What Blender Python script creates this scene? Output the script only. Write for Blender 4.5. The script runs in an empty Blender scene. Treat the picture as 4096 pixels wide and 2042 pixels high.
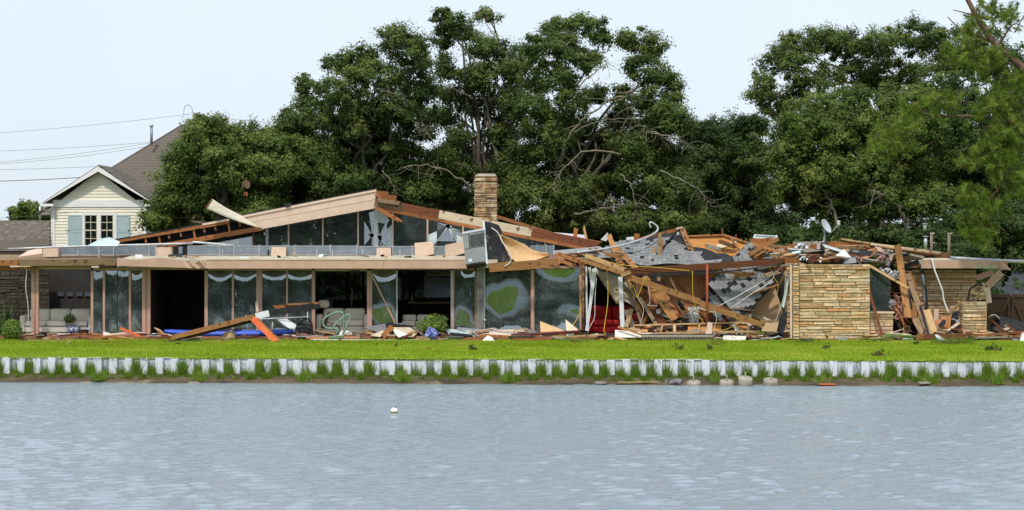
import bpy, math, random
import numpy as np
from mathutils import Vector, Matrix, Euler
R = math.radians
random.seed(7); rng = np.random.default_rng(7)
SC = bpy.context.scene
COL = SC.collection
# ------------------------------------------------------------------ camera, sky, sun, exposure
CH, CD, F = 3.44, 70.0, 8050.0           # eye height, metres to the facade, focal length in photo pixels
cam = bpy.data.cameras.new('camera'); cam_o = bpy.data.objects.new('camera', cam); COL.objects.link(cam_o)
cam.sensor_width = 36.0; cam.lens = F / 4096 * 36.0; cam.shift_y = -63 / 4096
cam.clip_start = 0.5; cam.clip_end = 3000
cam_o.location = (0, -CD, CH); cam_o.rotation_euler = (R(90), 0, 0)
SC.camera = cam_o
SUN_EL, SUN_AZ = 56.0, 14.0              # sun behind the camera's left shoulder
w = bpy.data.worlds.new('World'); SC.world = w; w.use_nodes = True
wn = w.node_tree; wn.nodes.clear()
wo = wn.nodes.new('ShaderNodeOutputWorld'); wb = wn.nodes.new('ShaderNodeBackground')
sky = wn.nodes.new('ShaderNodeTexSky'); sky.sky_type = 'NISHITA'; sky.sun_disc = False
sky.sun_elevation = R(SUN_EL); sky.sun_rotation = R(180 + SUN_AZ); sky.air_density = 1.0; sky.dust_density = 2.5; sky.ozone_density = 1.5
# thin high cloud over the whole sky: pale veil mixed with the clear sky by soft noise
tc = wn.nodes.new('ShaderNodeTexCoord'); nz = wn.nodes.new('ShaderNodeTexNoise'); nz.inputs['Scale'].default_value = 2.2; nz.inputs['Detail'].default_value = 5
rp = wn.nodes.new('ShaderNodeMapRange'); rp.inputs[1].default_value = 0.3; rp.inputs[2].default_value = 0.7; rp.inputs[3].default_value = 0.72; rp.inputs[4].default_value = 0.94
mx = wn.nodes.new('ShaderNodeMix'); mx.data_type = 'RGBA'
wn.links.new(tc.outputs['Generated'], nz.inputs['Vector']); wn.links.new(nz.outputs['Fac'], rp.inputs[0]); wn.links.new(rp.outputs[0], mx.inputs[0])
wn.links.new(sky.outputs[0], mx.inputs[6]); mx.inputs[7].default_value = (8.3, 9.3, 10.3, 1)
wn.links.new(mx.outputs[2], wb.inputs[0]); wb.inputs[1].default_value = 0.1
wn.links.new(wb.outputs[0], wo.inputs[0])
sl = bpy.data.lights.new('sun', 'SUN'); sl.energy = 2.7; sl.angle = R(4.5); sl.color = (1.0, 0.95, 0.87)
so = bpy.data.objects.new('sun', sl); COL.objects.link(so)
so.rotation_euler = (R(90 - SUN_EL), 0, R(-SUN_AZ))
SC.view_settings.view_transform = 'Standard'; SC.view_settings.look = 'None'; SC.view_settings.exposure = 0.18; SC.view_settings.gamma = 1.0
SC.cycles.max_bounces = 6; SC.cycles.diffuse_bounces = 3; SC.cycles.glossy_bounces = 4; SC.cycles.transparent_max_bounces = 16
SC.cycles.caustics_reflective = False; SC.cycles.caustics_refractive = False

# ------------------------------------------------------------------ helpers
def at(px, py, Y):
    d = Y + CD
    return Vector(((px - 2048) * d / F, Y, CH - (py - 958) * d / F))
def pxm(Y): return (Y + CD) / F           # metres per photo pixel at depth Y
def link(o, parent=None):
    COL.objects.link(o)
    if parent is not None: o.parent = parent
    return o
def tag(o, label=None, cat=None, group=None, kind=None):
    if label: o['label'] = label
    if cat: o['category'] = cat
    if group: o['group'] = group
    if kind: o['kind'] = kind
    return o
def thing(name, label, cat, loc=(0, 0, 0), group=None):
    o = bpy.data.objects.new(name, None); o.empty_display_size = .2; o.location = loc; COL.objects.link(o)
    return tag(o, label, cat, group)
def wloc(p):
    v = Vector((0, 0, 0))
    while p is not None: v += p.location; p = p.parent
    return v
def mk(name, V, Fc, mat, parent=None, smooth=False):
    """mesh object from world-space vertices; parents are unrotated so only offsets matter"""
    off = wloc(parent) if parent is not None else Vector((0, 0, 0))
    V = [Vector(v) for v in V]
    c = sum(V, Vector((0, 0, 0))) / max(1, len(V)); lo = min(v.z for v in V)
    org = Vector((c.x, c.y, lo))
    me = bpy.data.meshes.new(name); me.from_pydata([tuple(v - org) for v in V], [], Fc); me.update()
    if mat: me.materials.append(mat)
    if smooth: me.polygons.foreach_set('use_smooth', [True] * len(me.polygons))
    o = bpy.data.objects.new(name, me); o.location = org - off
    return link(o, parent)
def frame_of(p1, p2, roll=0.0, hint=Vector((0, 1, 0))):
    x = (p2 - p1).normalized()
    y = hint - x * hint.dot(x)
    if y.length < 1e-3: y = Vector((1, 0, 0)) - x * x.x
    y.normalize(); z = x.cross(y)
    if z.z < 0: y, z = -y, -z
    m = Matrix((x, y, z)).transposed()
    return m @ Matrix.Rotation(roll, 3, 'X')
def box_data(L, D, H, rag=0.0, seed=0):
    rd = random.Random(seed); n = 4 if rag else 1
    V = []; Fc = []
    # cross sections: rows along z, two ends
    for s in (-1, 1):
        for k in range(n + 1):
            z = -H / 2 + H * k / n
            e = rd.uniform(-rag, rag) if rag else 0
            for y in (-D / 2, D / 2):
                V.append((s * L / 2 + e + (rd.uniform(-rag, rag) * .4 if rag else 0), y, z))
    m = 2 * (n + 1)
    for k in range(n):
        a = 2 * k
        Fc += [(a, a + 2, a + 3, a + 1), (m + a, m + a + 1, m + a + 3, m + a + 2)]
        Fc += [(a, m + a, m + a + 2, a + 2), (a + 1, a + 3, m + a + 3, m + a + 1)]
    Fc += [(0, 1, m + 1, m), (2 * n, m + 2 * n, m + 2 * n + 1, 2 * n + 1)]
    return V, Fc
def beam(name, p1, p2, H, D, mat, parent=None, rag=0.0, roll=0.0, hint=Vector((0, 1, 0))):
    """a timber: local x runs along it"""
    p1, p2 = Vector(p1), Vector(p2)
    V, Fc = box_data((p2 - p1).length, D, H, rag, hash((round(p1.x * 100), round(p2.z * 100))))
    me = bpy.data.meshes.new(name); me.from_pydata(V, [], Fc); me.update(); me.materials.append(mat)
    o = bpy.data.objects.new(name, me)
    off = wloc(parent) if parent is not None else Vector((0, 0, 0))
    o.matrix_local = Matrix.Translation((p1 + p2) / 2 - off) @ frame_of(p1, p2, roll, hint).to_4x4()
    return link(o, parent)
def boxo(name, lo, hi, mat, parent=None):
    x0, y0, z0 = lo; x1, y1, z1 = hi
    V = [(x0, y0, z0), (x1, y0, z0), (x1, y1, z0), (x0, y1, z0), (x0, y0, z1), (x1, y0, z1), (x1, y1, z1), (x0, y1, z1)]
    return mk(name, V, [(0, 3, 2, 1), (4, 5, 6, 7), (0, 1, 5, 4), (1, 2, 6, 5), (2, 3, 7, 6), (3, 0, 4, 7)], mat, parent)
def pbox(name, px0, py0, px1, py1, Y, D, mat, parent=None):
    """box whose front face fills a photo rectangle at depth Y"""
    a = at(px0, py1, Y); b = at(px1, py0, Y)
    return boxo(name, (a.x, Y, a.z), (b.x, Y + D, b.z), mat, parent)
def slab(name, pts, th, mat, parent=None):
    """planar-ish polygon given as world points, thickened along its normal away from the camera"""
    pts = [Vector(p) for p in pts]; n = len(pts); nr = Vector((0, 0, 0))
    for i in range(n):
        a, b = pts[i], pts[(i + 1) % n]; nr += a.cross(b)
    nr.normalize()
    if nr.y > 0 or (abs(nr.y) < .05 and nr.z < 0): pts = pts[::-1]; nr = -nr
    V = pts + [p - nr * th for p in pts]
    Fc = [tuple(range(n)), tuple(range(2 * n - 1, n - 1, -1))] + [(i, n + i, n + (i + 1) % n, (i + 1) % n) for i in range(n)]
    return mk(name, V, Fc, mat, parent)
def pslab(name, pts, th, mat, parent=None):
    return slab(name, [at(*p) for p in pts], th, mat, parent)
def sheet(name, fn, nu, nv, th, mat, parent=None, smooth=True):
    """curved sheet: fn(u,v)->world point, with thickness"""
    P = [[Vector(fn(i / nu, j / nv)) for i in range(nu + 1)] for j in range(nv + 1)]
    V = []; N = []
    for j in range(nv + 1):
        for i in range(nu + 1):
            du = P[j][min(i + 1, nu)] - P[j][max(i - 1, 0)]; dv = P[min(j + 1, nv)][i] - P[max(j - 1, 0)][i]
            nn = du.cross(dv)
            N.append(nn.normalized() if nn.length > 1e-9 else Vector((0, -1, 0))); V.append(P[j][i])
    W = nu + 1; M0 = len(V); V = V + [v - n * th for v, n in zip(V, N)]
    Fc = []
    for j in range(nv):
        for i in range(nu):
            a = j * W + i; q = (a, a + 1, a + W + 1, a + W); Fc.append(q); Fc.append(tuple(M0 + k for k in q[::-1]))
    rim = [i for i in range(W)] + [j * W + nu for j in range(1, nv + 1)] + [nv * W + i for i in range(nu - 1, -1, -1)] + [j * W for j in range(nv - 1, 0, -1)]
    for k in range(len(rim)):
        a, b = rim[k], rim[(k + 1) % len(rim)]; Fc.append((b, a, M0 + a, M0 + b))
    return mk(name, V, Fc, mat, parent, smooth)
def bil(c, u, v):
    return (c[0] * (1 - u) + c[1] * u) * (1 - v) + (c[3] * (1 - u) + c[2] * u) * v
def spline(pts, n=6):
    pts = [Vector(p) for p in pts]
    if len(pts) < 3 or n <= 1: return pts
    out = []
    for i in range(len(pts) - 1):
        p0 = pts[max(i - 1, 0)]; p1 = pts[i]; p2 = pts[i + 1]; p3 = pts[min(i + 2, len(pts) - 1)]
        for k in range(n):
            t = k / n
            out.append(.5 * ((2 * p1) + (p2 - p0) * t + (2 * p0 - 5 * p1 + 4 * p2 - p3) * t * t + (3 * p1 - p0 - 3 * p2 + p3) * t ** 3))
    return out + [pts[-1]]
def tube_data(pts, r0, r1=None, sides=6, V=None, Fc=None):
    if V is None: V, Fc = [], []
    r1 = r0 if r1 is None else r1; n = len(pts); b0 = len(V)
    up = Vector((0.13, 0.31, 0.94))
    for i, p in enumerate(pts):
        t = (pts[min(i + 1, n - 1)] - pts[max(i - 1, 0)]).normalized()
        a = t.cross(up)
        if a.length < .05: a = t.cross(Vector((1, 0, 0)))
        a.normalize(); b = t.cross(a); r = r0 + (r1 - r0) * i / max(1, n - 1)
        for k in range(sides):
            g = 2 * math.pi * k / sides; V.append(p + a * (r * math.cos(g)) + b * (r * math.sin(g)))
    for i in range(n - 1):
        for k in range(sides):
            q = b0 + i * sides
            Fc.append((q + k, q + (k + 1) % sides, q + sides + (k + 1) % sides, q + sides + k))
    Fc.append(tuple(b0 + k for k in range(sides - 1, -1, -1))); Fc.append(tuple(b0 + (n - 1) * sides + k for k in range(sides)))
    return V, Fc
def tube(name, pts, r0, mat, parent=None, r1=None, n=5, sides=6):
    V, Fc = tube_data(spline(pts, n), r0, r1, sides)
    return mk(name, V, Fc, mat, parent, True)
def lathe(name, prof, c, mat, parent=None, n=16, axis=None):
    """profile [(r,z)] revolved about z at c"""
    V = []; Fc = []; m = len(prof)
    for k in range(n):
        a = 2 * math.pi * k / n
        for r, z in prof: V.append(Vector((r * math.cos(a), r * math.sin(a), z)))
    for k in range(n):
        for j in range(m - 1):
            q = k * m + j; s = ((k + 1) % n) * m + j; Fc.append((q, s, s + 1, q + 1))
    if axis is not None:
        q = Vector((0, 0, 1)).rotation_difference(Vector(axis)); V = [q @ v for v in V]
    return mk(name, [v + Vector(c) for v in V], Fc, mat, parent, True)

# ------------------------------------------------------------------ materials
def M(name, c1, c2, rough=.7, scale=5, stretch=(1, 1, 1), coord='Object', bump=.15, metal=0., rnd=.12, lo=.35, hi=.65, spec=.3, detail=6, spots=None):
    m = bpy.data.materials.new(name); m.use_nodes = True; nt = m.node_tree; b = nt.nodes['Principled BSDF']; L = nt.links.new
    if coord == 'World':
        g = nt.nodes.new('ShaderNodeNewGeometry'); src = g.outputs['Position']
    else:
        g = nt.nodes.new('ShaderNodeTexCoord'); src = g.outputs[coord]
    oi = nt.nodes.new('ShaderNodeObjectInfo')
    mp = nt.nodes.new('ShaderNodeMapping'); mp.inputs['Scale'].default_value = stretch; L(src, mp.inputs[0])
    off = nt.nodes.new('ShaderNodeVectorMath'); off.operation = 'ADD'
    cmb = nt.nodes.new('ShaderNodeMath'); cmb.operation = 'MULTIPLY'; cmb.inputs[1].default_value = 37.0 if coord != 'World' else 0.0; L(oi.outputs['Random'], cmb.inputs[0])
    L(mp.outputs[0], off.inputs[0]); L(cmb.outputs[0], off.inputs[1])
    n = nt.nodes.new('ShaderNodeTexNoise'); n.inputs['Scale'].default_value = scale; n.inputs['Detail'].default_value = detail; n.inputs['Roughness'].default_value = .65; L(off.outputs[0], n.inputs['Vector'])
    r = nt.nodes.new('ShaderNodeValToRGB'); r.color_ramp.elements[0].position = lo; r.color_ramp.elements[1].position = hi
    r.color_ramp.elements[0].color = (*c1, 1); r.color_ramp.elements[1].color = (*c2, 1); L(n.outputs['Fac'], r.inputs[0])
    hs = nt.nodes.new('ShaderNodeHueSaturation')
    mr = nt.nodes.new('ShaderNodeMapRange'); mr.inputs[3].default_value = 1 - rnd; mr.inputs[4].default_value = 1 + rnd; L(oi.outputs['Random'], mr.inputs[0]); L(mr.outputs[0], hs.inputs['Value'])
    L(r.outputs[0], hs.inputs['Color']); colr = hs.outputs[0]
    if spots:                                   # stains and dirt with a shape of their own: (colour, scale, threshold, amount)
        sc_, ss, th, am = spots
        n2 = nt.nodes.new('ShaderNodeTexNoise'); n2.inputs['Scale'].default_value = ss; n2.inputs['Detail'].default_value = 8; L(src, n2.inputs['Vector'])
        m2 = nt.nodes.new('ShaderNodeMapRange'); m2.inputs[1].default_value = th; m2.inputs[2].default_value = th + .08; m2.inputs[4].default_value = am; L(n2.outputs['Fac'], m2.inputs[0])
        mm = nt.nodes.new('ShaderNodeMix'); mm.data_type = 'RGBA'; L(m2.outputs[0], mm.inputs[0]); L(colr, mm.inputs[6]); mm.inputs[7].default_value = (*sc_, 1); colr = mm.outputs[2]
    L(colr, b.inputs['Base Color']); b.inputs['Roughness'].default_value = rough; b.inputs['Metallic'].default_value = metal; b.inputs['Specular IOR Level'].default_value = spec
    if bump:
        bp = nt.nodes.new('ShaderNodeBump'); bp.inputs['Strength'].default_value = bump; bp.inputs['Distance'].default_value = .02; L(n.outputs['Fac'], bp.inputs['Height']); L(bp.outputs[0], b.inputs['Normal'])
    return m
def wood(name, c1, c2, rnd=.28, spots=((.06, .038, .025), 6, .60, .75)):
    return M(name, c1, c2, .8, 2.2, (1.1, 16, 16), bump=.3, rnd=rnd, lo=.3, hi=.7, spots=spots, spec=.15)
W_OR = wood('orange_timber', (.20, .072, .025), (.38, .158, .060))
W_PINE = wood('pine_timber', (.34, .195, .088), (.54, .36, .185))
W_FIR = wood('fir_timber', (.24, .105, .040), (.43, .215, .088))
W_DK = wood('red_brown_timber', (.095, .032, .016), (.19, .070, .034))
W_OLD = wood('weathered_timber', (.13, .085, .05), (.34, .23, .13), spots=((.03, .025, .02), 5, .6, .9))
W_GREY = wood('grey_timber', (.22, .19, .15), (.42, .37, .29))
W_CHAR = wood('dark_timber', (.022, .014, .01), (.09, .05, .03))
W_CREAM = M('cream_paint_timber', (.50, .40, .26), (.66, .56, .40), .7, 3, (1, 10, 10), spots=((.10, .06, .035), 4, .60, .85))
W_WHITE = M('white_paint_timber', (.62, .58, .52), (.78, .75, .69), .6, 4, (1, 8, 8), spots=((.22, .17, .12), 6, .64, .7))
PINK = M('pink_paint', (.47, .295, .222), (.55, .355, .27), .45, 2.5, (1, 1, 1), bump=.05, rnd=.05, spots=((.26, .14, .085), 7, .70, .55))
PINK2 = M('pink_paint_post', (.42, .25, .19), (.52, .32, .245), .5, 2, (6, 6, .6), bump=.06, rnd=.06, spots=((.14, .08, .05), 11, .68, .6))
PINKB = M('pale_pink_board', (.60, .44, .33), (.70, .53, .41), .55, 3, rnd=.08, spots=((.2, .12, .08), 9, .68, .6))
CREAMB = M('cream_board', (.52, .43, .30), (.66, .56, .41), .7, 3, rnd=.1, spots=((.2, .14, .09), 5, .64, .6))
PLY = M('plywood', (.46, .27, .12), (.66, .45, .24), .75, 3, (2, 9, 9), bump=.1, spots=((.13, .06, .03), 14, .68, .9))
PLYO = M('orange_plywood', (.36, .14, .052), (.50, .225, .095), .7, 2, (3, 3, 1), rnd=.1, spots=((.2, .08, .04), 6, .65, .5))
ORNG = M('orange_panel', (.42, .17, .035), (.55, .25, .06), .5, 1.4, (1, 1, 5), rnd=.05)
TANB = M('tan_board', (.36, .235, .125), (.47, .32, .18), .7, 2, rnd=.08)
TAR = M('black_felt', (.006, .0065, .008), (.026, .027, .030), .7, 6, bump=.4, rnd=.2, spots=((.42, .30, .16), 3.4, .60, .9))
TARP = M('black_tar_paper', (.006, .007, .008), (.028, .029, .032), .75, 7, bump=.5, rnd=.3)
DUCT = M('galvanised_duct', (.17, .205, .24), (.24, .28, .315), .45, 3, (1, 1, 1), bump=.06, metal=.25, rnd=.06, spots=((.62, .60, .55), 9, .66, .5))
ALU = M('aluminium', (.36, .38, .40), (.52, .54, .56), .4, 5, bump=.1, metal=.4, rnd=.1, spots=((.25, .2, .16), 10, .66, .6))
METW = M('white_metal', (.60, .62, .66), (.74, .76, .79), .4, 4, bump=.05, rnd=.05, spots=((.25, .2, .15), 8, .68, .6))
ACG = M('grey_appliance_paint', (.25, .255, .27), (.33, .335, .35), .45, 2, bump=.04, rnd=.03, spots=((.14, .13, .12), 6, .68, .6))
ACD = M('dark_grille', (.03, .032, .035), (.09, .09, .095), .6, 9, bump=.1)
RUST = M('rusty_red_steel', (.24, .045, .02), (.42, .10, .04), .7, 9, (1, 1, 3), rnd=.1, spots=((.05, .03, .02), 9, .58, .8))
RUSTP = M('rusty_pipe', (.12, .06, .035), (.42, .22, .12), .8, 14, bump=.4, lo=.42, hi=.58)
ORED = M('orange_red_paint', (.60, .105, .03), (.70, .16, .05), .5, 3, rnd=.05, spots=((.3, .08, .03), 7, .68, .6))
MAROON = M('maroon_pipe', (.10, .022, .018), (.17, .045, .036), .5, 4)
FOIL = M('white_foil', (.55, .56, .58), (.85, .86, .88), .35, 9, bump=.8, metal=.2)
INSUL = M('pink_insulation', (.42, .21, .17), (.60, .36, .30), .95, 8, bump=.8)
WHITEP = M('white_plastic', (.70, .70, .69), (.80, .80, .79), .4, 3, bump=.03, rnd=.04)
PALEG = M('pale_glass_sheet', (.40, .52, .54), (.62, .72, .73), .2, 4, bump=.2, rnd=.1, spots=((.8, .82, .82), 8, .6, .8))
LAV = M('lavender_board', (.50, .46, .52), (.60, .56, .62), .6, 2)
GREYB = M('grey_board', (.30, .30, .31), (.44, .44, .45), .7, 4)
BLACK = M('black_plastic', (.008, .008, .009), (.022, .022, .024), .5, 5)
WIREG = M('power_line_grey', (.09, .10, .10), (.13, .14, .14), .6, 5, bump=0)
CABLE = M('black_cable', (.012, .012, .013), (.02, .02, .021), .5, 5, bump=0)
YEL = M('yellow_cable', (.55, .36, .02), (.65, .44, .04), .5, 5, bump=0)
WCAB = M('white_cable', (.60, .58, .54), (.70, .68, .64), .5, 5, bump=0)
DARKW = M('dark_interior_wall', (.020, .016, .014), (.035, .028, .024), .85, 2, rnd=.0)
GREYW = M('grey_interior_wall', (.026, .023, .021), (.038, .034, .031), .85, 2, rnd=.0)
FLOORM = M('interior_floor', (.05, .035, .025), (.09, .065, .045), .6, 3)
SOFA = M('cream_leather', (.76, .70, .58), (.82, .76, .65), .5, 3, bump=.05, rnd=.03)
REDS = M('red_upholstery', (.34, .006, .008), (.46, .014, .014), .6, 4, bump=.1, rnd=.03)
BLUEK = M('blue_kayak_plastic', (.035, .085, .52), (.05, .12, .62), .35, 2, bump=.03, rnd=.03, spots=((.2, .22, .35), 9, .70, .5))
GREENT = M('pale_green_rail', (.17, .27, .215), (.24, .35, .285), .5, 6, bump=.05, spots=((.35, .38, .33), 14, .66, .6))
CONC = M('concrete', (.24, .21, .165), (.38, .34, .275), .9, 5, bump=.3, rnd=.06, coord='World')
MORT = M('mortar', (.14, .105, .06), (.26, .20, .12), .95, 12, bump=.5, coord='World')
BRICKM = M('brown_brick', (.065, .045, .038), (.13, .092, .078), .9, 7, bump=.3, rnd=.25)
def ramp_random(name, cols, rough=.85, scale=8, stretch=(1, 1, 1), bump=.4, amt=.35):
    """each object takes one colour of the ramp by its own random number; world noise mottles it"""
    m = bpy.data.materials.new(name); m.use_nodes = True; nt = m.node_tree; b = nt.nodes['Principled BSDF']; L = nt.links.new
    oi = nt.nodes.new('ShaderNodeObjectInfo'); r = nt.nodes.new('ShaderNodeValToRGB'); L(oi.outputs['Random'], r.inputs[0])
    e = r.color_ramp.elements
    while len(e) < len(cols): e.new(.5)
    for i, c in enumerate(cols): e[i].position = i / (len(cols) - 1); e[i].color = (*c, 1)
    g = nt.nodes.new('ShaderNodeNewGeometry'); mp = nt.nodes.new('ShaderNodeMapping'); mp.inputs['Scale'].default_value = stretch; L(g.outputs['Position'], mp.inputs[0])
    n = nt.nodes.new('ShaderNodeTexNoise'); n.inputs['Scale'].default_value = scale; n.inputs['Detail'].default_value = 7; L(mp.outputs[0], n.inputs[0])
    mr = nt.nodes.new('ShaderNodeMapRange'); mr.inputs[1].default_value = .3; mr.inputs[2].default_value = .7; mr.inputs[3].default_value = 1 - amt; mr.inputs[4].default_value = 1 + amt; L(n.outputs['Fac'], mr.inputs[0])
    hs = nt.nodes.new('ShaderNodeHueSaturation'); L(r.outputs[0], hs.inputs['Color']); L(mr.outputs[0], hs.inputs['Value']); L(hs.outputs[0], b.inputs['Base Color'])
    bp = nt.nodes.new('ShaderNodeBump'); bp.inputs['Strength'].default_value = bump; bp.inputs['Distance'].default_value = .02; L(n.outputs['Fac'], bp.inputs['Height']); L(bp.outputs[0], b.inputs['Normal'])
    b.inputs['Roughness'].default_value = rough; b.inputs['Specular IOR Level'].default_value = .2
    return m
STONE = ramp_random('sandstone', [(.58, .41, .22), (.64, .47, .28), (.45, .285, .13), (.70, .545, .36), (.52, .26, .10), (.46, .37, .265), (.60, .365, .16), (.72, .57, .385), (.38, .255, .135), (.66, .51, .33), (.56, .335, .15)], amt=.22)
STONED = ramp_random('sooty_sandstone', [(.42, .31, .17), (.50, .39, .24), (.30, .20, .11), (.46, .28, .13), (.22, .14, .09), (.52, .43, .29)], amt=.55, scale=4)
SHG = ramp_random('grey_shingle', [(.17, .175, .175), (.21, .215, .215), (.15, .155, .16), (.25, .255, .25), (.19, .195, .19)], scale=25, amt=.25)
SHB = ramp_random('brown_shingle', [(.105, .088, .072), (.15, .128, .105), (.12, .10, .082), (.20, .178, .148), (.11, .092, .078), (.165, .145, .12)], scale=25, amt=.25)
SHD = ramp_random('slate_shingle', [(.045, .052, .062), (.06, .068, .078), (.05, .056, .066)], scale=20, amt=.2)
def lawn_mat():
    m = M('lawn_grass', (.16, .26, .012), (.24, .34, .022), .9, 1.1, coord='World', bump=.5, rnd=0, lo=.3, hi=.7, spec=.1)
    return m
LAWN = lawn_mat()
def bladed(name, cols, trans=.3, rough=.5):
    m = bpy.data.materials.new(name); m.use_nodes = True; nt = m.node_tree; b = nt.nodes['Principled BSDF']; L = nt.links.new
    a = nt.nodes.new('ShaderNodeAttribute'); a.attribute_name = 'tint'
    r = nt.nodes.new('ShaderNodeValToRGB'); e = r.color_ramp.elements
    while len(e) < len(cols): e.new(.5)
    for i, c in enumerate(cols): e[i].position = i / (len(cols) - 1); e[i].color = (*c, 1)
    L(a.outputs['Fac'], r.inputs[0]); L(r.outputs[0], b.inputs['Base Color']); b.inputs['Roughness'].default_value = rough; b.inputs['Specular IOR Level'].default_value = .15
    t = nt.nodes.new('ShaderNodeBsdfTranslucent'); L(r.outputs[0], t.inputs[0])
    mx = nt.nodes.new('ShaderNodeMixShader'); mx.inputs[0].default_value = trans; L(b.outputs[0], mx.inputs[1]); L(t.outputs[0], mx.inputs[2])
    L(mx.outputs[0], nt.nodes['Material Output'].inputs[0])
    return m
GRASSB = bladed('grass_blades', [(.14, .22, .010), (.21, .31, .014), (.31, .41, .028), (.46, .46, .09)], .4, .7)
WEEDB = bladed('weed_blades', [(.06, .13, .012), (.12, .22, .020), (.20, .31, .035), (.30, .36, .07)], .35, .7)
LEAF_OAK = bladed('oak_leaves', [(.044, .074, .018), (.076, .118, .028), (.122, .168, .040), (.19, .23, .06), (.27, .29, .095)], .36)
LEAF_OAK2 = bladed('pale_oak_leaves', [(.052, .084, .017), (.09, .138, .028), (.145, .195, .042), (.23, .265, .066), (.30, .32, .10)], .36)  # paler leaf greens worn by some of the trees
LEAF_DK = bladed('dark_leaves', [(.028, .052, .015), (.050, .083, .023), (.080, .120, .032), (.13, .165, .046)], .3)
LEAF_SH = bladed('shrub_leaves', [(.06, .12, .02), (.11, .19, .03), (.19, .28, .05), (.30, .36, .09)], .3)
NEEDLE = bladed('pine_needles', [(.075, .125, .016), (.12, .185, .024), (.19, .265, .038), (.30, .34, .06)], .3)
BARK = M('oak_bark', (.050, .042, .032), (.15, .13, .095), .9, 6, (1, 1, .5), bump=.6, coord='World', rnd=0)
BARKL = M('pale_oak_bark', (.12, .105, .07), (.25, .22, .15), .9, 7, bump=.5, coord='World', rnd=0)
BARKP = M('pine_bark', (.085, .050, .032), (.20, .125, .08), .9, 8, bump=.6, coord='World', rnd=0)
def np_mesh(name, V, quads, mat, parent=None, tint=None, tris=False):
    """fast mesh from numpy arrays of quads (N,4) or triangles (N,3)"""
    k = 3 if tris else 4; n = len(quads)
    off = wloc(parent) if parent is not None else Vector((0, 0, 0))
    lo = V.min(0); hi = V.max(0); org = np.array([(lo[0] + hi[0]) / 2, (lo[1] + hi[1]) / 2, lo[2]])
    me = bpy.data.meshes.new(name); me.vertices.add(len(V)); me.vertices.foreach_set('co', (V - org).astype(np.float32).ravel())
    me.loops.add(n * k); me.loops.foreach_set('vertex_index', quads.astype(np.int32).ravel())
    me.polygons.add(n); me.polygons.foreach_set('loop_start', np.arange(0, n * k, k, dtype=np.int32)); me.polygons.foreach_set('loop_total', np.full(n, k, dtype=np.int32))
    me.update(calc_edges=True); me.materials.append(mat)
    if tint is not None:
        a = me.attributes.new('tint', 'FLOAT', 'FACE'); a.data.foreach_set('value', tint.astype(np.float32))
    o = bpy.data.objects.new(name, me); o.location = Vector(org.tolist()) - off
    return link(o, parent)
def unit(a): return a / np.maximum(np.linalg.norm(a, axis=1, keepdims=True), 1e-9)
def leaves(name, C, N, S, T, mat, parent=None, aspect=.55):
    n = len(C); N = unit(N); u = unit(np.cross(N, rng.normal(size=(n, 3)))); v = np.cross(N, u)
    s = S[:, None]; bend = N * s * .25
    V = np.empty((n, 3, 3)); V[:, 0] = C - u * s * 1.1 + bend; V[:, 1] = C + u * s * .75 + v * s * aspect * 1.25; V[:, 2] = C + u * s * .75 - v * s * aspect * 1.25
    return np_mesh(name, V.reshape(-1, 3), np.arange(n * 3).reshape(n, 3), mat, parent, T, tris=True)
def blades(name, B, D, Wd, T, mat, parent=None):
    """triangular blades: base points B, tip offsets D, half-width Wd"""
    n = len(B); side = unit(np.cross(D, np.tile([[0., 1., 0.15]], (n, 1)) + rng.normal(0, .4, (n, 3)))) * Wd[:, None]
    V = np.empty((n, 3, 3)); V[:, 0] = B - side; V[:, 1] = B + side; V[:, 2] = B + D
    return np_mesh(name, V.reshape(-1, 3), np.arange(n * 3).reshape(n, 3), mat, parent, T, tris=True)

# ------------------------------------------------------------------ setting: land, lake, bank
ZW = -0.65
def yb(x): return -12.5 - 0.058 * x                 # the line of the seawall
big = 900
g = mk('ground', [(-big, -9, 0), (-60, yb(-60) + .12, 0), (60, yb(60) + .12, 0), (big, -16, 0), (big, big, 0), (-big, big, 0)], [(0, 1, 2, 3, 4, 5)], LAWN)
LITTER = M('leaf_litter', (.045, .034, .02), (.11, .085, .045), .95, 3, coord='World', bump=.5, rnd=0)
tag(mk('leaf_litter_ground', [(-60, 11.4, .004), (60, 11.4, .004), (60, 60, .004), (-60, 60, .004)], [(0, 1, 2, 3)], LITTER), 'brown leaf litter on the ground under the oaks', 'ground', kind='structure')
tag(g, 'mown bright green lawn and yard between seawall and trees', 'lawn', kind='structure')
g2 = mk('far_bank', [(-big, -96, -.3), (-big, -big, 1.5), (big, -big, 1.5), (big, -96, -.3), (-big, -92, -1.0), (big, -92, -1.0)], [(0, 1, 2, 3)[::-1], (4, 0, 3, 5)[::-1]], LITTER)
tag(g2, 'leaf strewn opposite shore of the lake behind the viewer', 'shore', kind='structure')
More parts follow.
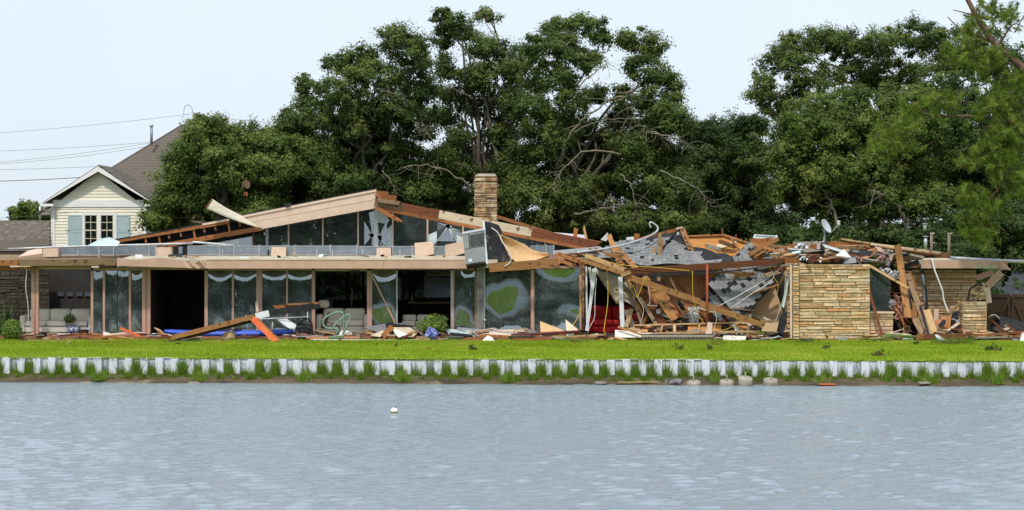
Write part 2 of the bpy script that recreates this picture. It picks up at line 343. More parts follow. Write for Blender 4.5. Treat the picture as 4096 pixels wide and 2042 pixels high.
# lake: fine wave mesh where the picture shows it, one coarse rim beyond
def lake():
    m = bpy.data.materials.new('lake_water'); m.use_nodes = True; nt = m.node_tree; b = nt.nodes['Principled BSDF']; L = nt.links.new
    b.inputs['Base Color'].default_value = (.225, .28, .33, 1); b.inputs['Roughness'].default_value = .06; b.inputs['IOR'].default_value = 2.6; b.inputs['Specular IOR Level'].default_value = .5
    gg = nt.nodes.new('ShaderNodeNewGeometry'); mp = nt.nodes.new('ShaderNodeMapping'); mp.inputs['Scale'].default_value = (6.5, 12.0, 1); mp.inputs['Rotation'].default_value = (0, 0, .12); L(gg.outputs['Position'], mp.inputs[0])
    n = nt.nodes.new('ShaderNodeTexNoise'); n.inputs['Scale'].default_value = 2.4; n.inputs['Detail'].default_value = 8; n.inputs['Roughness'].default_value = .7; L(mp.outputs[0], n.inputs[0])
    bp = nt.nodes.new('ShaderNodeBump'); bp.inputs['Strength'].default_value = .5; bp.inputs['Distance'].default_value = .06; L(n.outputs['Fac'], bp.inputs['Height']); L(bp.outputs[0], b.inputs['Normal'])
    x0, x1, y0, y1 = -22., 22., -42., -10.4; nx, ny = 420, 400
    X, Y = np.meshgrid(np.linspace(x0, x1, nx), np.linspace(y0, y1, ny)); Z = np.zeros_like(X); r2 = np.random.default_rng(3)
    for k in range(70):
        lam = .24 * 2.2 ** r2.random(); th = r2.normal(math.pi / 2 + .25, .55); kk = 2 * math.pi / lam
        Z += lam * .0032 * np.sin(kk * (X * math.cos(th) + Y * math.sin(th)) + r2.uniform(0, 6.3))
    gust = np.zeros_like(X)                       # the breeze freshens in patches
    for k in range(14):
        gust += np.sin(X * r2.uniform(-.5, .5) + Y * r2.uniform(.05, .5) + r2.uniform(0, 6.3))
    gust = .85 + .03 * gust + .022 * X - .016 * (Y + 26)
    edge = np.minimum(1, np.minimum(np.minimum(X - x0, x1 - X), np.minimum(Y - y0, y1 - Y)) / .5)
    Z = ZW + Z * np.clip(gust, .3, 1.5) * np.clip(edge, 0, 1)
    V = np.stack([X, Y, Z], -1).reshape(-1, 3)
    i = np.arange(nx * ny).reshape(ny, nx); q = np.stack([i[:-1, :-1], i[:-1, 1:], i[1:, 1:], i[1:, :-1]], -1).reshape(-1, 4)
    B = len(V); bx, by0, by1 = 900., -93., 18.
    ex = np.array([[-bx, by0, ZW], [bx, by0, ZW], [bx, by1, ZW], [-bx, by1, ZW], [x0, y0, ZW], [x1, y0, ZW], [x1, y1, ZW], [x0, y1, ZW]])
    V = np.vstack([V, ex]); q = np.vstack([q, [[B, B + 1, B + 5, B + 4], [B + 1, B + 2, B + 6, B + 5], [B + 2, B + 3, B + 7, B + 6], [B + 3, B, B + 4, B + 7]]])
    o = np_mesh('lake', V, q, m); o.data.polygons.foreach_set('use_smooth', [True] * len(o.data.polygons))
    tag(o, 'rippled pale blue grey lake in the foreground', 'lake', kind='structure')
lake()
BANKM = M('wet_bank', (.035, .027, .014), (.12, .092, .053), .85, 1.3, (.5, 1.4, 1), coord='World', bump=.5, rnd=0, lo=.35, hi=.68, spots=((.27, .225, .15), .8, .60, .8))
def bank():
    V = []; Fc = []; n = 160
    prof = [(.08, -.40), (-.10, -.47), (-.42, -.56), (-.80, -.66), (-1.35, -1.0)]
    for i in range(n + 1):
        x = -60 + 120 * i / n
        for k, (dy, z) in enumerate(prof):
            V.append((x, yb(x) + dy + .09 * math.sin(x * 1.7 + k) * (k > 1) + .05 * math.sin(x * 4.1), z + .015 * math.sin(x * 2.3 + k * 2)))
    m = len(prof)
    for i in range(n):
        for k in range(m - 1):
            a = i * m + k; Fc.append((a + 1, a + m + 1, a + m, a))
    tag(mk('bank', V, Fc, BANKM, None, True), 'wet brown mud and concrete bank at the foot of the seawall', 'bank', kind='structure')
bank()
# seawall of corrugated vinyl sheet piles
VINYL = M('vinyl_sheet', (.60, .62, .67), (.68, .70, .75), .4, 2, (5, 5, .5), bump=.04, rnd=.05, spots=((.30, .31, .27), 4, .60, .65))
def seawall():
    root = thing('seawall', 'pale grey corrugated sheet pile seawall along the lawn edge', 'seawall', (0, yb(0), -.5))
    p = .449; prof = [(0, 0), (.218, 0), (.231, .19), (.32, .19), (.332, .172), (.347, .19), (.433, .19), (p + .001, 0)]
    t = .012; V = []; Fc = []; n = len(prof)
    for z in (-.60, .0):
        for (x, y) in prof: V.append((x, y - .0, z))
        for (x, y) in prof: V.append((x, y + t, z))
    for i in range(n - 1):
        Fc += [(i, i + 1, 2 * n + i + 1, 2 * n + i), (n + i + 1, n + i, 3 * n + i, 3 * n + i + 1), (2 * n + i, 2 * n + i + 1, 3 * n + i + 1, 3 * n + i)]
    Fc += [(0, 2 * n, 3 * n, n), (n - 1, 2 * n - 1, 4 * n - 1, 3 * n - 1)]
    me = bpy.data.meshes.new('sheet_pile'); me.from_pydata(V, [], Fc); me.update(); me.materials.append(VINYL)
    a = math.atan(-.058); x = -21.5; k = 0
    while x < 21.5:
        o = bpy.data.objects.new('sheet_pile', me); link(o, root)
        zt = -.005 + random.uniform(-.02, .02) + .02 * math.sin(x * .35)
        o.location = Vector((x, yb(x) - .03, zt)) - root.location; o.rotation_euler = (random.uniform(-.01, .01), 0, a)
        x += p * math.cos(a); k += 1
seawall()
# grass: short blades over the lawn, long weeds in the pans of the seawall
def grass():
    n = 150000
    x = rng.uniform(-19.5, 19.5, n); t = rng.random(n) ** .8; y0 = -12.42 - .058 * x; y = y0 + t * (11.0)
    B = np.stack([x, y, np.zeros(n)], 1); h = rng.uniform(.03, .075, n) * (1 + .25 * np.sin(x * 1.3) * np.sin(y * 2.1))
    D = np.stack([rng.normal(0, .025, n), rng.normal(0, .025, n), h], 1)
    T = np.clip(.45 + .16 * np.sin(x * .7 + y * .4) * np.sin(y * .9 - x * .2) + rng.normal(0, .2, n), 0, 1)
    dry = np.sin(x * .9 + 2 * np.sin(y * .8)) * np.sin(y * 1.7 + x * .35) + .35 * np.sin(x * 3.1) + .02 * x; T = np.clip(T + .22 * np.clip(dry, 0, 1.2), 0, 1); T = np.where(rng.random(n) < .04, .98, T)
    tag(blades('grass', B, D, rng.uniform(.006, .013, n), T, GRASSB), 'short mown grass blades covering the bright lawn', 'grass', kind='stuff')
    # overhanging fringe along the lip
    n = 9000; x = rng.uniform(-19.5, 19.5, n); keep = (np.sin(x * 2.1) + np.sin(x * 5.3 + 1) + rng.normal(0, .6, n)) > .1; x = x[keep]; n = len(x)
    B = np.stack([x, -12.42 - .058 * x - rng.uniform(-.02, .14, n), rng.uniform(-.02, .03, n)], 1)
    D = np.stack([rng.normal(0, .05, n), rng.normal(-.05, .03, n), rng.uniform(-.10, .05, n)], 1)
    tag(blades('creeper', B, D, rng.uniform(.006, .014, n), rng.uniform(.2, 1, n), WEEDB), 'creeping weeds hanging over the top of the seawall', 'weeds', kind='stuff')
    # weeds on the bank, thick in some pans and thin in others
    n = 100000; x = rng.uniform(-19.5, 19.5, n)
    pr = rng.beta(.9, 1.1, 120); pi_ = ((x + 21.5) / .449).astype(int); dens = .26 + .74 * pr[pi_] * np.where(x > 3.2, np.where(x < 10, .55, .95), .95)
    pan = ((x + 21.5) % .449) / .449; recess = (pan > .5)
    keep = rng.random(n) < np.where(recess, dens, dens * .55); x = x[keep]; n = len(x); dens = dens[keep]; recess = recess[keep]
    y = -12.5 - .058 * x - .06 + np.where(recess, rng.uniform(-.06, .17, n), -rng.uniform(.0, .34, n))
    h = rng.gamma(3.0, .055, n) * (.35 + 1.25 * dens) * np.where(recess, 1.45, .55); h = np.clip(h, .04, .50)
    B = np.stack([x, y, -.475 - .27 * np.clip(-(y + 12.5 + .058 * x) - .05, 0, 1) + rng.uniform(-.03, .0, n)], 1)
    D = np.stack([rng.normal(0, .09, n), rng.normal(-.04, .04, n), h], 1)
    tag(blades('seawall_weeds', B, D, rng.uniform(.005, .012, n), np.clip(rng.normal(.45, .25, n), 0, 1), WEEDB), 'long green weeds growing along the foot of the seawall', 'weeds', kind='stuff')
    for k, (px, lab) in enumerate([(378, 'tall grass tuft on the bank, leftmost'), (790, 'tall grass tuft on the bank below the dark doorway'), (1208, 'tall grass tuft on the bank below the black lounge chair'), (1612, 'tall grass tuft on the bank right of the floating buoy'), (2032, 'bushy grass tuft on the bank below the grey metal post'), (2862, 'thin grass tuft between the concrete footings'), (3075, 'thin yellow tuft right of the tallest concrete footing'), (3278, 'tall pale reed tuft standing by the red plank at the waterline'), (3708, 'bushy grass tuft on the bank below the leaning boards'), (3968, 'low grass tuft on the bank near the right edge')]):
        p = at(px, 1532, -13.05); n = 150 if k not in (5, 6, 7) else 40
        B = np.array([[p.x, yb(p.x) - .55, -.60]]) + rng.normal(0, 1, (n, 3)) * [.09, .06, .005]
        D = np.stack([rng.normal(0, .10, n), rng.normal(-.02, .06, n), rng.uniform(.12, .42, n)], 1)
        tag(blades('grass_tuft', B, D, rng.uniform(.006, .012, n), np.clip(rng.normal(.55 + .3 * (k == 7), .2, n), 0, 1), WEEDB), lab, 'grass tuft', 'grass tufts on the bank')
grass()
# ------------------------------------------------------------------ trees
def crown_points(lobes, dens=1.0, leaf=.085, up=.55):
    C = []; N = []; T = []
    for (c, rx, ry, rz) in lobes:
        lt = rng.normal(.36, .07); area = rx * rz; nsub = int(area * 27 * dens) + 8
        d = unit(rng.normal(size=(nsub, 3))); rr = rng.uniform(.25, 1.0, (nsub, 1)) ** .6 * np.where(rng.random((nsub, 1)) < .14, 1.28, 1.0)
        S = np.array(c) + d * rr * np.array([rx, ry, rz])
        for s, dd in zip(S, d):
            k = int(rng.uniform(90, 190)); rs = rng.uniform(.16, .44) * min(1.25, max(.7, (rx + rz))); k = int(k * (.45 + rs * 1.6)); an = rng.uniform(.55, 1.5, 3)
            q = unit(rng.normal(size=(k, 3))); rad = rng.random((k, 1)) ** .5 * rng.uniform(.7, 1.3, (k, 1))
            P = s + q * rad * np.array([rs, rs, rs * .78]) * an
            C.append(P); N.append(q * .8 + dd * .5 + np.array([0, 0, up]) + rng.normal(0, .45, (k, 3)))
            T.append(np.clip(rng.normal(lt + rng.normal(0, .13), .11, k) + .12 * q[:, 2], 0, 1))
    C = np.vstack(C); N = np.vstack(N); T = np.concatenate(T)
    return C, N, T
def limb(V, Fc, a, b, r0, r1, wob=.25, n=5, sides=5):
    a, b = Vector(a), Vector(b); L = (b - a).length; pts = [a]
    for i in range(1, n):
        t = i / n; pts.append(a.lerp(b, t) + Vector((random.gauss(0, wob), random.gauss(0, wob), random.gauss(0, wob * .8) + .12 * L * math.sin(math.pi * t))) * min(1, L * .25))
    pts.append(b); tube_data(spline(pts, 3), r0, r1, sides, V, Fc)
    return pts
K = 4096 / 2576
def tree(name, label, trunk_px, Y, lobes, mat=None, dens=1.0, leaf=.058, trunk_r=.34, fork=.45, group=None, bark=None, twigs=True, lean=0):
    """lobes in 2576-wide picture pixels: (cx, cy, rx, ry[, dY]) turned into metres at the tree's own depth"""
    base = Vector((at(trunk_px * K, 958, Y).x, Y, 0))
    root = thing(name, label, 'tree', base, group)
    W = []
    for l in lobes:
        dy = l[4] if len(l) > 4 else random.uniform(-1.6, 1.6)
        m = pxm(Y + dy) * K; c = at(l[0] * K, l[1] * K, Y + dy); rx, rz = l[2] * m, l[3] * m
        W.append((np.array(c), rx * 1.06, max(rx, rz) * 1.15, rz * 1.06))
        if l[1] > 300 and name != 'shrub': W.append((np.array(c) + np.array([random.uniform(-.3, .3), 1.6, random.uniform(-.2, .2)]), rx * 1.05, rx, rz * 1.05))
    C, N, T = crown_points(W, dens)
    leaves('crown', C, N, rng.uniform(.7, 1.35, len(C)) * leaf, T, mat or LEAF_OAK, root)
    V, Fc = [], []
    zt = min(w[0][2] for w in W); top = max(w[0][2] for w in W)
    fk = Vector((base.x + lean, Y, max(1.4, zt * (1 - fork) + top * fork * .5)))
    limb(V, Fc, base + Vector((0, 0, -.1)), fk, trunk_r, trunk_r * .75, .12, 4, 8)
    for w_ in W:
        if random.random() < .5: continue
        c = Vector(w_[0].tolist()); pts = limb(V, Fc, fk + Vector((random.gauss(0, .1), random.gauss(0, .1), random.uniform(-.5, .1))), c, trunk_r * random.uniform(.16, .32), .025, .4, 5, 6)
        if twigs:
            for k in range(5):
                d = Vector((random.gauss(0, 1), random.gauss(0, 1), random.gauss(.25, .7))).normalized()
                e = c + Vector((d.x * w_[1], d.y * w_[2], d.z * w_[3])) * random.uniform(.7, 1.0)
                s = pts[-2].lerp(c, random.random()); limb(V, Fc, s, e, .035, .010, .15, 3, 4)
    mk('trunk', V, Fc, bark or BARK, root, True)
    return root
TREES = [
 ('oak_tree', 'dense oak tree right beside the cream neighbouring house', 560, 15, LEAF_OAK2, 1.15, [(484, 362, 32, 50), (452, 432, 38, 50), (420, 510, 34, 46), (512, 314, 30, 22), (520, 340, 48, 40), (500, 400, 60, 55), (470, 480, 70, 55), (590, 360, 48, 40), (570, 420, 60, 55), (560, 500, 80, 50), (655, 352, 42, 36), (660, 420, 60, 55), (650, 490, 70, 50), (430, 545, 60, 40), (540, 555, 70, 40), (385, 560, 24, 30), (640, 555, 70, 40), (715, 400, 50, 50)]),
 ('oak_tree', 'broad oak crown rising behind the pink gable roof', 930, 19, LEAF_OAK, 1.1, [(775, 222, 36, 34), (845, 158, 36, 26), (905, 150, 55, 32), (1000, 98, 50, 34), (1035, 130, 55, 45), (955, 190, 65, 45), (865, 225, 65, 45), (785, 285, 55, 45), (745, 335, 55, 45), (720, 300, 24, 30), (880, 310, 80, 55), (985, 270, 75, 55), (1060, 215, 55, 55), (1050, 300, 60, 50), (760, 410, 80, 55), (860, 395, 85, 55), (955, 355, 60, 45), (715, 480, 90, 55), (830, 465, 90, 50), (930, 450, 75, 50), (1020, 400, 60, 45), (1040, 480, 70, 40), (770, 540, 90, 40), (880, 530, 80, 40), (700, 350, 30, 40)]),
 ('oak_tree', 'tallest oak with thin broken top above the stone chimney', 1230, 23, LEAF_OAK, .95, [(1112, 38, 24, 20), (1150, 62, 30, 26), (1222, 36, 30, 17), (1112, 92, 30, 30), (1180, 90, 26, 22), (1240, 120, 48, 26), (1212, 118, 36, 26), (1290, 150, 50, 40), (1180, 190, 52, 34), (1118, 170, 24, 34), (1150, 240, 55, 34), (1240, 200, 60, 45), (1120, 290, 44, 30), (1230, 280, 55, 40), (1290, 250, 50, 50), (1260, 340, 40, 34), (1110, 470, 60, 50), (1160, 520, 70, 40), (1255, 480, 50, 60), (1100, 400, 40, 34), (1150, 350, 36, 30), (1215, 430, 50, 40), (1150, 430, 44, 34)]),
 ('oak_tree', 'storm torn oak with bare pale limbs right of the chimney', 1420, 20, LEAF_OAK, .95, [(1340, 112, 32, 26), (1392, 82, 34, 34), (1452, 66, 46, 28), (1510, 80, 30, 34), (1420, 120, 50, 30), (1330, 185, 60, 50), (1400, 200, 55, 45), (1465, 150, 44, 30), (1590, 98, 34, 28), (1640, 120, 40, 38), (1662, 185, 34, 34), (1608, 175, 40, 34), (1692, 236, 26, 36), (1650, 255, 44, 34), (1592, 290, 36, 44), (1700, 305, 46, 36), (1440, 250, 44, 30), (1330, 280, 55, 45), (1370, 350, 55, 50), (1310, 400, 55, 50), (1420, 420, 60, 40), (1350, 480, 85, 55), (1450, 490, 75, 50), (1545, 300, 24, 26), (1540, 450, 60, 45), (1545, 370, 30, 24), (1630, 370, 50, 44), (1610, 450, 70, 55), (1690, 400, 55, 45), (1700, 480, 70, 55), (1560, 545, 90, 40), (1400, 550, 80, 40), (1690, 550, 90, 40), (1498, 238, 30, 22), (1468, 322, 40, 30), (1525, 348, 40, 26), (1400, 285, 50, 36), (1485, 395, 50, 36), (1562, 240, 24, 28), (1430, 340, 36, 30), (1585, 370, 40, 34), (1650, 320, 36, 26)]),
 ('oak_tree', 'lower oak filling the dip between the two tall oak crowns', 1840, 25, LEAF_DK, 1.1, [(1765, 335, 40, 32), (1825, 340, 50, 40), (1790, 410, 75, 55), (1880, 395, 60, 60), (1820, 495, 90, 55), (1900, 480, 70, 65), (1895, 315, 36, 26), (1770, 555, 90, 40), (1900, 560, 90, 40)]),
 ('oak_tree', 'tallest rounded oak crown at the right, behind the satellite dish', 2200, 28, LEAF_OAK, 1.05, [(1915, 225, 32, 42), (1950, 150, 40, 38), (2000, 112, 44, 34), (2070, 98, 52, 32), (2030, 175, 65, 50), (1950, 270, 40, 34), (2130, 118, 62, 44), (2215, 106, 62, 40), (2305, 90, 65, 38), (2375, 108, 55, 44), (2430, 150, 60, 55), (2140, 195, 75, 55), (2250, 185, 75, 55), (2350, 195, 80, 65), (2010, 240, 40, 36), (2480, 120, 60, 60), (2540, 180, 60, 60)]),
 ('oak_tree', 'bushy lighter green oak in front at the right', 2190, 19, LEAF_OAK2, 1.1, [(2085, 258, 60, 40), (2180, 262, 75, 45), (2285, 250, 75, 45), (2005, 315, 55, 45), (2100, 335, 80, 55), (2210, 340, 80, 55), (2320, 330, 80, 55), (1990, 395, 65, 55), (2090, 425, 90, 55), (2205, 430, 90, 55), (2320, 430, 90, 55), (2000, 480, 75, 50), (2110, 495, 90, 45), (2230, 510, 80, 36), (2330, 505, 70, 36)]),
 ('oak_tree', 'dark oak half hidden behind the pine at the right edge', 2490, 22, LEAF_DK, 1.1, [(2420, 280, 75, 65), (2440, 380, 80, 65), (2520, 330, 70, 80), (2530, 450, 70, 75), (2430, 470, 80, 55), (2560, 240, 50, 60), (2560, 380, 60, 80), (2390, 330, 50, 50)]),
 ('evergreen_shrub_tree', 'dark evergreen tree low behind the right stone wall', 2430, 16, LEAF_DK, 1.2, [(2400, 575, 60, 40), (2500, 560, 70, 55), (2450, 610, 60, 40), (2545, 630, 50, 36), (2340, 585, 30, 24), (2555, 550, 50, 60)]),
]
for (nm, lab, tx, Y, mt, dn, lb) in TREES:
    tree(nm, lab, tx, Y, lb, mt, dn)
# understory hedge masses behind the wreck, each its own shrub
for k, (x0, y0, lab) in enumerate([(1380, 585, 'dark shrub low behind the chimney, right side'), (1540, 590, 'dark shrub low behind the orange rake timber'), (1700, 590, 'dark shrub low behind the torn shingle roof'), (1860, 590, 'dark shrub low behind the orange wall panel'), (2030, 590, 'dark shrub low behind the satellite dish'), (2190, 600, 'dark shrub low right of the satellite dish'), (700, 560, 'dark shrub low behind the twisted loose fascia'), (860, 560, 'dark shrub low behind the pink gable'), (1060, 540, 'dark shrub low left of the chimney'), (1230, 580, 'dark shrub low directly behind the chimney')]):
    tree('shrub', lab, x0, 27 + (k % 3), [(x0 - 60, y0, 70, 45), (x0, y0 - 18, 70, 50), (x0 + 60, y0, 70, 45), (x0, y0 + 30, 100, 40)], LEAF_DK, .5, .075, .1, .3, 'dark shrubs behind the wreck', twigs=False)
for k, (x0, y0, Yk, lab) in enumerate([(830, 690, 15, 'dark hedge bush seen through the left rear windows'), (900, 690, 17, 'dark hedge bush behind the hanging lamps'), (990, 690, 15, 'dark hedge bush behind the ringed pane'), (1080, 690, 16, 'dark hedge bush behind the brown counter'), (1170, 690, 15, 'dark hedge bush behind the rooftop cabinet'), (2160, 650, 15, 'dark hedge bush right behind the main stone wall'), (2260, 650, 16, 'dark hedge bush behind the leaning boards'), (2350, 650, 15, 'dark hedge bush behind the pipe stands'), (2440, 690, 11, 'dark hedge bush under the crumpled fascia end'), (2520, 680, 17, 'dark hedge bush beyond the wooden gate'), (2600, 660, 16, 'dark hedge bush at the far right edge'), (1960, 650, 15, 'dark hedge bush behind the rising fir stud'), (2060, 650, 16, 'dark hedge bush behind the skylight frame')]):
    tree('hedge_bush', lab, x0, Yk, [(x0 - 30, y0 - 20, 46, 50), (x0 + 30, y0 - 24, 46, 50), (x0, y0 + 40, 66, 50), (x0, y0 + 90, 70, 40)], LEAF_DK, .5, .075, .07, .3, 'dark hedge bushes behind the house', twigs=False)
for k, (x, y, s, lab) in enumerate([(985, 738, 16, 'brown roofing scrap caught high in the left oak'), (984, 778, 8, 'small orange scrap caught in the left oak below the brown one')]):
    P = at(x, y, 13.0); tag(sheet('caught_scrap', lambda u, v: P + Vector(((u - .5) * s * .02, .1 * math.sin(u * 5), (v - .5) * s * .018 + .04 * math.sin(u * 7 + v * 5))), 6, 5, .02, W_OLD if k == 0 else W_OR, None, False), lab, 'scrap')
# small distant crown over the left roof
tree('small_tree', 'small pale crown left of the cream house, above the low roof', 80, 34, [(45, 535, 20, 14), (80, 530, 26, 14), (115, 540, 22, 14), (70, 548, 40, 12)], LEAF_OAK2, 1.4, .09, .12)
# bare pale limbs left by the storm
def bare(owner_label, Y, paths):
    o = next(o for o in COL.objects if o.get('label') == owner_label)
    for (pts, r) in paths:
        V, Fc = [], []
        w_ = [at(x * K, y * K, Y + dz) for (x, y, dz) in pts]
        sp = [q_ + Vector((random.gauss(0, .035), random.gauss(0, .05), random.gauss(0, .035))) for q_ in spline(w_, 5)]; r *= .62; tube_data(sp, r, r * .3, 6, V, Fc)
        for k in range(len(pts) * 4):
            s = sp[random.randrange(len(sp) // 3, len(sp))]; d = Vector((random.gauss(0, .5), random.gauss(0, .3), random.gauss(-.1, .4)))
            mid = s + d * .5 + Vector((random.gauss(0, .12), 0, random.gauss(0, .12))); tube_data(spline([s, mid, s + d], 3), r * .32, .006, 4, V, Fc)
        mk('bare_limb', V, Fc, BARKL, o, True)
bare('storm torn oak with bare pale limbs right of the chimney', 18.0, [
 ([(1400, 420, .5), (1440, 330, 0), (1480, 290, -.3), (1530, 255, -.6), (1590, 232, -.8)], .11),
 ([(1440, 335, 0), (1490, 312, -.4), (1540, 300, -.6), (1600, 300, -.8)], .06),
 ([(1440, 250, 0), (1465, 210, -.2), (1500, 180, -.4), (1530, 160, -.4)], .06),
 ([(1700, 350, 0), (1650, 340, -.5), (1610, 315, -.8), (1580, 330, -1)], .06),
 ([(1640, 330, -.4), (1700, 350, -.6), (1740, 370, -.6)], .06),
 ([(1560, 390, 0), (1480, 380, -.6), (1420, 420, -.8), (1390, 470, -1)], .08),
 ([(1560, 440, -.4), (1590, 470, -.8), (1600, 520, -1), (1590, 560, -1)], .05),
 ([(1660, 430, -.4), (1720, 455, -.7), (1760, 480, -.8), (1790, 520, -.8)], .06),
 ([(1440, 540, -.5), (1500, 530, -.9), (1580, 520, -1)], .07)])
bare('tallest oak with thin broken top above the stone chimney', 22.0, [
 ([(1255, 420, 0), (1235, 330, 0), (1215, 240, -.2), (1195, 160, -.3), (1150, 100, -.4), (1135, 50, -.4)], .15),
 ([(1190, 250, -.2), (1140, 225, -.5), (1100, 220, -.8)], .06),
 ([(1215, 260, -.2), (1260, 235, -.6), (1300, 200, -.8)], .06),
 ([(1175, 90, -.3), (1200, 62, -.4), (1235, 60, -.4)], .03),
 ([(1290, 390, 0), (1300, 330, -.3), (1340, 290, -.4), (1345, 230, -.4)], .09)])
bare('broad oak crown rising behind the pink gable roof', 17.5, [
 ([(1185, 470, 0), (1120, 430, -.4), (1060, 415, -.6), (1010, 420, -.8)], .07),
 ([(1000, 240, 0), (960, 230, -.4), (930, 215, -.6)], .05),
 ([(1090, 360, 0), (1070, 330, -.3), (1040, 310, -.5)], .05), ([(960, 430, -.5), (990, 470, -.8), (985, 520, -1)], .04)])
bare('bushy lighter green oak in front at the right', 17.5, [
 ([(2290, 600, 0), (2270, 540, 0), (2240, 500, -.3), (2190, 480, -.5)], .15), ([(2275, 550, 0), (2340, 590, -.3), (2420, 575, -.6)], .16), ([(2110, 590, 0), (2095, 520, 0), (2060, 470, -.3)], .14)])
# belt of trees on the far shore; the house glass mirrors it
def far_belt():
    lob = []; x = -200
    while x < 200:
        h = random.uniform(10, 15); lob += [(np.array([x, -112 + random.uniform(-3, 3), h * .72]), random.uniform(2.6, 3.8), 2.5, h * .30), (np.array([x + 1, -112, h * .3]), 3.4, 2.5, h * .32)]
        x += random.uniform(3.0, 4.8) * (1 if abs(x) < 70 else 1.7)
    C = []; N = []
    for (c, rx, ry, rz) in lob:
        q = unit(rng.normal(size=(480, 3))); C.append(c + q * (rng.random((480, 1)) ** .35) * [rx, ry, rz]); N.append(q + [0, 0, .5] + rng.normal(0, .4, (480, 3)))
    C = np.vstack(C); n = len(C)
    tag(leaves('far_shore_trees', C, np.vstack(N), rng.uniform(.5, .8, n), rng.uniform(0, .8, n), LEAF_DK), 'dark belt of trees on the opposite shore, mirrored in the window glass', 'trees', kind='stuff')
far_belt()
def rear_belt():
    C = []; N = []; x = -130.
    while x < 130:
        h = random.uniform(2.6, 4.2); q = unit(rng.normal(size=(260, 3))); C.append(np.array([x, 72 + random.uniform(-3, 3), h * .5]) + q * (rng.random((260, 1)) ** .35) * [2.6, 2.0, h * .5]); N.append(q + [0, 0, .5] + rng.normal(0, .4, (260, 3))); x += random.uniform(2.2, 3.4)
    C = np.vstack(C); n = len(C)
    tag(leaves('rear_hedge', C, np.vstack(N), rng.uniform(.35, .55, n), rng.uniform(0, .8, n), LEAF_DK), 'low green hedge belt far behind the houses', 'hedge', kind='stuff')
rear_belt()
# long needled pine hanging in from the right edge
def pine():
    Y = -2.0; base = Vector((at(4330, 958, Y).x, Y, 0))
    root = thing('pine_tree', 'long needled pine leaning in from the right edge with broken limbs', 'tree', base)
    V, Fc = [], []
    def p(x, y, d=0): return at(x, y, Y + d)
    tube_data(spline([base + Vector((0, 0, -.1)), p(4300, 800), p(4230, 500), p(4096, 280), p(3990, 190), p(3920, 90), p(3850, -40)], 5), .20, .07, 8, V, Fc)
    limbs = [([(3990, 190), (3930, 150), (3850, 125), (3790, 68)], .045), ([(3950, 80), (3870, 55), (3810, 40)], .035), ([(3990, 190), (4050, 100), (4096, 110)], .04), ([(3960, 140), (3920, 190), (3880, 250)], .02),
             ([(4250, 560), (4100, 510), (3960, 470), (3870, 465), (3780, 465), (3690, 480), (3610, 530), (3530, 580)], .05), ([(3780, 465), (3720, 450), (3660, 440)], .02), ([(4230, 560), (4120, 560), (4060, 600), (4030, 680), (3990, 760), (3950, 810), (3935, 870)], .04), ([(3880, -60), (3930, 20), (3960, 60)], .03), ([(4060, 130), (4096, 60)], .03), ([(4090, 480), (4000, 430), (3960, 380)], .025)]
    for pts, r in limbs: tube_data(spline([p(x, y, random.uniform(-.25, .25)) for x, y in pts], 4), r, r * .35, 5, V, Fc)
    tips = []
    blobs = [(3500, 575, 30, 28, 9), (3560, 540, 40, 35, 14), (3640, 480, 50, 45, 18), (3730, 420, 60, 40, 18), (3800, 400, 45, 30, 10), (3600, 590, 50, 28, 8), (3850, 220, 60, 50, 18), (3930, 260, 70, 60, 22), (3990, 220, 50, 50, 12), (3880, 110, 50, 45, 8), (3960, 40, 60, 50, 12), (4050, 60, 40, 60, 8), (4080, 320, 40, 60, 16), (4020, 400, 70, 60, 20), (3940, 440, 60, 50, 16), (4060, 520, 50, 70, 22), (3980, 540, 60, 60, 20), (4040, 640, 60, 70, 24), (3940, 620, 60, 40, 14), (3880, 640, 40, 30, 8), (4080, 740, 40, 60, 12), (3990, 700, 30, 40, 6), (3880, 790, 50, 40, 16), (3960, 820, 50, 50, 14), (3900, 870, 50, 50, 18), (3930, 930, 45, 40, 16), (3870, 920, 25, 25, 5)]
    for (cx, cy, rx, ry, k) in blobs:
        for _ in range(int(k * 3.2)):
            tips.append((cx + random.gauss(0, .55) * rx, cy + random.gauss(0, .55) * ry, random.gauss(0, .45)))
    B = []; D = []; T = []
    for (x, y, d) in tips:
        c = p(x, y, d); a = Vector((random.gauss(-.35, .5), random.gauss(0, .5), random.gauss(.25, .5))).normalized()
        tube_data([c - a * .35, c + a * .05], .010, .006, 4, V, Fc)
        n = 40; t = rng.uniform(-.22, .05, n); q = unit(unit(rng.normal(size=(n, 3))) * .75 + np.array(a)); B.append(np.array(c) + np.array(a) * t[:, None]); D.append(q * rng.uniform(.16, .30, (n, 1)) + [0, 0, -.02]); T.append(np.clip(rng.normal(.42 + random.gauss(0, .2), .16, n), 0, 1))
    mk('trunk', V, Fc, BARKP, root, True)
    B = np.vstack(B); blades('needles', B, np.vstack(D), rng.uniform(.008, .013, len(B)), np.concatenate(T), NEEDLE, root)
pine()
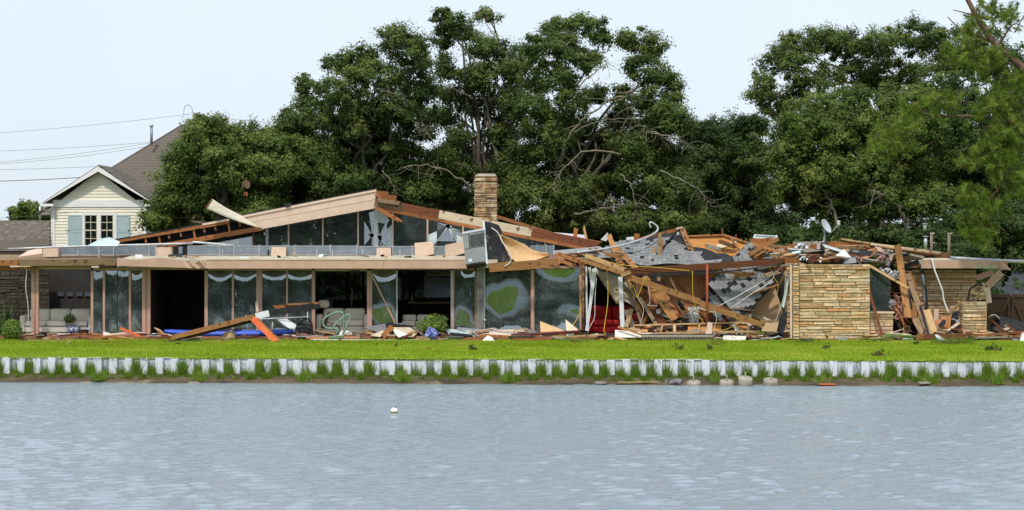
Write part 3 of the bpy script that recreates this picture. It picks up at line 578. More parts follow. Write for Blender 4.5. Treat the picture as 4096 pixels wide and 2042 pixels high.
# ------------------------------------------------------------------ shared builders: stone walls, shingles
def stone_meshes(mat, k=6):
    out = []
    for i in range(k):
        rd = random.Random(50 + i); V = []; b = .045
        # unit stone: x,z in [-.5,.5], front face (y=-.5) slightly rounded and uneven
        def j(s=.03): return rd.uniform(-s, s)
        for (x, z) in ((-.5, -.5), (.5, -.5), (.5, .5), (-.5, .5)): V.append((x, .5, z))
        for (x, z) in ((-.5, -.5), (.5, -.5), (.5, .5), (-.5, .5)): V.append((x * (1 - j(.012)), -.18 + j(.1), z + j(.035)))
        for (x, z) in ((-.5, -.5), (.5, -.5), (.5, .5), (-.5, .5)): V.append((x * (.985 + j(.012)), -.5 + j(.14), z * .86 + j(.03)))
        V.append((j(.2), -.56 + j(.12), j(.12)))
        Fc = []
        for a in (0, 4):
            for q in range(4): Fc.append((a + q, a + (q + 1) % 4, a + 4 + (q + 1) % 4, a + 4 + q))
        for q in range(4): Fc.append((8 + q, 8 + (q + 1) % 4, 12))
        me = bpy.data.meshes.new('stone'); me.from_pydata(V, [], Fc); me.update(); me.materials.append(mat); out.append(me)
    return out
ST_M = stone_meshes(STONE); ST_S = stone_meshes(STONED)
def stone_face(parent, o, u, nrm, Wd, H, meshes, ch=(.07, .155), ln=(.22, 1.0), proud=.05, top=None, hole=None):
    """courses of ledge stone on a vertical face: o lower-left corner, u unit direction along, nrm outward normal; top(s)->height limit"""
    z = .0; rd = random; off = wloc(parent)
    basis = Matrix((u, -nrm, Vector((0, 0, 1)))).transposed().to_4x4()
    while z < H - .02:
        h = min(rd.uniform(*ch), H - z)
        if H - z - h < .05: h = H - z
        s = 0.0
        while s < Wd - .01:
            l = min(rd.uniform(*ln) * rd.choice((.6, 1, 1, 1.3)), Wd - s)
            if Wd - s - l < .12: l = Wd - s
            mid = s + l / 2
            if (top is None or z + h * .5 < top(mid)) and not (hole and hole(mid, z + h / 2)):
                ob = bpy.data.objects.new('stone', rd.choice(meshes)); d = .10 + rd.uniform(0, .03)
                c = Vector(o) + u * mid + Vector((0, 0, z + h / 2)) + nrm * (proud - d / 2 + rd.uniform(-.022, .026))
                ob.matrix_local = Matrix.Translation(c - off) @ basis @ Matrix.Rotation(rd.uniform(-.006, .006), 4, 'Y') @ Matrix.Diagonal((l - .016, d, h - .015, 1))
                link(ob, parent)
            s += l
        z += h
def stone_wall(name, label, cat, x0, x1, z0, z1, Y, D, mats=None, sides='lr', ch=(.055, .14), ln=(.18, .95), top=None, hole=None, core=True):
    mats = mats or ST_M
    root = thing(name, label, cat, ((x0 + x1) / 2, Y + D / 2, z0))
    if core: boxo('mortar_core', (x0 + .06, Y + .055, z0), (x1 - .06, Y + D - .02, z1 - .03), MORT, root)
    stone_face(root, (x0, Y + .05, z0), Vector((1, 0, 0)), Vector((0, -1, 0)), x1 - x0, z1 - z0, mats, ch, ln, .05, top, hole)
    if 'l' in sides: stone_face(root, (x0 + .05, Y + D, z0), Vector((0, -1, 0)), Vector((-1, 0, 0)), D - .11, z1 - z0, mats, ch, (.2, .5))
    if 'r' in sides: stone_face(root, (x1 - .05, Y + .11, z0), Vector((0, 1, 0)), Vector((1, 0, 0)), D - .11, z1 - z0, mats, ch, (.2, .5))
    return root
def shingle_mesh(mat, th=.012):
    V = [(-.5, -.5, 0), (.5, -.5, 0), (.5, .62, 0), (-.5, .62, 0), (-.5, -.5, th), (.5, -.5, th), (.5, .62, .003), (-.5, .62, .003)]
    me = bpy.data.meshes.new('shingle'); me.from_pydata(V, [], [(4, 5, 6, 7), (0, 1, 5, 4), (1, 2, 6, 5), (3, 0, 4, 7), (0, 3, 2, 1)]); me.update(); me.materials.append(mat); return me
SM = {'g': shingle_mesh(SHG, .016), 'b': shingle_mesh(SHB, .014), 'd': shingle_mesh(SHD, .014)}
def shingles(parent, c, nu, nv, kind, mask=None, warp=None, cap=300, rot=0.0, lift=.004, stagger=.5, drop=0.0):
    """tabs laid in courses over the bilinear patch c (world corners: bottom-left, bottom-right, top-right, top-left)"""
    off = wloc(parent); mats = []
    def pt(u, v):
        p = bil(c, u, v)
        return p + warp(u, v) if warp else p
    for j in range(nv):
        for i in range(-1, nu + 1):
            u = (i + .5 + (stagger if j % 2 else 0)) / nu; v = (j + .5) / nv
            if not (0.0 < u < 1.0): continue
            if mask and not mask(u, v): continue
            if drop and random.random() < drop: continue
            e = .5 / nu; f = .5 / nv; a = pt(max(0, u - e), v); b = pt(min(1, u + e), v); d0 = pt(u, max(0, v - f)); d1 = pt(u, min(1, v + f))
            ux = b - a; vy = d1 - d0; n = ux.cross(vy).normalized()
            if n.z < 0 and abs(n.z) > .02: n = -n
            x = ux.normalized(); y = n.cross(x)
            if y.dot(vy) < 0: y = -y
            m = Matrix((x * ux.length * .965, y * vy.length, n)).transposed().to_4x4()
            mats.append(Matrix.Translation((a + b) / 2 - off + n * lift) @ m @ Matrix.Rotation(random.uniform(-.012, .012) + (.0), 4, 'Z'))
    random.shuffle(mats)
    mats.sort(key=lambda m_: -m_.determinant())
    for m_ in mats[:cap]:
        o = bpy.data.objects.new('shingle', SM[kind]); o.matrix_local = m_; link(o, parent)
    if len(mats) > cap:
        base = [v.co.copy() for v in SM[kind].vertices]; fs = [tuple(p.vertices) for p in SM[kind].polygons]; V = []; Fc = []
        for m_ in mats[cap:]:
            k = len(V); V += [(m_ @ b_) + off for b_ in base]; Fc += [tuple(k + q for q in f_) for f_ in fs]
        tag(mk('shingle_field', V, Fc, SM[kind].materials[0], parent), kind='stuff')

# ------------------------------------------------------------------ the cream neighbouring house, left
SIDING = M('cream_siding', (.73, .69, .56), (.78, .74, .61), .55, 2, bump=.03, rnd=.025, coord='World')
TRIMW = M('white_trim', (.74, .73, .71), (.80, .79, .77), .5, 2, bump=.02, rnd=.02)
SHUT = M('blue_shutter', (.34, .45, .47), (.40, .51, .53), .5, 3, bump=.03, rnd=.03)
MUNT = M('cream_sash', (.50, .46, .34), (.56, .52, .40), .5, 3, bump=0)
def glass(name, refl=.42, tint=(.03, .05, .05), rough=.0, see=.35, dirt=.12, tone=(.86, .93, .95), film=.02):
    """coated window glass: part mirror, part tinted see-through, with a film of dirt"""
    m = bpy.data.materials.new(name); m.use_nodes = True; nt = m.node_tree; nt.nodes.clear(); L = nt.links.new
    out = nt.nodes.new('ShaderNodeOutputMaterial'); gl = nt.nodes.new('ShaderNodeBsdfGlossy'); gl.inputs['Roughness'].default_value = rough; gl.inputs['Color'].default_value = (*tone, 1)
    tr = nt.nodes.new('ShaderNodeBsdfTransparent'); tr.inputs[0].default_value = (see, see * 1.08, see * 1.05, 1)
    df = nt.nodes.new('ShaderNodeBsdfDiffuse'); g = nt.nodes.new('ShaderNodeNewGeometry'); n = nt.nodes.new('ShaderNodeTexNoise'); n.inputs['Scale'].default_value = 30; n.inputs['Detail'].default_value = 6; L(g.outputs['Position'], n.inputs[0])
    n2 = nt.nodes.new('ShaderNodeTexNoise'); n2.inputs['Scale'].default_value = 2.0; n2.inputs['Detail'].default_value = 4; L(g.outputs['Position'], n2.inputs[0])
    mul = nt.nodes.new('ShaderNodeMath'); mul.operation = 'MULTIPLY'; L(n.outputs[0], mul.inputs[0]); L(n2.outputs[0], mul.inputs[1])
    mr = nt.nodes.new('ShaderNodeMapRange'); mr.inputs[1].default_value = .2; mr.inputs[2].default_value = .42; mr.inputs[3].default_value = film; mr.inputs[4].default_value = dirt * 3; L(mul.outputs[0], mr.inputs[0])
    df.inputs[0].default_value = (.29, .37, .37, 1)
    a = nt.nodes.new('ShaderNodeMixShader'); a.inputs[0].default_value = refl; L(tr.outputs[0], a.inputs[1]); L(gl.outputs[0], a.inputs[2])
    b = nt.nodes.new('ShaderNodeMixShader'); L(mr.outputs[0], b.inputs[0]); L(a.outputs[0], b.inputs[1]); L(df.outputs[0], b.inputs[2]); L(b.outputs[0], out.inputs[0])
    return m
GL = glass('window_glass', .33, see=.22, dirt=.14, tone=(.80, .90, .92), film=.085); GLC = glass('clerestory_glass', .30, see=.16, dirt=.07, film=.085); GLR = glass('rear_window_glass', .06, see=.38, dirt=.05)
GLD = glass('dark_sash_glass', .10, see=.10, dirt=.02)
def neighbour():
    Y = 22.0; root = thing('cream_house', 'cream clapboard house with blue shutters behind, at far left', 'house', at(392, 1360, Y) + Vector((0, 2.5, 0)))
    root.location.z = 0
    xl, xr = at(212, 0, Y).x, at(574, 0, Y).x
    boxo('wall', (xl + .03, Y + .03, 0), (xr - .03, Y + 6, at(0, 832, Y).z), SIDING, root)
    gw = [at(212, 830, Y + .05), at(574, 830, Y + .05), at(393, 690, Y + .05)]; slab('gable_wall', gw, .1, SIDING, root)
    z = at(0, 985 + 12, Y).z; ztop = at(0, 829, Y).z; p_ = 12.3 * pxm(Y)
    def lap(x0, x1, zz, h, x0t=None, x1t=None):
        x0t = x0 if x0t is None else x0t; x1t = x1 if x1t is None else x1t
        V = [(x0, Y - .022, zz), (x1, Y - .022, zz), (x1t, Y + .004, zz + h), (x0t, Y + .004, zz + h), (x0, Y + .03, zz), (x1, Y + .03, zz)]
        mk('siding_board', V, [(0, 1, 2, 3), (0, 4, 5, 1)], SIDING, root)
    zz = 0.0
    zz = z - 8 * p_
    while zz < ztop - .02:
        lap(xl + .04, xr - .04, zz, min(p_ * 1.02, ztop - zz)); zz += p_
    zg = at(0, 801, Y).z; apex = at(393, 686, Y); half = (xr - xl) / 2 + .05; slope = (apex.z - ztop) / half; zz = zg
    while zz < apex.z - .05:
        w0 = (apex.z - zz) / slope; w1 = max(.01, (apex.z - zz - p_) / slope); lap(apex.x - w0, apex.x + w0, zz, min(p_ * 1.02, apex.z - zz), apex.x - w1, apex.x + w1); zz += p_
    pbox('frieze_board', 212, 801, 574, 829, Y - .05, .06, TRIMW, root)
    pbox('corner_board', 207, 829, 219, 1360, Y - .055, .09, TRIMW, root); pbox('corner_board', 572, 829, 584, 1360, Y - .055, .09, TRIMW, root)
    # rake boards project beyond the wall
    Yo = Y - .42; A = at(168, 815, Yo); B = at(392, 665, Yo); C = at(616, 815, Yo)
    for (a, b) in ((A, B), (B, C)):
        slab('rake_board', [a, b, b - Vector((0, 0, 22 * pxm(Yo))), a - Vector((0, 0, 2 * pxm(Yo)))] if a is A else [a, b, b - Vector((0, 0, 2 * pxm(Yo))), a - Vector((0, 0, 22 * pxm(Yo)))], .04, TRIMW, root)
    pbox('eave_return', 160, 816, 213, 826, Yo - .01, .5, TRIMW, root); pbox('eave_return', 572, 816, 616, 826, Yo - .01, .5, TRIMW, root)
    tube('downspout', [at(172, 826, Yo + .1), at(174, 838, Yo + .15), at(204, 850, Y - .03), at(207, 862, Y - .03), at(208, 1000, Y - .03)], .04, TRIMW, root, n=2)
    # front gable roof, running back into the main hip
    back = 5.5
    rf = None; up = Vector((0, 0, .035))
    for (a, b) in ((C, B), (A, B)):
        o_ = slab('roof_deck' if rf else 'roof', [a + up, b + up, b + Vector((0, back, 0)) + up, a + Vector((0, back, 0)) + up], .03, SHB, rf or root); rf = rf or o_
    off_ = Vector((0, -.04, .05))
    shingles(rf, [C + off_, C + Vector((0, back, 0)) + off_, B + Vector((0, back, 0)) + off_, B + off_], 20, 15, 'b')
    # main hip roof behind
    Yh = 27.0; h0 = at(395, 700, Yh - 1); h1 = at(728, 508, Yh + 3); h2 = at(900, 508, Yh + 3); h3 = at(1000, 860, Yh - 2.5); h4 = at(150, 860, Yh - 2.5)
    slab('hip_deck', [h4, h3, h2, h1], .06, SHB, rf)
    hc = [h4 + off_, h3 + off_, h2 + off_, h1 + off_]
    shingles(rf, hc, 62, 34, 'b', mask=lambda u, v: u < .66 and v > .08, cap=260)
    tube('ridge_cap', [h4 + Vector((0, 0, .06)), h1 + Vector((0, 0, .06))], .07, SHB, rf, n=1); tube('ridge_cap', [h1 + Vector((0, 0, .06)), h2 + Vector((0, 0, .06))], .07, SHB, rf, n=1)
    slab('hip_deck', [h1, h2, h2 + Vector((0, 5, -3)), h1 + Vector((-4, 5, -3))], .05, SHB, rf)
    boxo('rear_wall', (h4.x + .6, Yh - 1.9, 0), (h3.x - .6, Yh + 5, h4.z - .02), SIDING, root)
    # twin window
    wn_ = pbox('window', 330, 856, 463, 1022, Y + .012, .02, M('window_blind', (.03, .03, .03), (.05, .05, .05), .8, 3), root)
    pbox('frame', 328, 852, 465, 862, Y - .06, .07, TRIMW, wn_)
    for (a, b) in ((328, 338), (388, 402), (453, 465)): pbox('frame', a, 862, b, 985 + 40, Y - .06, .07, TRIMW, wn_)
    for (a, b) in ((338, 388), (402, 453)):
        pbox('pane', a + 2, 862, b - 2, 1025, Y - .025, .01, GLD, wn_)
        for yy in (862, 890.5, 922, 955, 988): pbox('muntin', a, yy - 1.5 - 1.2 * (yy == 922), b, yy + 1.5 + 1.2 * (yy == 922), Y - .045, .02, MUNT, wn_)
        for xx in (a + 1.5, (a + b) / 2, b - 1.5): pbox('muntin', xx - 1.4, 864, xx + 1.4, 1025, Y - .04, .012, MUNT, wn_)
    for (a, b) in ((272, 328), (465, 518)):
        sh = pbox('shutter', a + 3, 863, b - 3, 1025, Y - .055, .02, SHUT, root)
        for (x0, x1, y0, y1) in ((a, a + 4, 860, 1028), (b - 4, b, 860, 1028), (a + 4, b - 4, 860, 866), (a + 4, b - 4, 922, 932)): pbox('shutter_rail', x0, y0, x1, y1, Y - .085, .05, SHUT, sh)
        V = []; Fc = []
        for y0 in np.arange(867, 1024, 3.4):
            if 919 < y0 < 932: continue
            q = [at(a + 4, y0, Y - .06), at(b - 4, y0, Y - .06), at(b - 4, y0 + 3, Y - .08), at(a + 4, y0 + 3, Y - .08)]; k = len(V); V += q; Fc.append((k, k + 1, k + 2, k + 3))
        tag(mk('louvres', V, Fc, SHUT, sh), kind='stuff')
    for (x, s) in ((270, 1), (519, -1)): tube('shutter_dog', [at(x - 8 * s, 918, Y - .1), at(x - 3 * s, 925, Y - .1), at(x + 4 * s, 921, Y - .1), at(x + 7 * s, 926, Y - .1)], .012, BLACK, root, n=3)
neighbour()
def left_roof():
    Y = 26.0; root = thing('low_roof_house', 'low brown shingled roof at the left edge beside the cream house', 'house', (at(60, 0, Y).x, Y + 2, 0))
    a, b = at(-200, 1010, Y), at(206, 1010, Y); c, d = at(206, 888, Y + 3.4), at(-200, 888, Y + 3.4)
    slab('roof', [a, b, c, d], .08, SHB, root)
    o = Vector((0, -.03, .05)); shingles(root, [a + o, b + o, c + o, d + o], 26, 17, 'b', cap=300)
    pbox('ridge_board', -200, 884, 206, 889, Y + 3.3, .2, M('ridge_cap', (.05, .04, .035), (.08, .065, .05), .8), root)
    boxo('wall', (a.x, Y + .5, 0), (b.x - .05, Y + 6, a.z - .02), SIDING, root)
    tube('vent_pipe', [at(160, 888, Y + 3.5), at(160, 826, Y + 3.5)], .055, ALU, root, n=1)
left_roof()
def flue():
    Y = 28.0; root = thing('flue_pipe', 'tall grey metal flue with capped top on the cream house roof', 'flue', at(606, 580, Y))
    tube('pipe', [at(606, 580, Y), at(606, 512, Y)], .065, DUCT, root, n=1, sides=10); tube('cap', [at(606, 509, Y), at(606, 498, Y)], .085, ALU, root, n=1, sides=10); tube('collar', [at(606, 513, Y), at(606, 508, Y)], .05, ALU, root, n=1, sides=10)
flue()
def lines():
    Y = 36.0; p = Vector((at(784, 0, Y).x, Y, 0)); root = thing('utility_pole', 'brown utility pole top rising above the left oak', 'utility pole', p)
    tube('pole', [p, at(784, 452, Y)], .17, W_OLD, root, n=1, sides=9, r1=.125)
    for dx in (-10, 11): tube('insulator', [at(784 + dx * .4, 458, Y - .2), at(784 + dx * .4, 448, Y - .2)], .05, METW, root, n=1)
    tube('jumper_wire', [at(735, 459, Y), at(738, 430, Y), at(752, 421, Y), at(766, 432, Y), at(772, 452, Y)], .012, CABLE, root)
    for (x0, y0, x1, y1, sag, lab) in ((-60, 537, 776, 455, 6, 'topmost thin power line running left from the utility pole'), (-60, 607, 640, 566, 5, 'second thin power line above the cream house roof'), (-60, 655, 700, 556, 9, 'third power line sagging over the brown hip roof'), (-60, 660, 720, 562, 14, 'fourth power line just under the third one'), (-60, 681, 430, 665, 2, 'thin wire meeting the cream house gable peak'), (-60, 727, 320, 711, 2, 'thick cable running left from the gable slope'), (790, 462, 1090, 490, 3, 'power line running right from the utility pole into the oaks'), (-60, 878, 310, 848, 2, 'thin service wire crossing the cream house front')):
        Yw = Y if y0 < 700 else (21.4 if y0 > 800 else 24.0)
        q = [at(x0 + (x1 - x0) * t, y0 + (y1 - y0) * t + sag * 4 * t * (1 - t), Yw) for t in np.linspace(0, 1, 9)]
        tag(tube('power_line', q, .018 if 'thick' in lab else .009, WIREG, None, n=1, sides=4), lab, 'power line', 'power lines at the left')
lines()
WHB = M('pale_metal_wall', (.52, .49, .53), (.58, .55, .59), .6, 2, (8, 8, .3), bump=.1, rnd=.0)
def back_buildings():
    Y = 46.0; root = thing('pale_building', 'pale lilac ribbed building glimpsed through the oaks above the chimney', 'building', at(1870, 1360, Y)); root.location.z = 0
    a = at(1740, 700, Y); b = at(2010, 700, Y); pk = at(1890, 535, Y)
    slab('gable_wall', [Vector((a.x, Y, 0)), Vector((b.x, Y, 0)), at(2010, 600, Y), pk, at(1740, 620, Y)], .3, WHB, root)
    for x in range(1750, 2010, 22): tube('rib', [at(x, 900, Y - .02), at(x, 640, Y - .02)], .025, WHB, root, n=1, sides=4)
    root2 = thing('grey_roof_house', 'pale house with grey roof glimpsed through the torn oak', 'house', at(2330, 1360, Y + 4)); root2.location.z = 0; Y2 = Y + 4
    a = at(2240, 640, Y2); b = at(2480, 640, Y2); boxo('wall', (a.x, Y2, 0), (b.x, Y2 + 6, at(0, 618, Y2).z), WHB, root2)
    slab('roof', [at(2225, 622, Y2 - .4), at(2495, 622, Y2 - .4), at(2440, 570, Y2 + 3), at(2280, 570, Y2 + 3)], .1, SHD, root2)
    # dark slate roofed house low at the right
    Y3 = 13.0; r3 = thing('slate_roof_house', 'dark slate roofed house behind the wooden gate at the right', 'house', at(4060, 1360, Y3 + 2)); r3.location.z = 0
    for (c0, c1, c2, c3) in (((3990, 1190), (4300, 1190), (4300, 1060), (4070, 1060)), ((3880, 1190), (4010, 1190), (4000, 1062), (3900, 1062))):
        P = [at(c0[0], c0[1], Y3), at(c1[0], c1[1], Y3), at(c2[0], c2[1], Y3 + 2.5), at(c3[0], c3[1], Y3 + 2.5)]; slab('roof', P, .08, SHD, r3)
        o = Vector((0, -.03, .04)); shingles(r3, [q + o for q in P], 14, 12, 'd')
    boxo('wall', (at(3900, 0, Y3).x, Y3 + .4, 0), (at(4300, 0, Y3).x, Y3 + 5, at(0, 1195, Y3).z), GREYW, r3)
back_buildings()
# ------------------------------------------------------------------ the wrecked house: standing structure
FZ = .15                                   # floor level
HOUSE = thing('wrecked_house', 'long low pink trimmed lakeside house with its roof torn open', 'house', (0, 4, 0))
def hb(name, *a, **k): return pbox(name, *a, **k, parent=HOUSE)
PATIO = M('patio_slab', (.22, .085, .05), (.34, .15, .09), .85, 3, coord='World', rnd=0, spots=((.10, .07, .055), 2.2, .55, .8))
pat = boxo('patio', (at(-60, 0, -1).x, -1.25, 0), (at(2870, 0, -1).x, 0.02, .115), PATIO); tag(pat, 'reddish patio slab running along the front of the house', 'patio', kind='structure')
pat2 = boxo('patio', (at(2872, 0, -1).x, -1.15, 0), (at(4200, 0, -1).x, 2.5, .05), PATIO); tag(pat2, 'narrow dark slab at the foot of the right stone walls', 'patio', kind='structure')
XL, XR = at(-160, 0, 0).x, at(2500, 0, 0).x
boxo('floor', (XL, .03, 0), (XR, 11.2, FZ), FLOORM, HOUSE)
# front flat roof slab with its soffit, rising slightly to the rear
def prism(name, prof, x0, x1, mat, parent=HOUSE):
    n = len(prof); V = [(x0, y, z) for y, z in prof] + [(x1, y, z) for y, z in prof]
    return mk(name, V, [tuple(range(n))[::-1], tuple(range(n, 2 * n))] + [(i, (i + 1) % n, n + (i + 1) % n, n + i) for i in range(n)], mat, parent)
ROOFB = M('beige_roof_membrane', (.40, .345, .25), (.52, .46, .35), .85, 2, coord='World', rnd=0, spots=((.16, .12, .08), 1.6, .58, .7))
prism('flat_roof', [(-.93, 2.47), (-.93, 2.735), (3.0, 2.93), (3.0, 2.47)], at(470, 0, -.93).x, at(1990, 0, -.93).x, ROOFB)
prism('flat_roof', [(-.55, 2.50), (-.55, 2.66), (3.0, 2.88), (3.0, 2.50)], at(-160, 0, 0).x, at(469, 0, -.93).x, W_OLD)
prism('ceiling', [(0.15, 2.40), (0.15, 2.49), (3.0, 2.49), (3.0, 2.40)], at(1992, 0, 0).x, at(2320, 0, 0).x, DARKW)
# inside walls
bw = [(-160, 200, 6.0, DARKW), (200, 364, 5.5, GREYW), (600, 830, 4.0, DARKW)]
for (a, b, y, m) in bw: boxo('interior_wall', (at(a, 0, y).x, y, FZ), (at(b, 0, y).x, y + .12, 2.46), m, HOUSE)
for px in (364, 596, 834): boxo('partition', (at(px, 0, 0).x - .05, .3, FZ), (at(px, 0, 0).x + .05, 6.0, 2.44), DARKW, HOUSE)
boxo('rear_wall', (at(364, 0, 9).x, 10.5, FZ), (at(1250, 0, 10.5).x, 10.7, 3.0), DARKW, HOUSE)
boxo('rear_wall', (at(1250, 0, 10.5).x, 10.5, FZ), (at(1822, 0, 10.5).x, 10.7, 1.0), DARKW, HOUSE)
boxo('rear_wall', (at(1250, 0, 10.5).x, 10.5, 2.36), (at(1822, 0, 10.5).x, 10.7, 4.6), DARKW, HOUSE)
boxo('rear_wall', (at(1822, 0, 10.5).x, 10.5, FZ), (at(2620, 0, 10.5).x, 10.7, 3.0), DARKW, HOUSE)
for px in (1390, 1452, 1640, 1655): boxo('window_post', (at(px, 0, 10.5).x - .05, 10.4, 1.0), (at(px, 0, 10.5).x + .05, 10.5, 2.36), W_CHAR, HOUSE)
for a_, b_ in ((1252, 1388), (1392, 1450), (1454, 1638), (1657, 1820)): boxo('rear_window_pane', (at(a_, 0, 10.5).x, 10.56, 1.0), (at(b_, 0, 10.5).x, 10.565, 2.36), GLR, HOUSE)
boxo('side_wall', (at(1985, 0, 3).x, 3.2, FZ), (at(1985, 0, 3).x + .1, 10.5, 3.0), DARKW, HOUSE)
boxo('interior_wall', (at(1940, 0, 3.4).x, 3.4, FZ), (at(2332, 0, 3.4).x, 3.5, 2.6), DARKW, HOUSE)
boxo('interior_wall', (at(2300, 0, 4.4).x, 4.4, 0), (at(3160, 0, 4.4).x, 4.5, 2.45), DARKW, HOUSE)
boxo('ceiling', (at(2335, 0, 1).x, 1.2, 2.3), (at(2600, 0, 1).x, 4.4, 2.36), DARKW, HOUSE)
boxo('interior_wall', (at(3470, 0, 2.8).x, 2.2, 0), (at(3700, 0, 2.8).x, 2.3, 2.35), DARKW, HOUSE)
boxo('counter', (at(1640, 0, 8).x, 7.6, FZ), (at(1822, 0, 8).x, 8.2, .95), M('brown_counter', (.05, .025, .015), (.09, .045, .025)), HOUSE)
boxo('counter_top', (at(1636, 0, 8).x, 7.5, .96), (at(1824, 0, 8).x, 8.3, 1.02), CREAMB, HOUSE)
# front glazing bars and posts
zt = 1082; zb = 1338
for (a, b, m, y0, y1) in [(125, 154, PINK2, 1066, 1338), (363, 373, PINK2, zt, zb), (411, 420, PINK2, zt, zb), (515, 524, PINK2, zt, zb), (568, 601, PINK2, 1072, zb), (818, 831, PINK2, zt, zb), (927, 935, PINK2, zt, zb), (1025, 1048, PINK2, zt, zb), (1144, 1151, PINK2, zt, zb), (1247, 1260, PINK2, zt, zb), (1468, 1488, PINK2, zt, zb), (1585, 1590, ALU, zt, zb), (1803, 1809, ALU, zt, zb), (1809, 1816, PINK2, zt, zb), (1899, 1907, W_OLD, zt, zb), (2123, 2137, PINK2, zt, zb), (2318, 2330, PINK2, 1060, zb)]:
    o = pbox('post' if b - a > 11 else 'mullion', a, y0, b, y1, -.06, .12, m, HOUSE)
    if b - a > 26: pbox('post_groove', a + (b - a) * .45, y0 + 2, a + (b - a) * .6, y1, -.064, .01, W_OLD, HOUSE)
pbox('mullion', 468, zt, 472, zb, .10, .05, W_OLD, HOUSE)
for (a, b, y0, y1) in [(154, 363, 1066, 1074), (373, 568, 1072, 1082), (601, 818, 1072, 1080), (831, 1247, 1073, 1083), (1260, 1468, 1074, 1082), (1488, 1585, 1073, 1081), (1590, 1803, 1074, 1080), (1816, 1899, 1074, 1081), (1938, 2318, 1066, 1074)]:
    pbox('header', a, y0, b, y1, -.055, .11, PINK2, HOUSE)
for (a, b) in [(373, 568), (831, 1247), (1488, 1585), (1816, 1899), (1938, 2318)]: pbox('sill_rail', a, 1335, b, 1342, -.05, .10, PINK2, HOUSE)
pbox('ceiling_track', 154, 1074, 363, 1077, .05, .06, W_WHITE, HOUSE); pbox('ceiling_track', 1262, 1081, 1466, 1085, .05, .06, W_WHITE, HOUSE)
# metal-clad post beside the big panes
GREYMET = M('stained_sheet_metal', (.20, .19, .185), (.36, .35, .345), .35, 1.6, (3, 3, .7), bump=.1, metal=.5, spots=((.12, .075, .05), 2.4, .55, .8))
mp_ = pbox('metal_post', 1907, 1066, 1938, 1318, -.09, .14, GREYMET, HOUSE); pbox('flange', 1936, 1066, 1940, 1316, -.11, .05, ALU, HOUSE)
lathe('lock_knob', [(0, -.02), (.045, -.02), (.05, .0), (.045, .03), (0, .035)], at(1939, 1282, -.13), ALU, HOUSE, 10, axis=(0, -1, 0))
# bent panes: each pane is a slightly buckled sheet of coated glass; the far shore, lake, lawn and sky all mirror in it
def pane(px0, px1, py0, py1, bumps, base=.028, Y=-.005, mat=GL, nx=22, nz=44, name='window_pane'):
    """bumps: (u, v, su, sv, tilt) tilt of the glass at that spot; v=1 at the top. The tilt is integrated into a real buckled surface."""
    a = at(px0, py1, Y); b = at(px1, py0, Y); Wd = b.x - a.x; H = b.z - a.z
    U, Vv = np.meshgrid(np.linspace(0, 1, nx + 1), np.linspace(0, 1, nz + 1)); t = np.full_like(U, base)
    r1_ = np.random.default_rng(int(px1)); a1, a2, a3 = r1_.uniform(0, 6, 3); U0, V0_ = U, Vv
    Uw = U + .05 * np.sin(9 * Vv + a1) + .025 * np.sin(19 * Vv + a2); Vw = Vv + .03 * np.sin(8 * U + a3) + .012 * np.sin(21 * U + a1)
    for (u, v, su, sv, k) in bumps: t += k * (np.exp(-((Uw - u) / su) ** 2 - ((Vw - v) / sv) ** 2) if v < .85 else np.exp(-((U - u) / su) ** 2 - ((Vv - v) / sv) ** 2))
    r2 = np.random.default_rng(int(px0)); 
    for q in range(5): t += .0045 * np.sin(U * r2.uniform(2, 7) + Vv * r2.uniform(4, 12) + r2.uniform(0, 6))
    h = np.cumsum(t, 0) * (H / nz); h -= h.mean()
    Vt = np.stack([a.x + U * Wd, Y + h, a.z + Vv * H], -1).reshape(-1, 3); i = np.arange((nx + 1) * (nz + 1)).reshape(nz + 1, nx + 1)
    q = np.stack([i[:-1, :-1], i[:-1, 1:], i[1:, 1:], i[1:, :-1]], -1).reshape(-1, 4)
    o = np_mesh(name, Vt, q, mat, HOUSE); o.data.polygons.foreach_set('use_smooth', [True] * len(q)); return o
def topsky(k=.5): return [(.5, 1.02, .42, .085, k), (.5, .93, .30, .06, .09)]
pane(373, 411, zt, zb, [(.5, 1.0, .6, .09, .16), (.7, .15, .5, .16, -.02)])
pane(420, 468, zt, zb, [(.5, 1.0, .5, .05, .08), (.8, .1, .5, .2, -.02)]); pane(472, 515, zt, zb, [(.5, 1.0, .6, .06, .14), (.3, .15, .5, .18, -.02)])
pane(524, 568, zt, zb, [(.5, 1.0, .5, .10, .20), (.4, .1, .5, .14, -.025)])
pane(831, 927, zt, zb, topsky() + [(.55, .12, .4, .10, -.028)]); pane(935, 1025, zt, zb, topsky() + [(.6, .2, .4, .12, -.034), (.8, .45, .2, .1, -.02)])
pane(1048, 1144, zt, zb, topsky(.45) + [(.45, .10, .3, .10, -.035)]); pane(1151, 1247, zt, zb, topsky() + [(.6, .3, .5, .1, -.015), (.5, .05, .4, .1, .06)])
pane(1488, 1585, zt, zb, [(.5, 1.0, .4, .08, .35), (.5, .90, .3, .06, .08), (.5, .33, .40, .12, -.13), (.8, .6, .4, .2, -.015)])
pane(1816, 1899, zt, zb, [(.7, .97, .3, .06, .12), (.5, .32, .40, .14, -.075), (.5, .10, .6, .10, -.06)])
pane(1940, 2123, zt - 6, zb, [(.45, .62, .34, .19, -.115), (.25, .50, .3, .15, -.06), (.72, .70, .2, .12, -.03), (.5, .02, .42, .10, .17), (.55, .45, .6, .2, -.014)], nx=34)
pane(2137, 2318, zt - 6, zb, [(.55, 1.02, .36, .13, -.30), (.6, .83, .3, .10, -.02), (.75, .38, .24, .07, -.034), (1.0, .34, .12, .06, -.05), (.55, .02, .32, .12, .17)], nx=34)
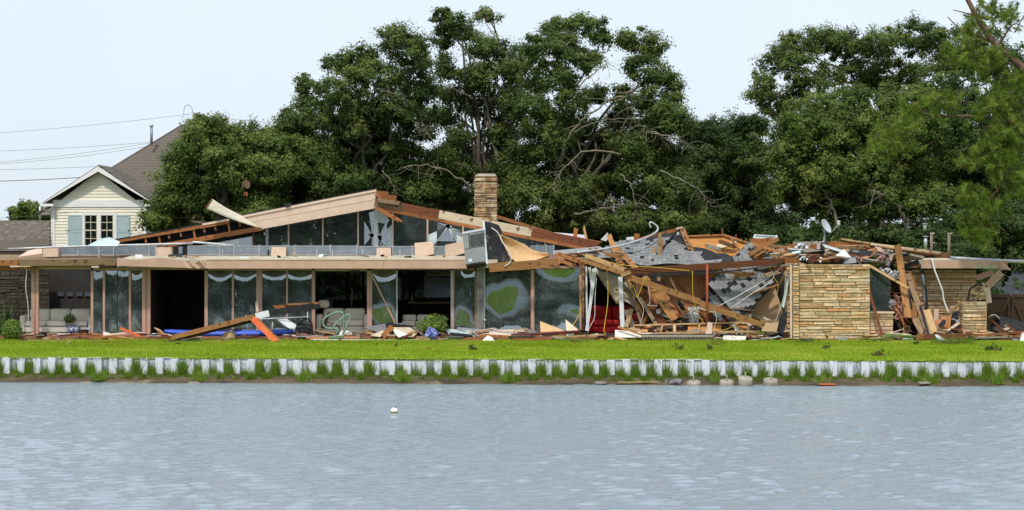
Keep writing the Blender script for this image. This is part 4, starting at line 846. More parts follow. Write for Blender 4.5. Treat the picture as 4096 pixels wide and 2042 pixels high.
# leaning batten across the ringed pane
tag(beam('batten', at(1487, 1100, -.12), at(1580, 1292, -.10), .055, .03, PINK2), 'thin pink batten leaning diagonally across a glass pane', 'batten')
# pink fascia boards of the flat roof
FY = -1.0
pbox('fascia', 824, 1040, 1532, 1075, FY, .05, PINK, HOUSE); pbox('fascia', 1533, 1040, 1886, 1075, FY - .006, .05, PINK, HOUSE)
pbox('drip_edge', 824, 1036, 1886, 1040.5, FY - .02, .08, CREAMB, HOUSE)
def fas(u, v):                                        # sagging, crumpled left run
    px = 467 + (822 - 467) * u; top = 1031 + 13 * u + 5 * math.sin(u * 9); bot = 1064 + 11 * u
    y = FY - .02 - .05 * math.sin(u * 5)
    if u > .72: y += .10 * math.sin(u * 61 + v * 5) * (u - .72) / .28 * .8; top += 9 * math.sin(u * 45) * (u - .72) / .28; bot += 3 * math.sin(u * 70) * (u - .7)
    return at(px, bot + (top - bot) * v, y)
sheet('crumpled_fascia', fas, 44, 6, .012, PINK, HOUSE, smooth=False)
# exposed left header timber
beam('header_beam', at(76, 1052, -.6), at(466, 1050, -.6), .22, .16, W_OLD, HOUSE, rag=.05); beam('header_beam', at(-100, 1052, -.62), at(74, 1052, -.6), .20, .14, W_OR, HOUSE, rag=.03)
beam('header_beam', at(-100, 1074, -.4), at(128, 1074, -.4), .10, .12, W_OR, HOUSE); beam('header_board', at(40, 1067, -.66), at(124, 1065, -.66), .05, .03, PINKB, HOUSE, rag=.04)
# ------------------------------------------------------------------ clerestory gable
GY = 3.0; FGY = 2.1
def gl(px): return 985 - (px - 470) * (985 - 800) / (1505 - 470) - 6        # underside of left roof
def glass_top(px): return 834 + (1500 - px) * (985 - 834) / (1500 - 560) if px < 1500 else 846 + (px - 1500) * (1000 - 846) / (2390 - 1500)
mull = [(760, 6, PINK2), (1013, 8, W_OLD), (1068, 12, ALU), (1154, 6, PINKB), (1291, 6, PINKB), (1432, 6, PINKB), (1503, 14, METW), (1571, 6, PINKB), (1710, 6, PINKB), (1852, 6, PINKB), (2000, 6, PINKB), (2180, 5, PINKB)]
for (px, w_, m) in mull: pbox('clerestory_mullion', px - w_ / 2, glass_top(px) - 6, px + w_ / 2, 1016, GY - .05, .10, m, HOUSE)
edges = [600] + [m[0] for m in mull] + [2390]
def cpane(a, b, tilt=.03):
    pts = [(a, 1016), (b, 1016), (b, glass_top(b) - 4), (a, glass_top(a) - 4)]
    V = [at(x, y, GY + (1016 - y) * tilt * pxm(GY)) for x, y in pts]; return mk('clerestory_pane', V, [(0, 1, 2, 3)], GLC, HOUSE)
broken = {(1432, 1503): (1488, 940, 12), (1503, 1571): (1518, 950, 14), (1710, 1852): (1793, 905, 15)}
CRACK = M('glass_crack_edge', (.55, .6, .6), (.75, .8, .8), .3, 3, bump=0)
for a, b in zip(edges[:-1], edges[1:]):
    if (a, b) not in broken: cpane(a, b, random.uniform(.006, .022) + (.05 if a < 1010 else 0)); continue
    cx, cy, hr = broken[(a, b)]; poly = [Vector((a, 1016)), Vector((b, 1016)), Vector((b, glass_top(b) - 4)), Vector((a, glass_top(a) - 4))]
    def hit(ang):
        d = Vector((math.cos(ang), math.sin(ang))); best = 1e9; o = Vector((cx, cy))
        for i in range(4):
            p, q = poly[i], poly[(i + 1) % 4]; e = q - p; den = d.x * e.y - d.y * e.x
            if abs(den) < 1e-9: continue
            t = ((p.x - o.x) * e.y - (p.y - o.y) * e.x) / den; s = ((p.x - o.x) * d.y - (p.y - o.y) * d.x) / den
            if t > 0 and -1e-6 <= s <= 1 + 1e-6: best = min(best, t)
        return best
    angs = sorted([math.atan2(p.y - cy, p.x - cx) for p in poly] + [random.uniform(-math.pi, math.pi) for _ in range(12)])
    rad = [hr * random.uniform(.35, 1.2) for _ in angs]
    for i in range(len(angs)):
        a0, a1 = angs[i], angs[(i + 1) % len(angs)]
        if a1 < a0: a1 += 2 * math.pi
        r0, r1 = rad[i], rad[(i + 1) % len(angs)]; m0, m1 = hit(a0), hit(a1)
        for (k0, k1, tl) in ((r0, .55, .05), (.55, 1.0, .015)):
            if k0 != .55 and random.random() < .04: continue
            q0 = min(r0, m0 * .9) if k0 != .55 else max(min(r0, m0 * .9), m0 * .55); q1 = min(r1, m1 * .9) if k0 != .55 else max(min(r1, m1 * .9), m1 * .55)
            e0 = max(q0 + .5, m0 * .55) if k0 != .55 else m0; e1 = max(q1 + .5, m1 * .55) if k0 != .55 else m1
            pp = [(a0, q0), (a1, q1), (a1, e1), (a0, e0)]; tx, ty = random.gauss(0, tl), random.gauss(.02, tl)
            V = [at(cx + math.cos(g_) * r_, cy + math.sin(g_) * r_, GY + (math.cos(g_) * r_ * tx - math.sin(g_) * r_ * ty) * pxm(GY)) for g_, r_ in pp]
            sh_ = mk('glass_shard', V, [(0, 1, 2, 3)], GLC if random.random() < .85 else PALEG, HOUSE)
        if random.random() < .75:
            g_ = a0; V = [at(cx + math.cos(g_) * r_ - math.sin(g_) * s, cy + math.sin(g_) * r_ + math.cos(g_) * s, GY - .03) for r_, s in ((r0, -1.6), (r0, 1.6), (hit(a0) * random.uniform(.5, .95), .25))]; mk('crack', V, [(0, 1, 2)], CRACK, HOUSE)
boxo('clerestory_sill', (at(560, 0, GY).x, GY - .08, 2.70), (at(2390, 0, GY).x, GY + .08, at(0, 1014, GY).z), PINK2, HOUSE)
# gable roof decks (ridge runs away from the lake)
RID = at(1505, 770, FGY); EL = at(462, 974, FGY); ER = at(2400, 1000, FGY)
def deck(a, b, y0, y1, th, mat):
    V = [Vector((a.x, y0, a.z)), Vector((b.x, y0, b.z)), Vector((b.x, y1, b.z)), Vector((a.x, y1, a.z))]; V += [v - Vector((0, 0, th)) for v in V]
    return mk('roof_and_shade_deck', V, [(0, 1, 2, 3), (7, 6, 5, 4), (0, 4, 5, 1), (1, 5, 6, 2), (2, 6, 7, 3), (3, 7, 4, 0)], mat, HOUSE)
deck(EL, RID, FGY + .06, 11.2, .05, TARP); deck(RID - Vector((0, 0, .45)), ER - Vector((0, 0, .30)), GY + .12, 11.2, .06, TARP)  # right deck is added, set below the beam, to keep the interior dark
bk = .62                                               # underside of the left eave: lower ceiling
V0 = at(600, 1000, GY + .1); V1 = at(1500, 842, GY + .1)
slab('gable_ceiling', [V0, V1, V1 + Vector((0, 8, 0)), V0 + Vector((0, 8, 0))], .03, DARKW, HOUSE)
# left rake: exposed chords and studs
beam('rake_chord', at(462, 966, FGY), at(918, 888, FGY), .13, .05, W_OR, HOUSE, rag=.02); beam('rake_chord', at(540, 1004, FGY + .1), at(1056, 912, FGY + .1), .17, .06, W_OR, HOUSE, rag=.03)
for px, l in ((584, 0), (638, 1), (677, 0), (724, 0), (777, 1), (818, 0), (863, 0), (916, 1), (960, 0)):
    t = (px - 462) / (918 - 462); y0 = 966 - 78 * t + 6; y1 = 1004 - (px - 540) / 516 * 92
    beam('rake_stud', at(px - 3, y0, FGY + .05), at(px + (5 if l else 1), y0 + (y1 - y0) * (1 if l else .45), FGY + .05), .07, .05, W_OR, HOUSE, hint=Vector((0, 1, 0)))
slab('rake_shade_back', [at(470, 976, FGY + .45), at(1060, 868, FGY + .45), at(1060, 918, FGY + .45), at(540, 1006, FGY + .45)], .04, TARP, HOUSE)  # black sheet stands in for the dark roof interior behind the studs
tube('roof_edge', [at(455, 960, FGY - .02), at(700, 918, FGY - .02), at(968, 862, FGY - .03), at(1240, 808, FGY - .03), at(1507, 756, FGY - .03)], .022, TARP, HOUSE, n=3)
beam('drip_board', at(810, 899, FGY - .03), at(916, 880, FGY - .03), .07, .03, PINKB, HOUSE)
# pink two-board gable fascia
def gf(px, k): return 865 + (px - 968) * (760 - 865) / (1505 - 968) + k
slab('gable_fascia', [at(968, gf(968, 0), FGY), at(1505, 760, FGY), at(1505, 798, FGY), at(1010, gf(1010, 33), FGY)], .05, PINKB, HOUSE)
slab('gable_fascia', [at(1012, gf(1012, 34), FGY), at(1505, 799.5, FGY), at(1501, 834, FGY), at(1046, 917, FGY)], .05, PINKB, HOUSE)
beam('gable_trim', at(968, 867, FGY - .03), at(1505, 762, FGY - .03), .085, .03, PINKB, HOUSE); pbox('fascia_end', 1500, 772, 1505, 834, FGY - .035, .03, ALU, HOUSE)
tag(sheet('loose_fascia', lambda u, v: bil([at(1046, 916, FGY - .02), at(823, 834, FGY - .6), at(848, 796, FGY - .5), at(966, 866, FGY - .03)], u, v) + Vector((0, -.05 * math.sin(math.pi * u), -.05 * math.sin(math.pi * u) * (1 - v * .3))), 12, 4, .03, M('pale_board_back', (.52, .47, .37), (.64, .585, .47), .7, 2, (1, 1, 6), rnd=0)), 'long fascia board twisted loose at the left of the gable', 'fascia board')
tag(beam('end_strip', at(848, 796, FGY - .54), at(823, 835, FGY - .64), .03, .05, W_DK), 'small dark red end strip on the twisted fascia board', 'trim strip')
pslab('felt_flap', [(1135, 817, FGY - .06), (1165, 812, FGY - .06), (1162, 826, FGY - .10), (1145, 831, FGY - .10)], .006, TARP, HOUSE)
# right rake beam in patched colours
def rb(px): return 812 + (px - 1510) * (985 - 812) / (2390 - 1510)
for (a, b, m) in ((1500, 1612, W_OLD), (1611, 1756, W_DK), (1755, 1936, W_CREAM), (1936, 2126, W_CREAM), (2126, 2392, W_DK)):
    beam('rake_beam', at(a, rb(a) - 2, FGY), at(b, rb(b) - 2, FGY), .30, .12, m, HOUSE)
beam('rake_trim', at(1530, rb(1530) + 21, FGY - .05), at(1780, rb(1780) + 21, FGY - .05), .12, .06, W_OR, HOUSE, rag=.04); beam('rake_trim', at(1778, rb(1778) + 22, FGY - .06), at(2390, rb(2390) + 20, FGY - .04), .11, .06, W_OR, HOUSE, rag=.04)
for (x0, y0, x1, y1, h, y, m) in ((1502, 790, 1588, 800, .28, FGY + .3, W_OR), (1500, 772, 1560, 778, .16, FGY + .6, W_OR), (1512, 802, 1600, 815, .13, FGY - .04, W_OLD), (1506, 776, 1530, 800, .12, FGY + .05, W_OR)):
    beam('ridge_block', at(x0, y0, y), at(x1, y1, y), h, .4, m, HOUSE, rag=.05)
beam('hanging_strut', at(1507, 832, FGY - .08), at(1600, 885, FGY - .2), .14, .06, W_OR, HOUSE, rag=.12)
# chimney
c0 = at(1898, 0, 5.0).x; c1 = at(1988, 0, 5.0).x; zc = at(0, 706, 5.0).z
ch = stone_wall('chimney', 'tall square sandstone chimney standing behind the roof', 'chimney', c0, c1, 2.6, zc, 5.0, .85, ST_S, 'lr', (.06, .17), (.2, .75))
V = [(c0, 5.0, zc), (c1, 5.0, zc), (c1, 5.85, zc), (c0, 5.85, zc)]; t = .1; V += [(c0 + t, 5.0 + t, zc + .10), (c1 - t, 5.0 + t, zc + .10), (c1 - t, 5.85 - t, zc + .10), (c0 + t, 5.85 - t, zc + .10)]
mk('crown_cap', V, [(4, 5, 6, 7), (0, 1, 5, 4), (1, 2, 6, 5), (2, 3, 7, 6), (3, 0, 4, 7)], CONC, ch)
boxo('base', (c0 + .05, 5.05, .15), (c1 - .05, 5.8, 2.62), MORT, ch)
# ------------------------------------------------------------------ ductwork along the flat roof
DY = 1.55
duct = thing('roof_duct', 'long grey sheet metal duct running along the flat roof', 'duct', at(1000, 1030, DY))
cuts = [232, 312, 396, 454, 596, 622]; cuts2 = [748, 879, 936, 1036, 1179, 1321, 1427, 1571, 1650, 1736, 1782, 1860]
def dy_(px): return 984 + (2 if px > 1400 else 0)
for cs in (cuts, cuts2):
    for a, b in zip(cs[:-1], cs[1:]):
        ds_ = pbox('duct_section', a + 1, dy_(a), b - 1, dy_(a) + 37, DY, .42, DUCT, duct)
        pbox('duct_flange', b - 2.5, dy_(a) - 4, b + 2.5, dy_(a) + 40, DY - .03, .48, ALU, ds_)
        if b - a > 30:
            for yy in (dy_(a) - .5, dy_(a) + 34.5): pbox('duct_seam', a + 3, yy, b - 3, yy + 3, DY - .012, .02, ALU, ds_)
for (a, b) in ((623, 668), (694, 747)): pbox('torn_section', a, 986, b, 1020, DY + .1, .3, TARP, duct); pbox('duct_scrap', (a + b) / 2 - 6, 988, (a + b) / 2 + 9, 1018, DY + .02, .2, DUCT, duct)
for px in (396, 890, 1073, 1268, 1330, 1450, 1600): pbox('duct_leg', px - 3, 1000, px + 3, 1036, DY - .04, .05, ALU if px % 2 == 0 else BLACK, duct)
d2 = thing('duct_segment', 'short grey duct piece behind the curled plywood sheet', 'duct', at(2170, 1030, DY))
for (a, b) in ((2120, 2150), (2150, 2186), (2186, 2216)): pbox('duct_section', a + 1, 982, b - 1, 1018, DY, .4, DUCT, d2); pbox('duct_flange', b - 2, 979, b + 1, 1019, DY - .02, .44, ALU, d2)
def outlet(pts, D, lab):
    P = [at(x, y, DY - .35) for x, y in pts]; tag(slab('duct_outlet', P, D, PINKB), lab, 'duct outlet', 'pink duct outlet boxes')
outlet([(172, 994), (232, 990), (232, 1028), (172, 1028)], .5, 'pink duct outlet box nearest the left edge')
outlet([(625, 990), (684, 990), (686, 1029), (626, 1027)], .45, 'pink duct outlet box beside the torn black duct')
outlet([(1086, 989), (1144, 990), (1142, 1030), (1084, 1026)], .45, 'dented pink duct outlet box below the middle of the gable fascia')
outlet([(1506, 993), (1562, 992), (1564, 1030), (1506, 1030)], .45, 'small pink duct outlet box below the gable peak')
outlet([(1658, 973), (1731, 966), (1736, 1017), (1660, 1035)], .4, 'large tilted pink duct outlet box, left of two near the grey unit')
outlet([(1784, 980), (1862, 964), (1862, 1012), (1782, 1036)], .4, 'large tilted pink duct outlet box touching the grey unit')
tag(pslab('bent_sheet', [(72, 1028, DY - .4), (110, 1004, DY - .3), (168, 992, DY - .2), (170, 1016, DY - .45)], .02, PINKB), 'bent pink sheet lying left of the first outlet box', 'metal sheet')
tag(tube('roof_pipe', [at(30, 997, .6), at(300, 987, .7), at(560, 980, .8), at(772, 974, .9)], .036, ALU, n=3, sides=8), 'long silver pipe lying across the flat roof at left', 'pipe')
tag(tube('roof_pipe', [at(770, 970, 1.0), at(800, 971, 1.0), at(936, 983, 1.1)], .036, ALU, n=3, sides=8), 'short silver pipe with elbow end above the torn duct', 'pipe')
tag(pslab('plastic_sheet', [(345, 985, .5), (405, 955, .9), (440, 950, 1.0), (480, 968, 1.0), (470, 985, .6)], .02, PALEG), 'crumpled pale plastic sheet heaped before the cream house window', 'plastic sheet')
# ------------------------------------------------------------------ things inside the rooms
def sofa(name, label, x0, x1, Y, seat, back, D, mat, arms=True, cush=3):
    root = thing(name, label, 'sofa', ((x0 + x1) / 2, Y + D / 2, FZ))
    def soft(nm, lo, hi, bev=.05):
        o = boxo(nm, lo, hi, mat, root); m = o.modifiers.new('b', 'BEVEL'); m.width = bev; m.segments = 3; o.data.polygons.foreach_set('use_smooth', [True] * len(o.data.polygons)); return o
    soft('base', (x0, Y + .02, FZ), (x1, Y + D, FZ + seat * .55)); n = cush; w_ = (x1 - x0) / n
    for i in range(n):
        soft('seat_cushion', (x0 + i * w_ + .01, Y - .03, FZ + seat * .55), (x0 + (i + 1) * w_ - .01, Y + D * .7, FZ + seat)); soft('back_cushion', (x0 + i * w_ + .01, Y + D * .62, FZ + seat * .9), (x0 + (i + 1) * w_ - .01, Y + D, FZ + back), .08)
    if arms:
        for x in (x0 - .2, x1): soft('arm', (x, Y, FZ), (x + .2, Y + D, FZ + seat * 1.45), .07)
    return root
sofa('sofa', 'long cream leather sofa in the leftmost open room', at(95, 0, .55).x, at(345, 0, .55).x, .75, .42, .82, .95, SOFA, cush=3)
sofa('sofa', 'cream leather sofa behind the green handrail', at(1285, 0, .5).x, at(1455, 0, .5).x, .5, .45, .85, 1.0, SOFA, cush=2)
sofa('sofa', 'cream sofa partly hidden behind the flowering shrub', at(1605, 0, .7).x, at(1720, 0, .7).x, .7, .42, .62, .9, SOFA, arms=False, cush=2)
sofa('red_sofa', 'bright red upholstered sofa under the collapsed roof', at(2372, 0, .7).x, at(2530, 0, .7).x, .7, .45, .92, .95, REDS, cush=2)
o = boxo('head_rest', (at(1268, 0, .6).x, .9, 1.02), (at(1312, 0, .6).x, 1.3, 1.30), SOFA); md = o.modifiers.new('b', 'BEVEL'); md.width = .1; md.segments = 3; tag(o, 'rounded cream headrest perched on the sofa at the opening', 'headrest')
for (px, py, Y, r, lab) in ((1411, 1150, 5.0, .24, 'dark bell shaped lamp hanging in the open middle room'), (1318, 1188, 6.0, .28, 'purple shaded lamp hanging low in the open middle room'), (1600, 1110, 6.0, .2, 'dark lamp hanging beside the dangling white cable')):
    c = at(px, py, Y); rt = thing('pendant_lamp', lab, 'lamp', c); lathe('shade', [(r, 0), (r * .9, .05), (r * .45, .22), (.05, .34), (.02, .36)], c, W_CHAR, rt, 12); tube('cord', [c + Vector((0, 0, .34)), Vector((c.x, c.y, 2.46))], .012, CABLE, rt, n=1)
    for k in range(4): a_ = c + Vector((random.uniform(-.08, .08), 0, 0)); tube('bead_string', [a_, a_ + Vector((.03, 0, -.25)), a_ + Vector((-.02, 0, -.5 - .1 * k))], .008, WCAB, rt, n=3, sides=4)
tag(pbox('wall_speaker', 1402, 1074, 1436, 1093, -.02, .2, BLACK), 'small black speaker box fixed under the fascia', 'speaker')
pics = [(242, 1178), (280, 1178), (318, 1178), (352, 1178)]
for k, (px, py) in enumerate(pics): tag(pbox('picture', px - 12, py - 8, px + 12, py + 8, 5.44, .03, M('picture_print', (.05, .06, .07), (.09, .1, .11), .5, 9)), 'small framed picture on the grey wall, %s from the left' % ('first', 'second', 'third', 'fourth')[k], 'picture', 'pictures on the grey wall')
dk = stone_wall('interior_stone_wall', 'dark stone feature wall inside the leftmost room', 'wall', at(-60, 0, 4.6).x, at(198, 0, 4.6).x, FZ, 2.45, 4.6, .3, stone_meshes(ramp_random('dark_fieldstone', [(.045, .036, .028), (.07, .055, .042), (.055, .046, .036)], amt=.3)), '', (.08, .18), (.3, 1.0))
tag(pslab('hanging_ceiling_sheet', [(1704, 1084, 3.2), (1800, 1078, 3.0), (1800, 1098, 2.6), (1706, 1104, 2.7)], .02, CREAMB), 'pale ceiling sheet hanging down inside the second open bay', 'ceiling sheet')
# ------------------------------------------------------------------ fallen timbers and sheets, each a thing
def B(name, label, x1, y1, Y1, x2, y2, Y2, hpx, D, mat, rag=.05, cat='beam', roll=0, group=None):
    return tag(beam(name, at(x1, y1, Y1), at(x2, y2, Y2), hpx * pxm((Y1 + Y2) / 2), D, mat, rag=rag, roll=roll), label, cat, group)
def S(name, label, pts, th, mat, cat='sheet', group=None):
    return tag(pslab(name, pts, th, mat), label, cat, group)
T = 'timber_beam'
# lying on the patio and lawn at left
B(T, 'long fir beam sloping from the lawn up to the orange leg', 684, 1352, -2.0, 1022, 1266, -1.6, 19, .12, W_FIR)
B('beam_shade_strip', 'dark strip painted as shade under the long sloping fir beam', 700, 1360, -1.9, 1010, 1284, -1.5, 14, .08, W_CHAR)  # dark strip paints the shaded underside of the sloping beam
B('tarred_beam', 'black tarred beam end raised on the orange leg', 1020, 1264, -1.5, 1275, 1222, -1.0, 26, .14, TARP)
B('metal_sheet', 'bright white metal cap on the black tarred beam', 1022, 1266, -1.59, 1076, 1254, -1.52, 25, .05, METW, 0, 'metal sheet')
B('split_timber', 'split orange timber on top of the black tarred beam', 1098, 1229, -1.1, 1277, 1217, -1.0, 13, .12, W_OR, .08)
B('split_timber', 'thin upper layer of the split orange timber', 1150, 1219, -1.14, 1276, 1213, -1.04, 8, .1, W_FIR, .1)
B('painted_board', 'bright orange painted board standing as a leg under the beams', 1012, 1276, -1.8, 1108, 1370, -2.6, 22, .05, ORED, .01, 'board'); B('raw_board', 'raw fir edge board beside the orange painted leg', 1030, 1276, -1.72, 1124, 1368, -2.5, 8, .06, W_FIR, .02, 'board')
B('painted_board', 'short orange red board leaning by the narrow left panes', 482, 1314, -.9, 560, 1346, -1.35, 10, .04, ORED, .01, 'board')
B('patio_edge', 'long reddish edging board on the patio below the left panes', 368, 1351, -1.45, 592, 1351, -1.45, 9, .06, W_OR, .02, 'board'); B('patio_edge', 'dark edging board left of the sloping fir beam', 594, 1349, -1.5, 700, 1351, -1.5, 8, .06, W_DK, .02, 'board')
B('painted_board', 'long white painted board on the lawn edge below the handrail', 1240, 1361, -1.75, 1625, 1364, -1.7, 9, .04, W_WHITE, .04, 'board'); B('painted_board', 'salmon pink board lying behind the long white board', 1225, 1352, -1.5, 1440, 1350, -1.45, 8, .04, M('salmon_paint', (.50, .20, .11), (.58, .26, .15), .6), .02, 'board')
B('brown_strip', 'dark strip lying before the handrail feet', 1294, 1342, -1.1, 1430, 1346, -1.2, 4, .05, W_CHAR, .02, 'board')
B('leaning_board', 'thin pale upright board against the middle post', 1027, 1206, -.14, 1031, 1275, -.2, 11, .03, PINKB, .02, 'board')
S('shingle_bundle', 'flat stack of black shingles lying on the lawn at left', [(652, 1366, -3.0), (690, 1362, -2.4), (800, 1362, -2.3), (812, 1369, -2.9), (760, 1374, -3.2), (668, 1376, -3.3)], .04, TARP, 'shingles')
B('lawn_plank', 'pale splintered plank on the lawn beside the shingle stack', 812, 1370, -3.0, 912, 1363, -2.6, 6, .03, W_PINE, .06, 'plank')
B('lawn_plank', 'grey flat plank on the lawn below the blue kayak', 948, 1381, -4.2, 1052, 1375, -3.9, 4, .09, W_GREY, .03, 'plank')
B('lawn_plank', 'thin brown lath on the lawn below the orange leg', 1000, 1390, -5.2, 1138, 1398, -5.6, 3, .03, W_OR, .02, 'plank')
B('lawn_plank', 'long thin lath on the lawn at far left', 110, 1361, -2.4, 290, 1364, -2.6, 3, .03, W_PINE, .02, 'plank')
B('lawn_plank', 'thin brown lath on the lawn left of the dark doorway', 345, 1369, -3.4, 508, 1369, -3.4, 3, .03, W_OR, .02, 'plank')
B('lawn_plank', 'pale splintered stake on the lawn before the two big panes', 2310, 1411, -7.6, 2376, 1404, -7.3, 6, .03, W_PINE, .06, 'plank'); B('lawn_plank', 'short grey block on the lawn below the maroon pipe', 2252, 1387, -4.8, 2278, 1388, -4.9, 6, .08, W_GREY, .03, 'plank')
B('lawn_plank', 'tiny dark shingle strip standing on the left lawn', 266, 1382, -4.2, 276, 1366, -3.0, 9, .02, GREYB, .0, 'shingle')
# pile beneath the ringed pane
S('roof_scrap', 'grey shingle sheet with torn black edge on the patio pile', [(1456, 1310, -.7), (1540, 1295, -.3), (1620, 1294, -.2), (1560, 1322, -.9), (1510, 1328, -1.0)], .03, SHG, 'roof scrap')
S('felt_scrap', 'ragged black felt strip along the top of the patio pile', [(1540, 1296, -.6), (1560, 1294, -.5), (1655, 1304, -.4), (1640, 1314, -.6), (1600, 1306, -.7), (1548, 1308, -.8)], .02, TARP, 'felt')
S('board_scrap', 'large tan board on the patio pile below the ringed pane', [(1570, 1310, -.75), (1640, 1310, -.6), (1668, 1334, -1.2), (1650, 1350, -1.5), (1580, 1340, -1.3)], .02, CREAMB, 'board')
B('plank_scrap', 'broad orange plank leaning down the patio pile', 1568, 1308, -.9, 1532, 1348, -1.4, 22, .03, W_OR, .04, 'plank')
S('board_scrap', 'white torn board on the patio pile below the ringed pane', [(1572, 1320, -1.32), (1586, 1318, -1.3), (1630, 1338, -1.6), (1598, 1350, -1.75), (1592, 1348, -1.7)], .015, W_WHITE, 'board')
S('board_scrap', 'flat tan board at the left foot of the patio pile', [(1480, 1342, -1.3), (1530, 1322, -1.0), (1545, 1330, -1.1), (1520, 1348, -1.5)], .02, CREAMB, 'board')
B('plank_scrap', 'weathered plank pointing left from the patio pile', 1414, 1338, -1.1, 1476, 1326, -.8, 7, .06, W_OLD, .05, 'plank')
B('timber_block', 'squat weathered timber block before the flowering shrub', 1664, 1356, -1.9, 1720, 1356, -1.9, 19, .16, W_OLD, .02, 'timber block'); B('plank_scrap', 'dark plank leaning left of the timber block', 1608, 1350, -1.7, 1650, 1338, -1.5, 9, .06, W_DK, .03, 'plank')
# pile before the two big panes
S('glass_sheet', 'fallen framed glass sheet leaning right of the shrub', [(1805, 1345, -1.3), (1776, 1316, -.7), (1860, 1320, -.6), (1910, 1347, -1.2)], .02, PALEG, 'glass sheet')
B('window_frame_bar', 'long grey aluminium bar on the pile below the green ringed pane', 1830, 1314, -.4, 2075, 1336, -.9, 9, .06, ALU, .0, 'metal bar'); B('window_frame_bar', 'second aluminium frame bar under the long grey one', 1880, 1320, -.9, 1915, 1346, -1.4, 5, .05, ALU, 0, 'metal bar')
S('pink_board', 'wide pink board lying below the green ringed pane', [(1920, 1322, -.6), (2060, 1318, -.4), (2060, 1344, -1.1), (1922, 1338, -1.0)], .02, PINKB, 'board')
S('tan_box_board', 'open tan box side lying below the big panes', [(2056, 1320, -.7), (2110, 1316, -.5), (2112, 1334, -.9), (2060, 1334, -1.0)], .03, TANB, 'box')
S('plywood_scrap', 'triangular plywood scrap standing before the right big pane', [(2160, 1285, -.6), (2262, 1326, -1.0), (2230, 1334, -1.1), (2162, 1330, -1.05)], .02, PLY, 'plywood')
S('cream_board', 'pointed cream board leaning by the rusty corner post', [(2262, 1278, -.6), (2320, 1326, -1.0), (2284, 1334, -1.1), (2264, 1320, -.9)], .02, CREAMB, 'board')
tag(tube('steel_pipe', [at(2044, 1342, -1.3), at(2322, 1327, -1.2)], .05, MAROON, n=1, sides=10), 'long maroon steel pipe lying across the debris pile', 'pipe')
B('red_channel', 'flat red metal channel on the lawn edge under the maroon pipe', 2052, 1357, -1.9, 2206, 1358, -1.9, 7, .16, M('red_sheet', (.30, .06, .04), (.40, .10, .07), .5), 0, 'metal channel')
B('dark_channel', 'dark red board lying beneath the red channel', 2060, 1366, -1.8, 2196, 1366, -1.8, 10, .05, W_DK, .02, 'board')
B('plank_scrap', 'orange plank lying left of the red channel', 1912, 1342, -1.6, 2030, 1347, -1.6, 9, .06, W_OR, .04, 'plank'); S('plank_scrap', 'broad rusty brown sheet on the lawn edge left of the white block', [(1834, 1366, -2.0), (1870, 1350, -1.7), (1932, 1350, -1.6), (1920, 1368, -2.1)], .02, W_OR, 'sheet')
S('stone_lump', 'broken pale plaster lump on the lawn edge', [(1922, 1368, -2.1), (1952, 1342, -1.8), (1972, 1352, -1.9), (1970, 1370, -2.2)], .16, W_WHITE, 'plaster lump'); S('white_board', 'small bright white board on the lawn edge', [(1966, 1370, -2.15), (1974, 1358, -2.0), (1994, 1366, -2.05), (1988, 1372, -2.2)], .02, METW, 'board')
B('plank_scrap', 'long pine plank lying right of the maroon pipe', 2215, 1350, -1.6, 2420, 1340, -1.3, 7, .06, W_PINE, .05, 'plank')
# roof edge timber and unit
B(T, 'orange fascia timber hanging below the curled plywood', 1955, 1072, -1.0, 2232, 1052, -.95, 35, .12, W_FIR, .02)
S('soffit_shade_sheet', 'black sheet painted as soffit shade below the orange fascia timber', [(1944, 1076, -.7), (2046, 1076, -.6), (2046, 1102, -.55), (1944, 1090, -.6)], .03, TARP, 'board')  # black sheet paints the soffit's shadow under the timber
ac = thing('rooftop_unit', 'grey air conditioning cabinet tipped on the roof edge', 'air conditioner', at(1895, 1055, -.7))
def acp(u, v, w_):  # cabinet space: tilted a little to the left
    p = bil([at(1863, 1058, -1.15), at(1940, 1046, -1.0), at(1936, 922, -1.0), at(1850, 938, -1.15)], u, v); return p + Vector((0, .75 * w_, .03 * w_))
V = [acp(u, v, w_) for w_ in (0, 1) for (u, v) in ((0, 0), (1, 0), (1, 1), (0, 1))]
mk('cabinet', V, [(0, 1, 2, 3), (5, 4, 7, 6), (4, 0, 3, 7), (1, 5, 6, 2), (3, 2, 6, 7), (4, 5, 1, 0)], ACG, ac)
for (u0, u1, v0, v1, m, nm, d) in ((.32, .99, .53, .93, ACD, 'grille', -.012), (.0, 1., .49, .505, ACD, 'seam', -.01), (.26, .30, .5, 1., ACD, 'seam', -.009), (.16, .34, .05, .16, METW, 'data_plate', -.012)):
    o_ = mk(nm, [acp(u0, v0, d), acp(u1, v0, d), acp(u1, v1, d), acp(u0, v1, d)], [(0, 1, 2, 3)], m, ac)
    if nm == 'grille': grille_ = o_
for k in range(9):
    v = .55 + .042 * k; tube('grille_wire', [acp(.33, v, -.03), acp(.98, v, -.03)], .006, ACG, grille_, n=1, sides=4)
for k in range(4):
    u = .4 + .15 * k; tube('grille_bar', [acp(u, .54, -.035), acp(u, .93, -.035)], .008, ACD, grille_, n=1, sides=4)
mk('top_panel', [acp(-.02, 1.0, -.03), acp(1.02, 1.0, -.03), acp(1.02, 1.03, 1.03), acp(-.02, 1.03, 1.03), acp(-.02, 1.02, -.03), acp(1.02, 1.02, -.03), acp(1.02, 1.05, 1.03), acp(-.02, 1.05, 1.03)], [(4, 5, 6, 7), (0, 1, 5, 4), (3, 0, 4, 7), (1, 2, 6, 5)], M('pale_unit_top', (.42, .43, .47), (.5, .51, .55), .5), ac)
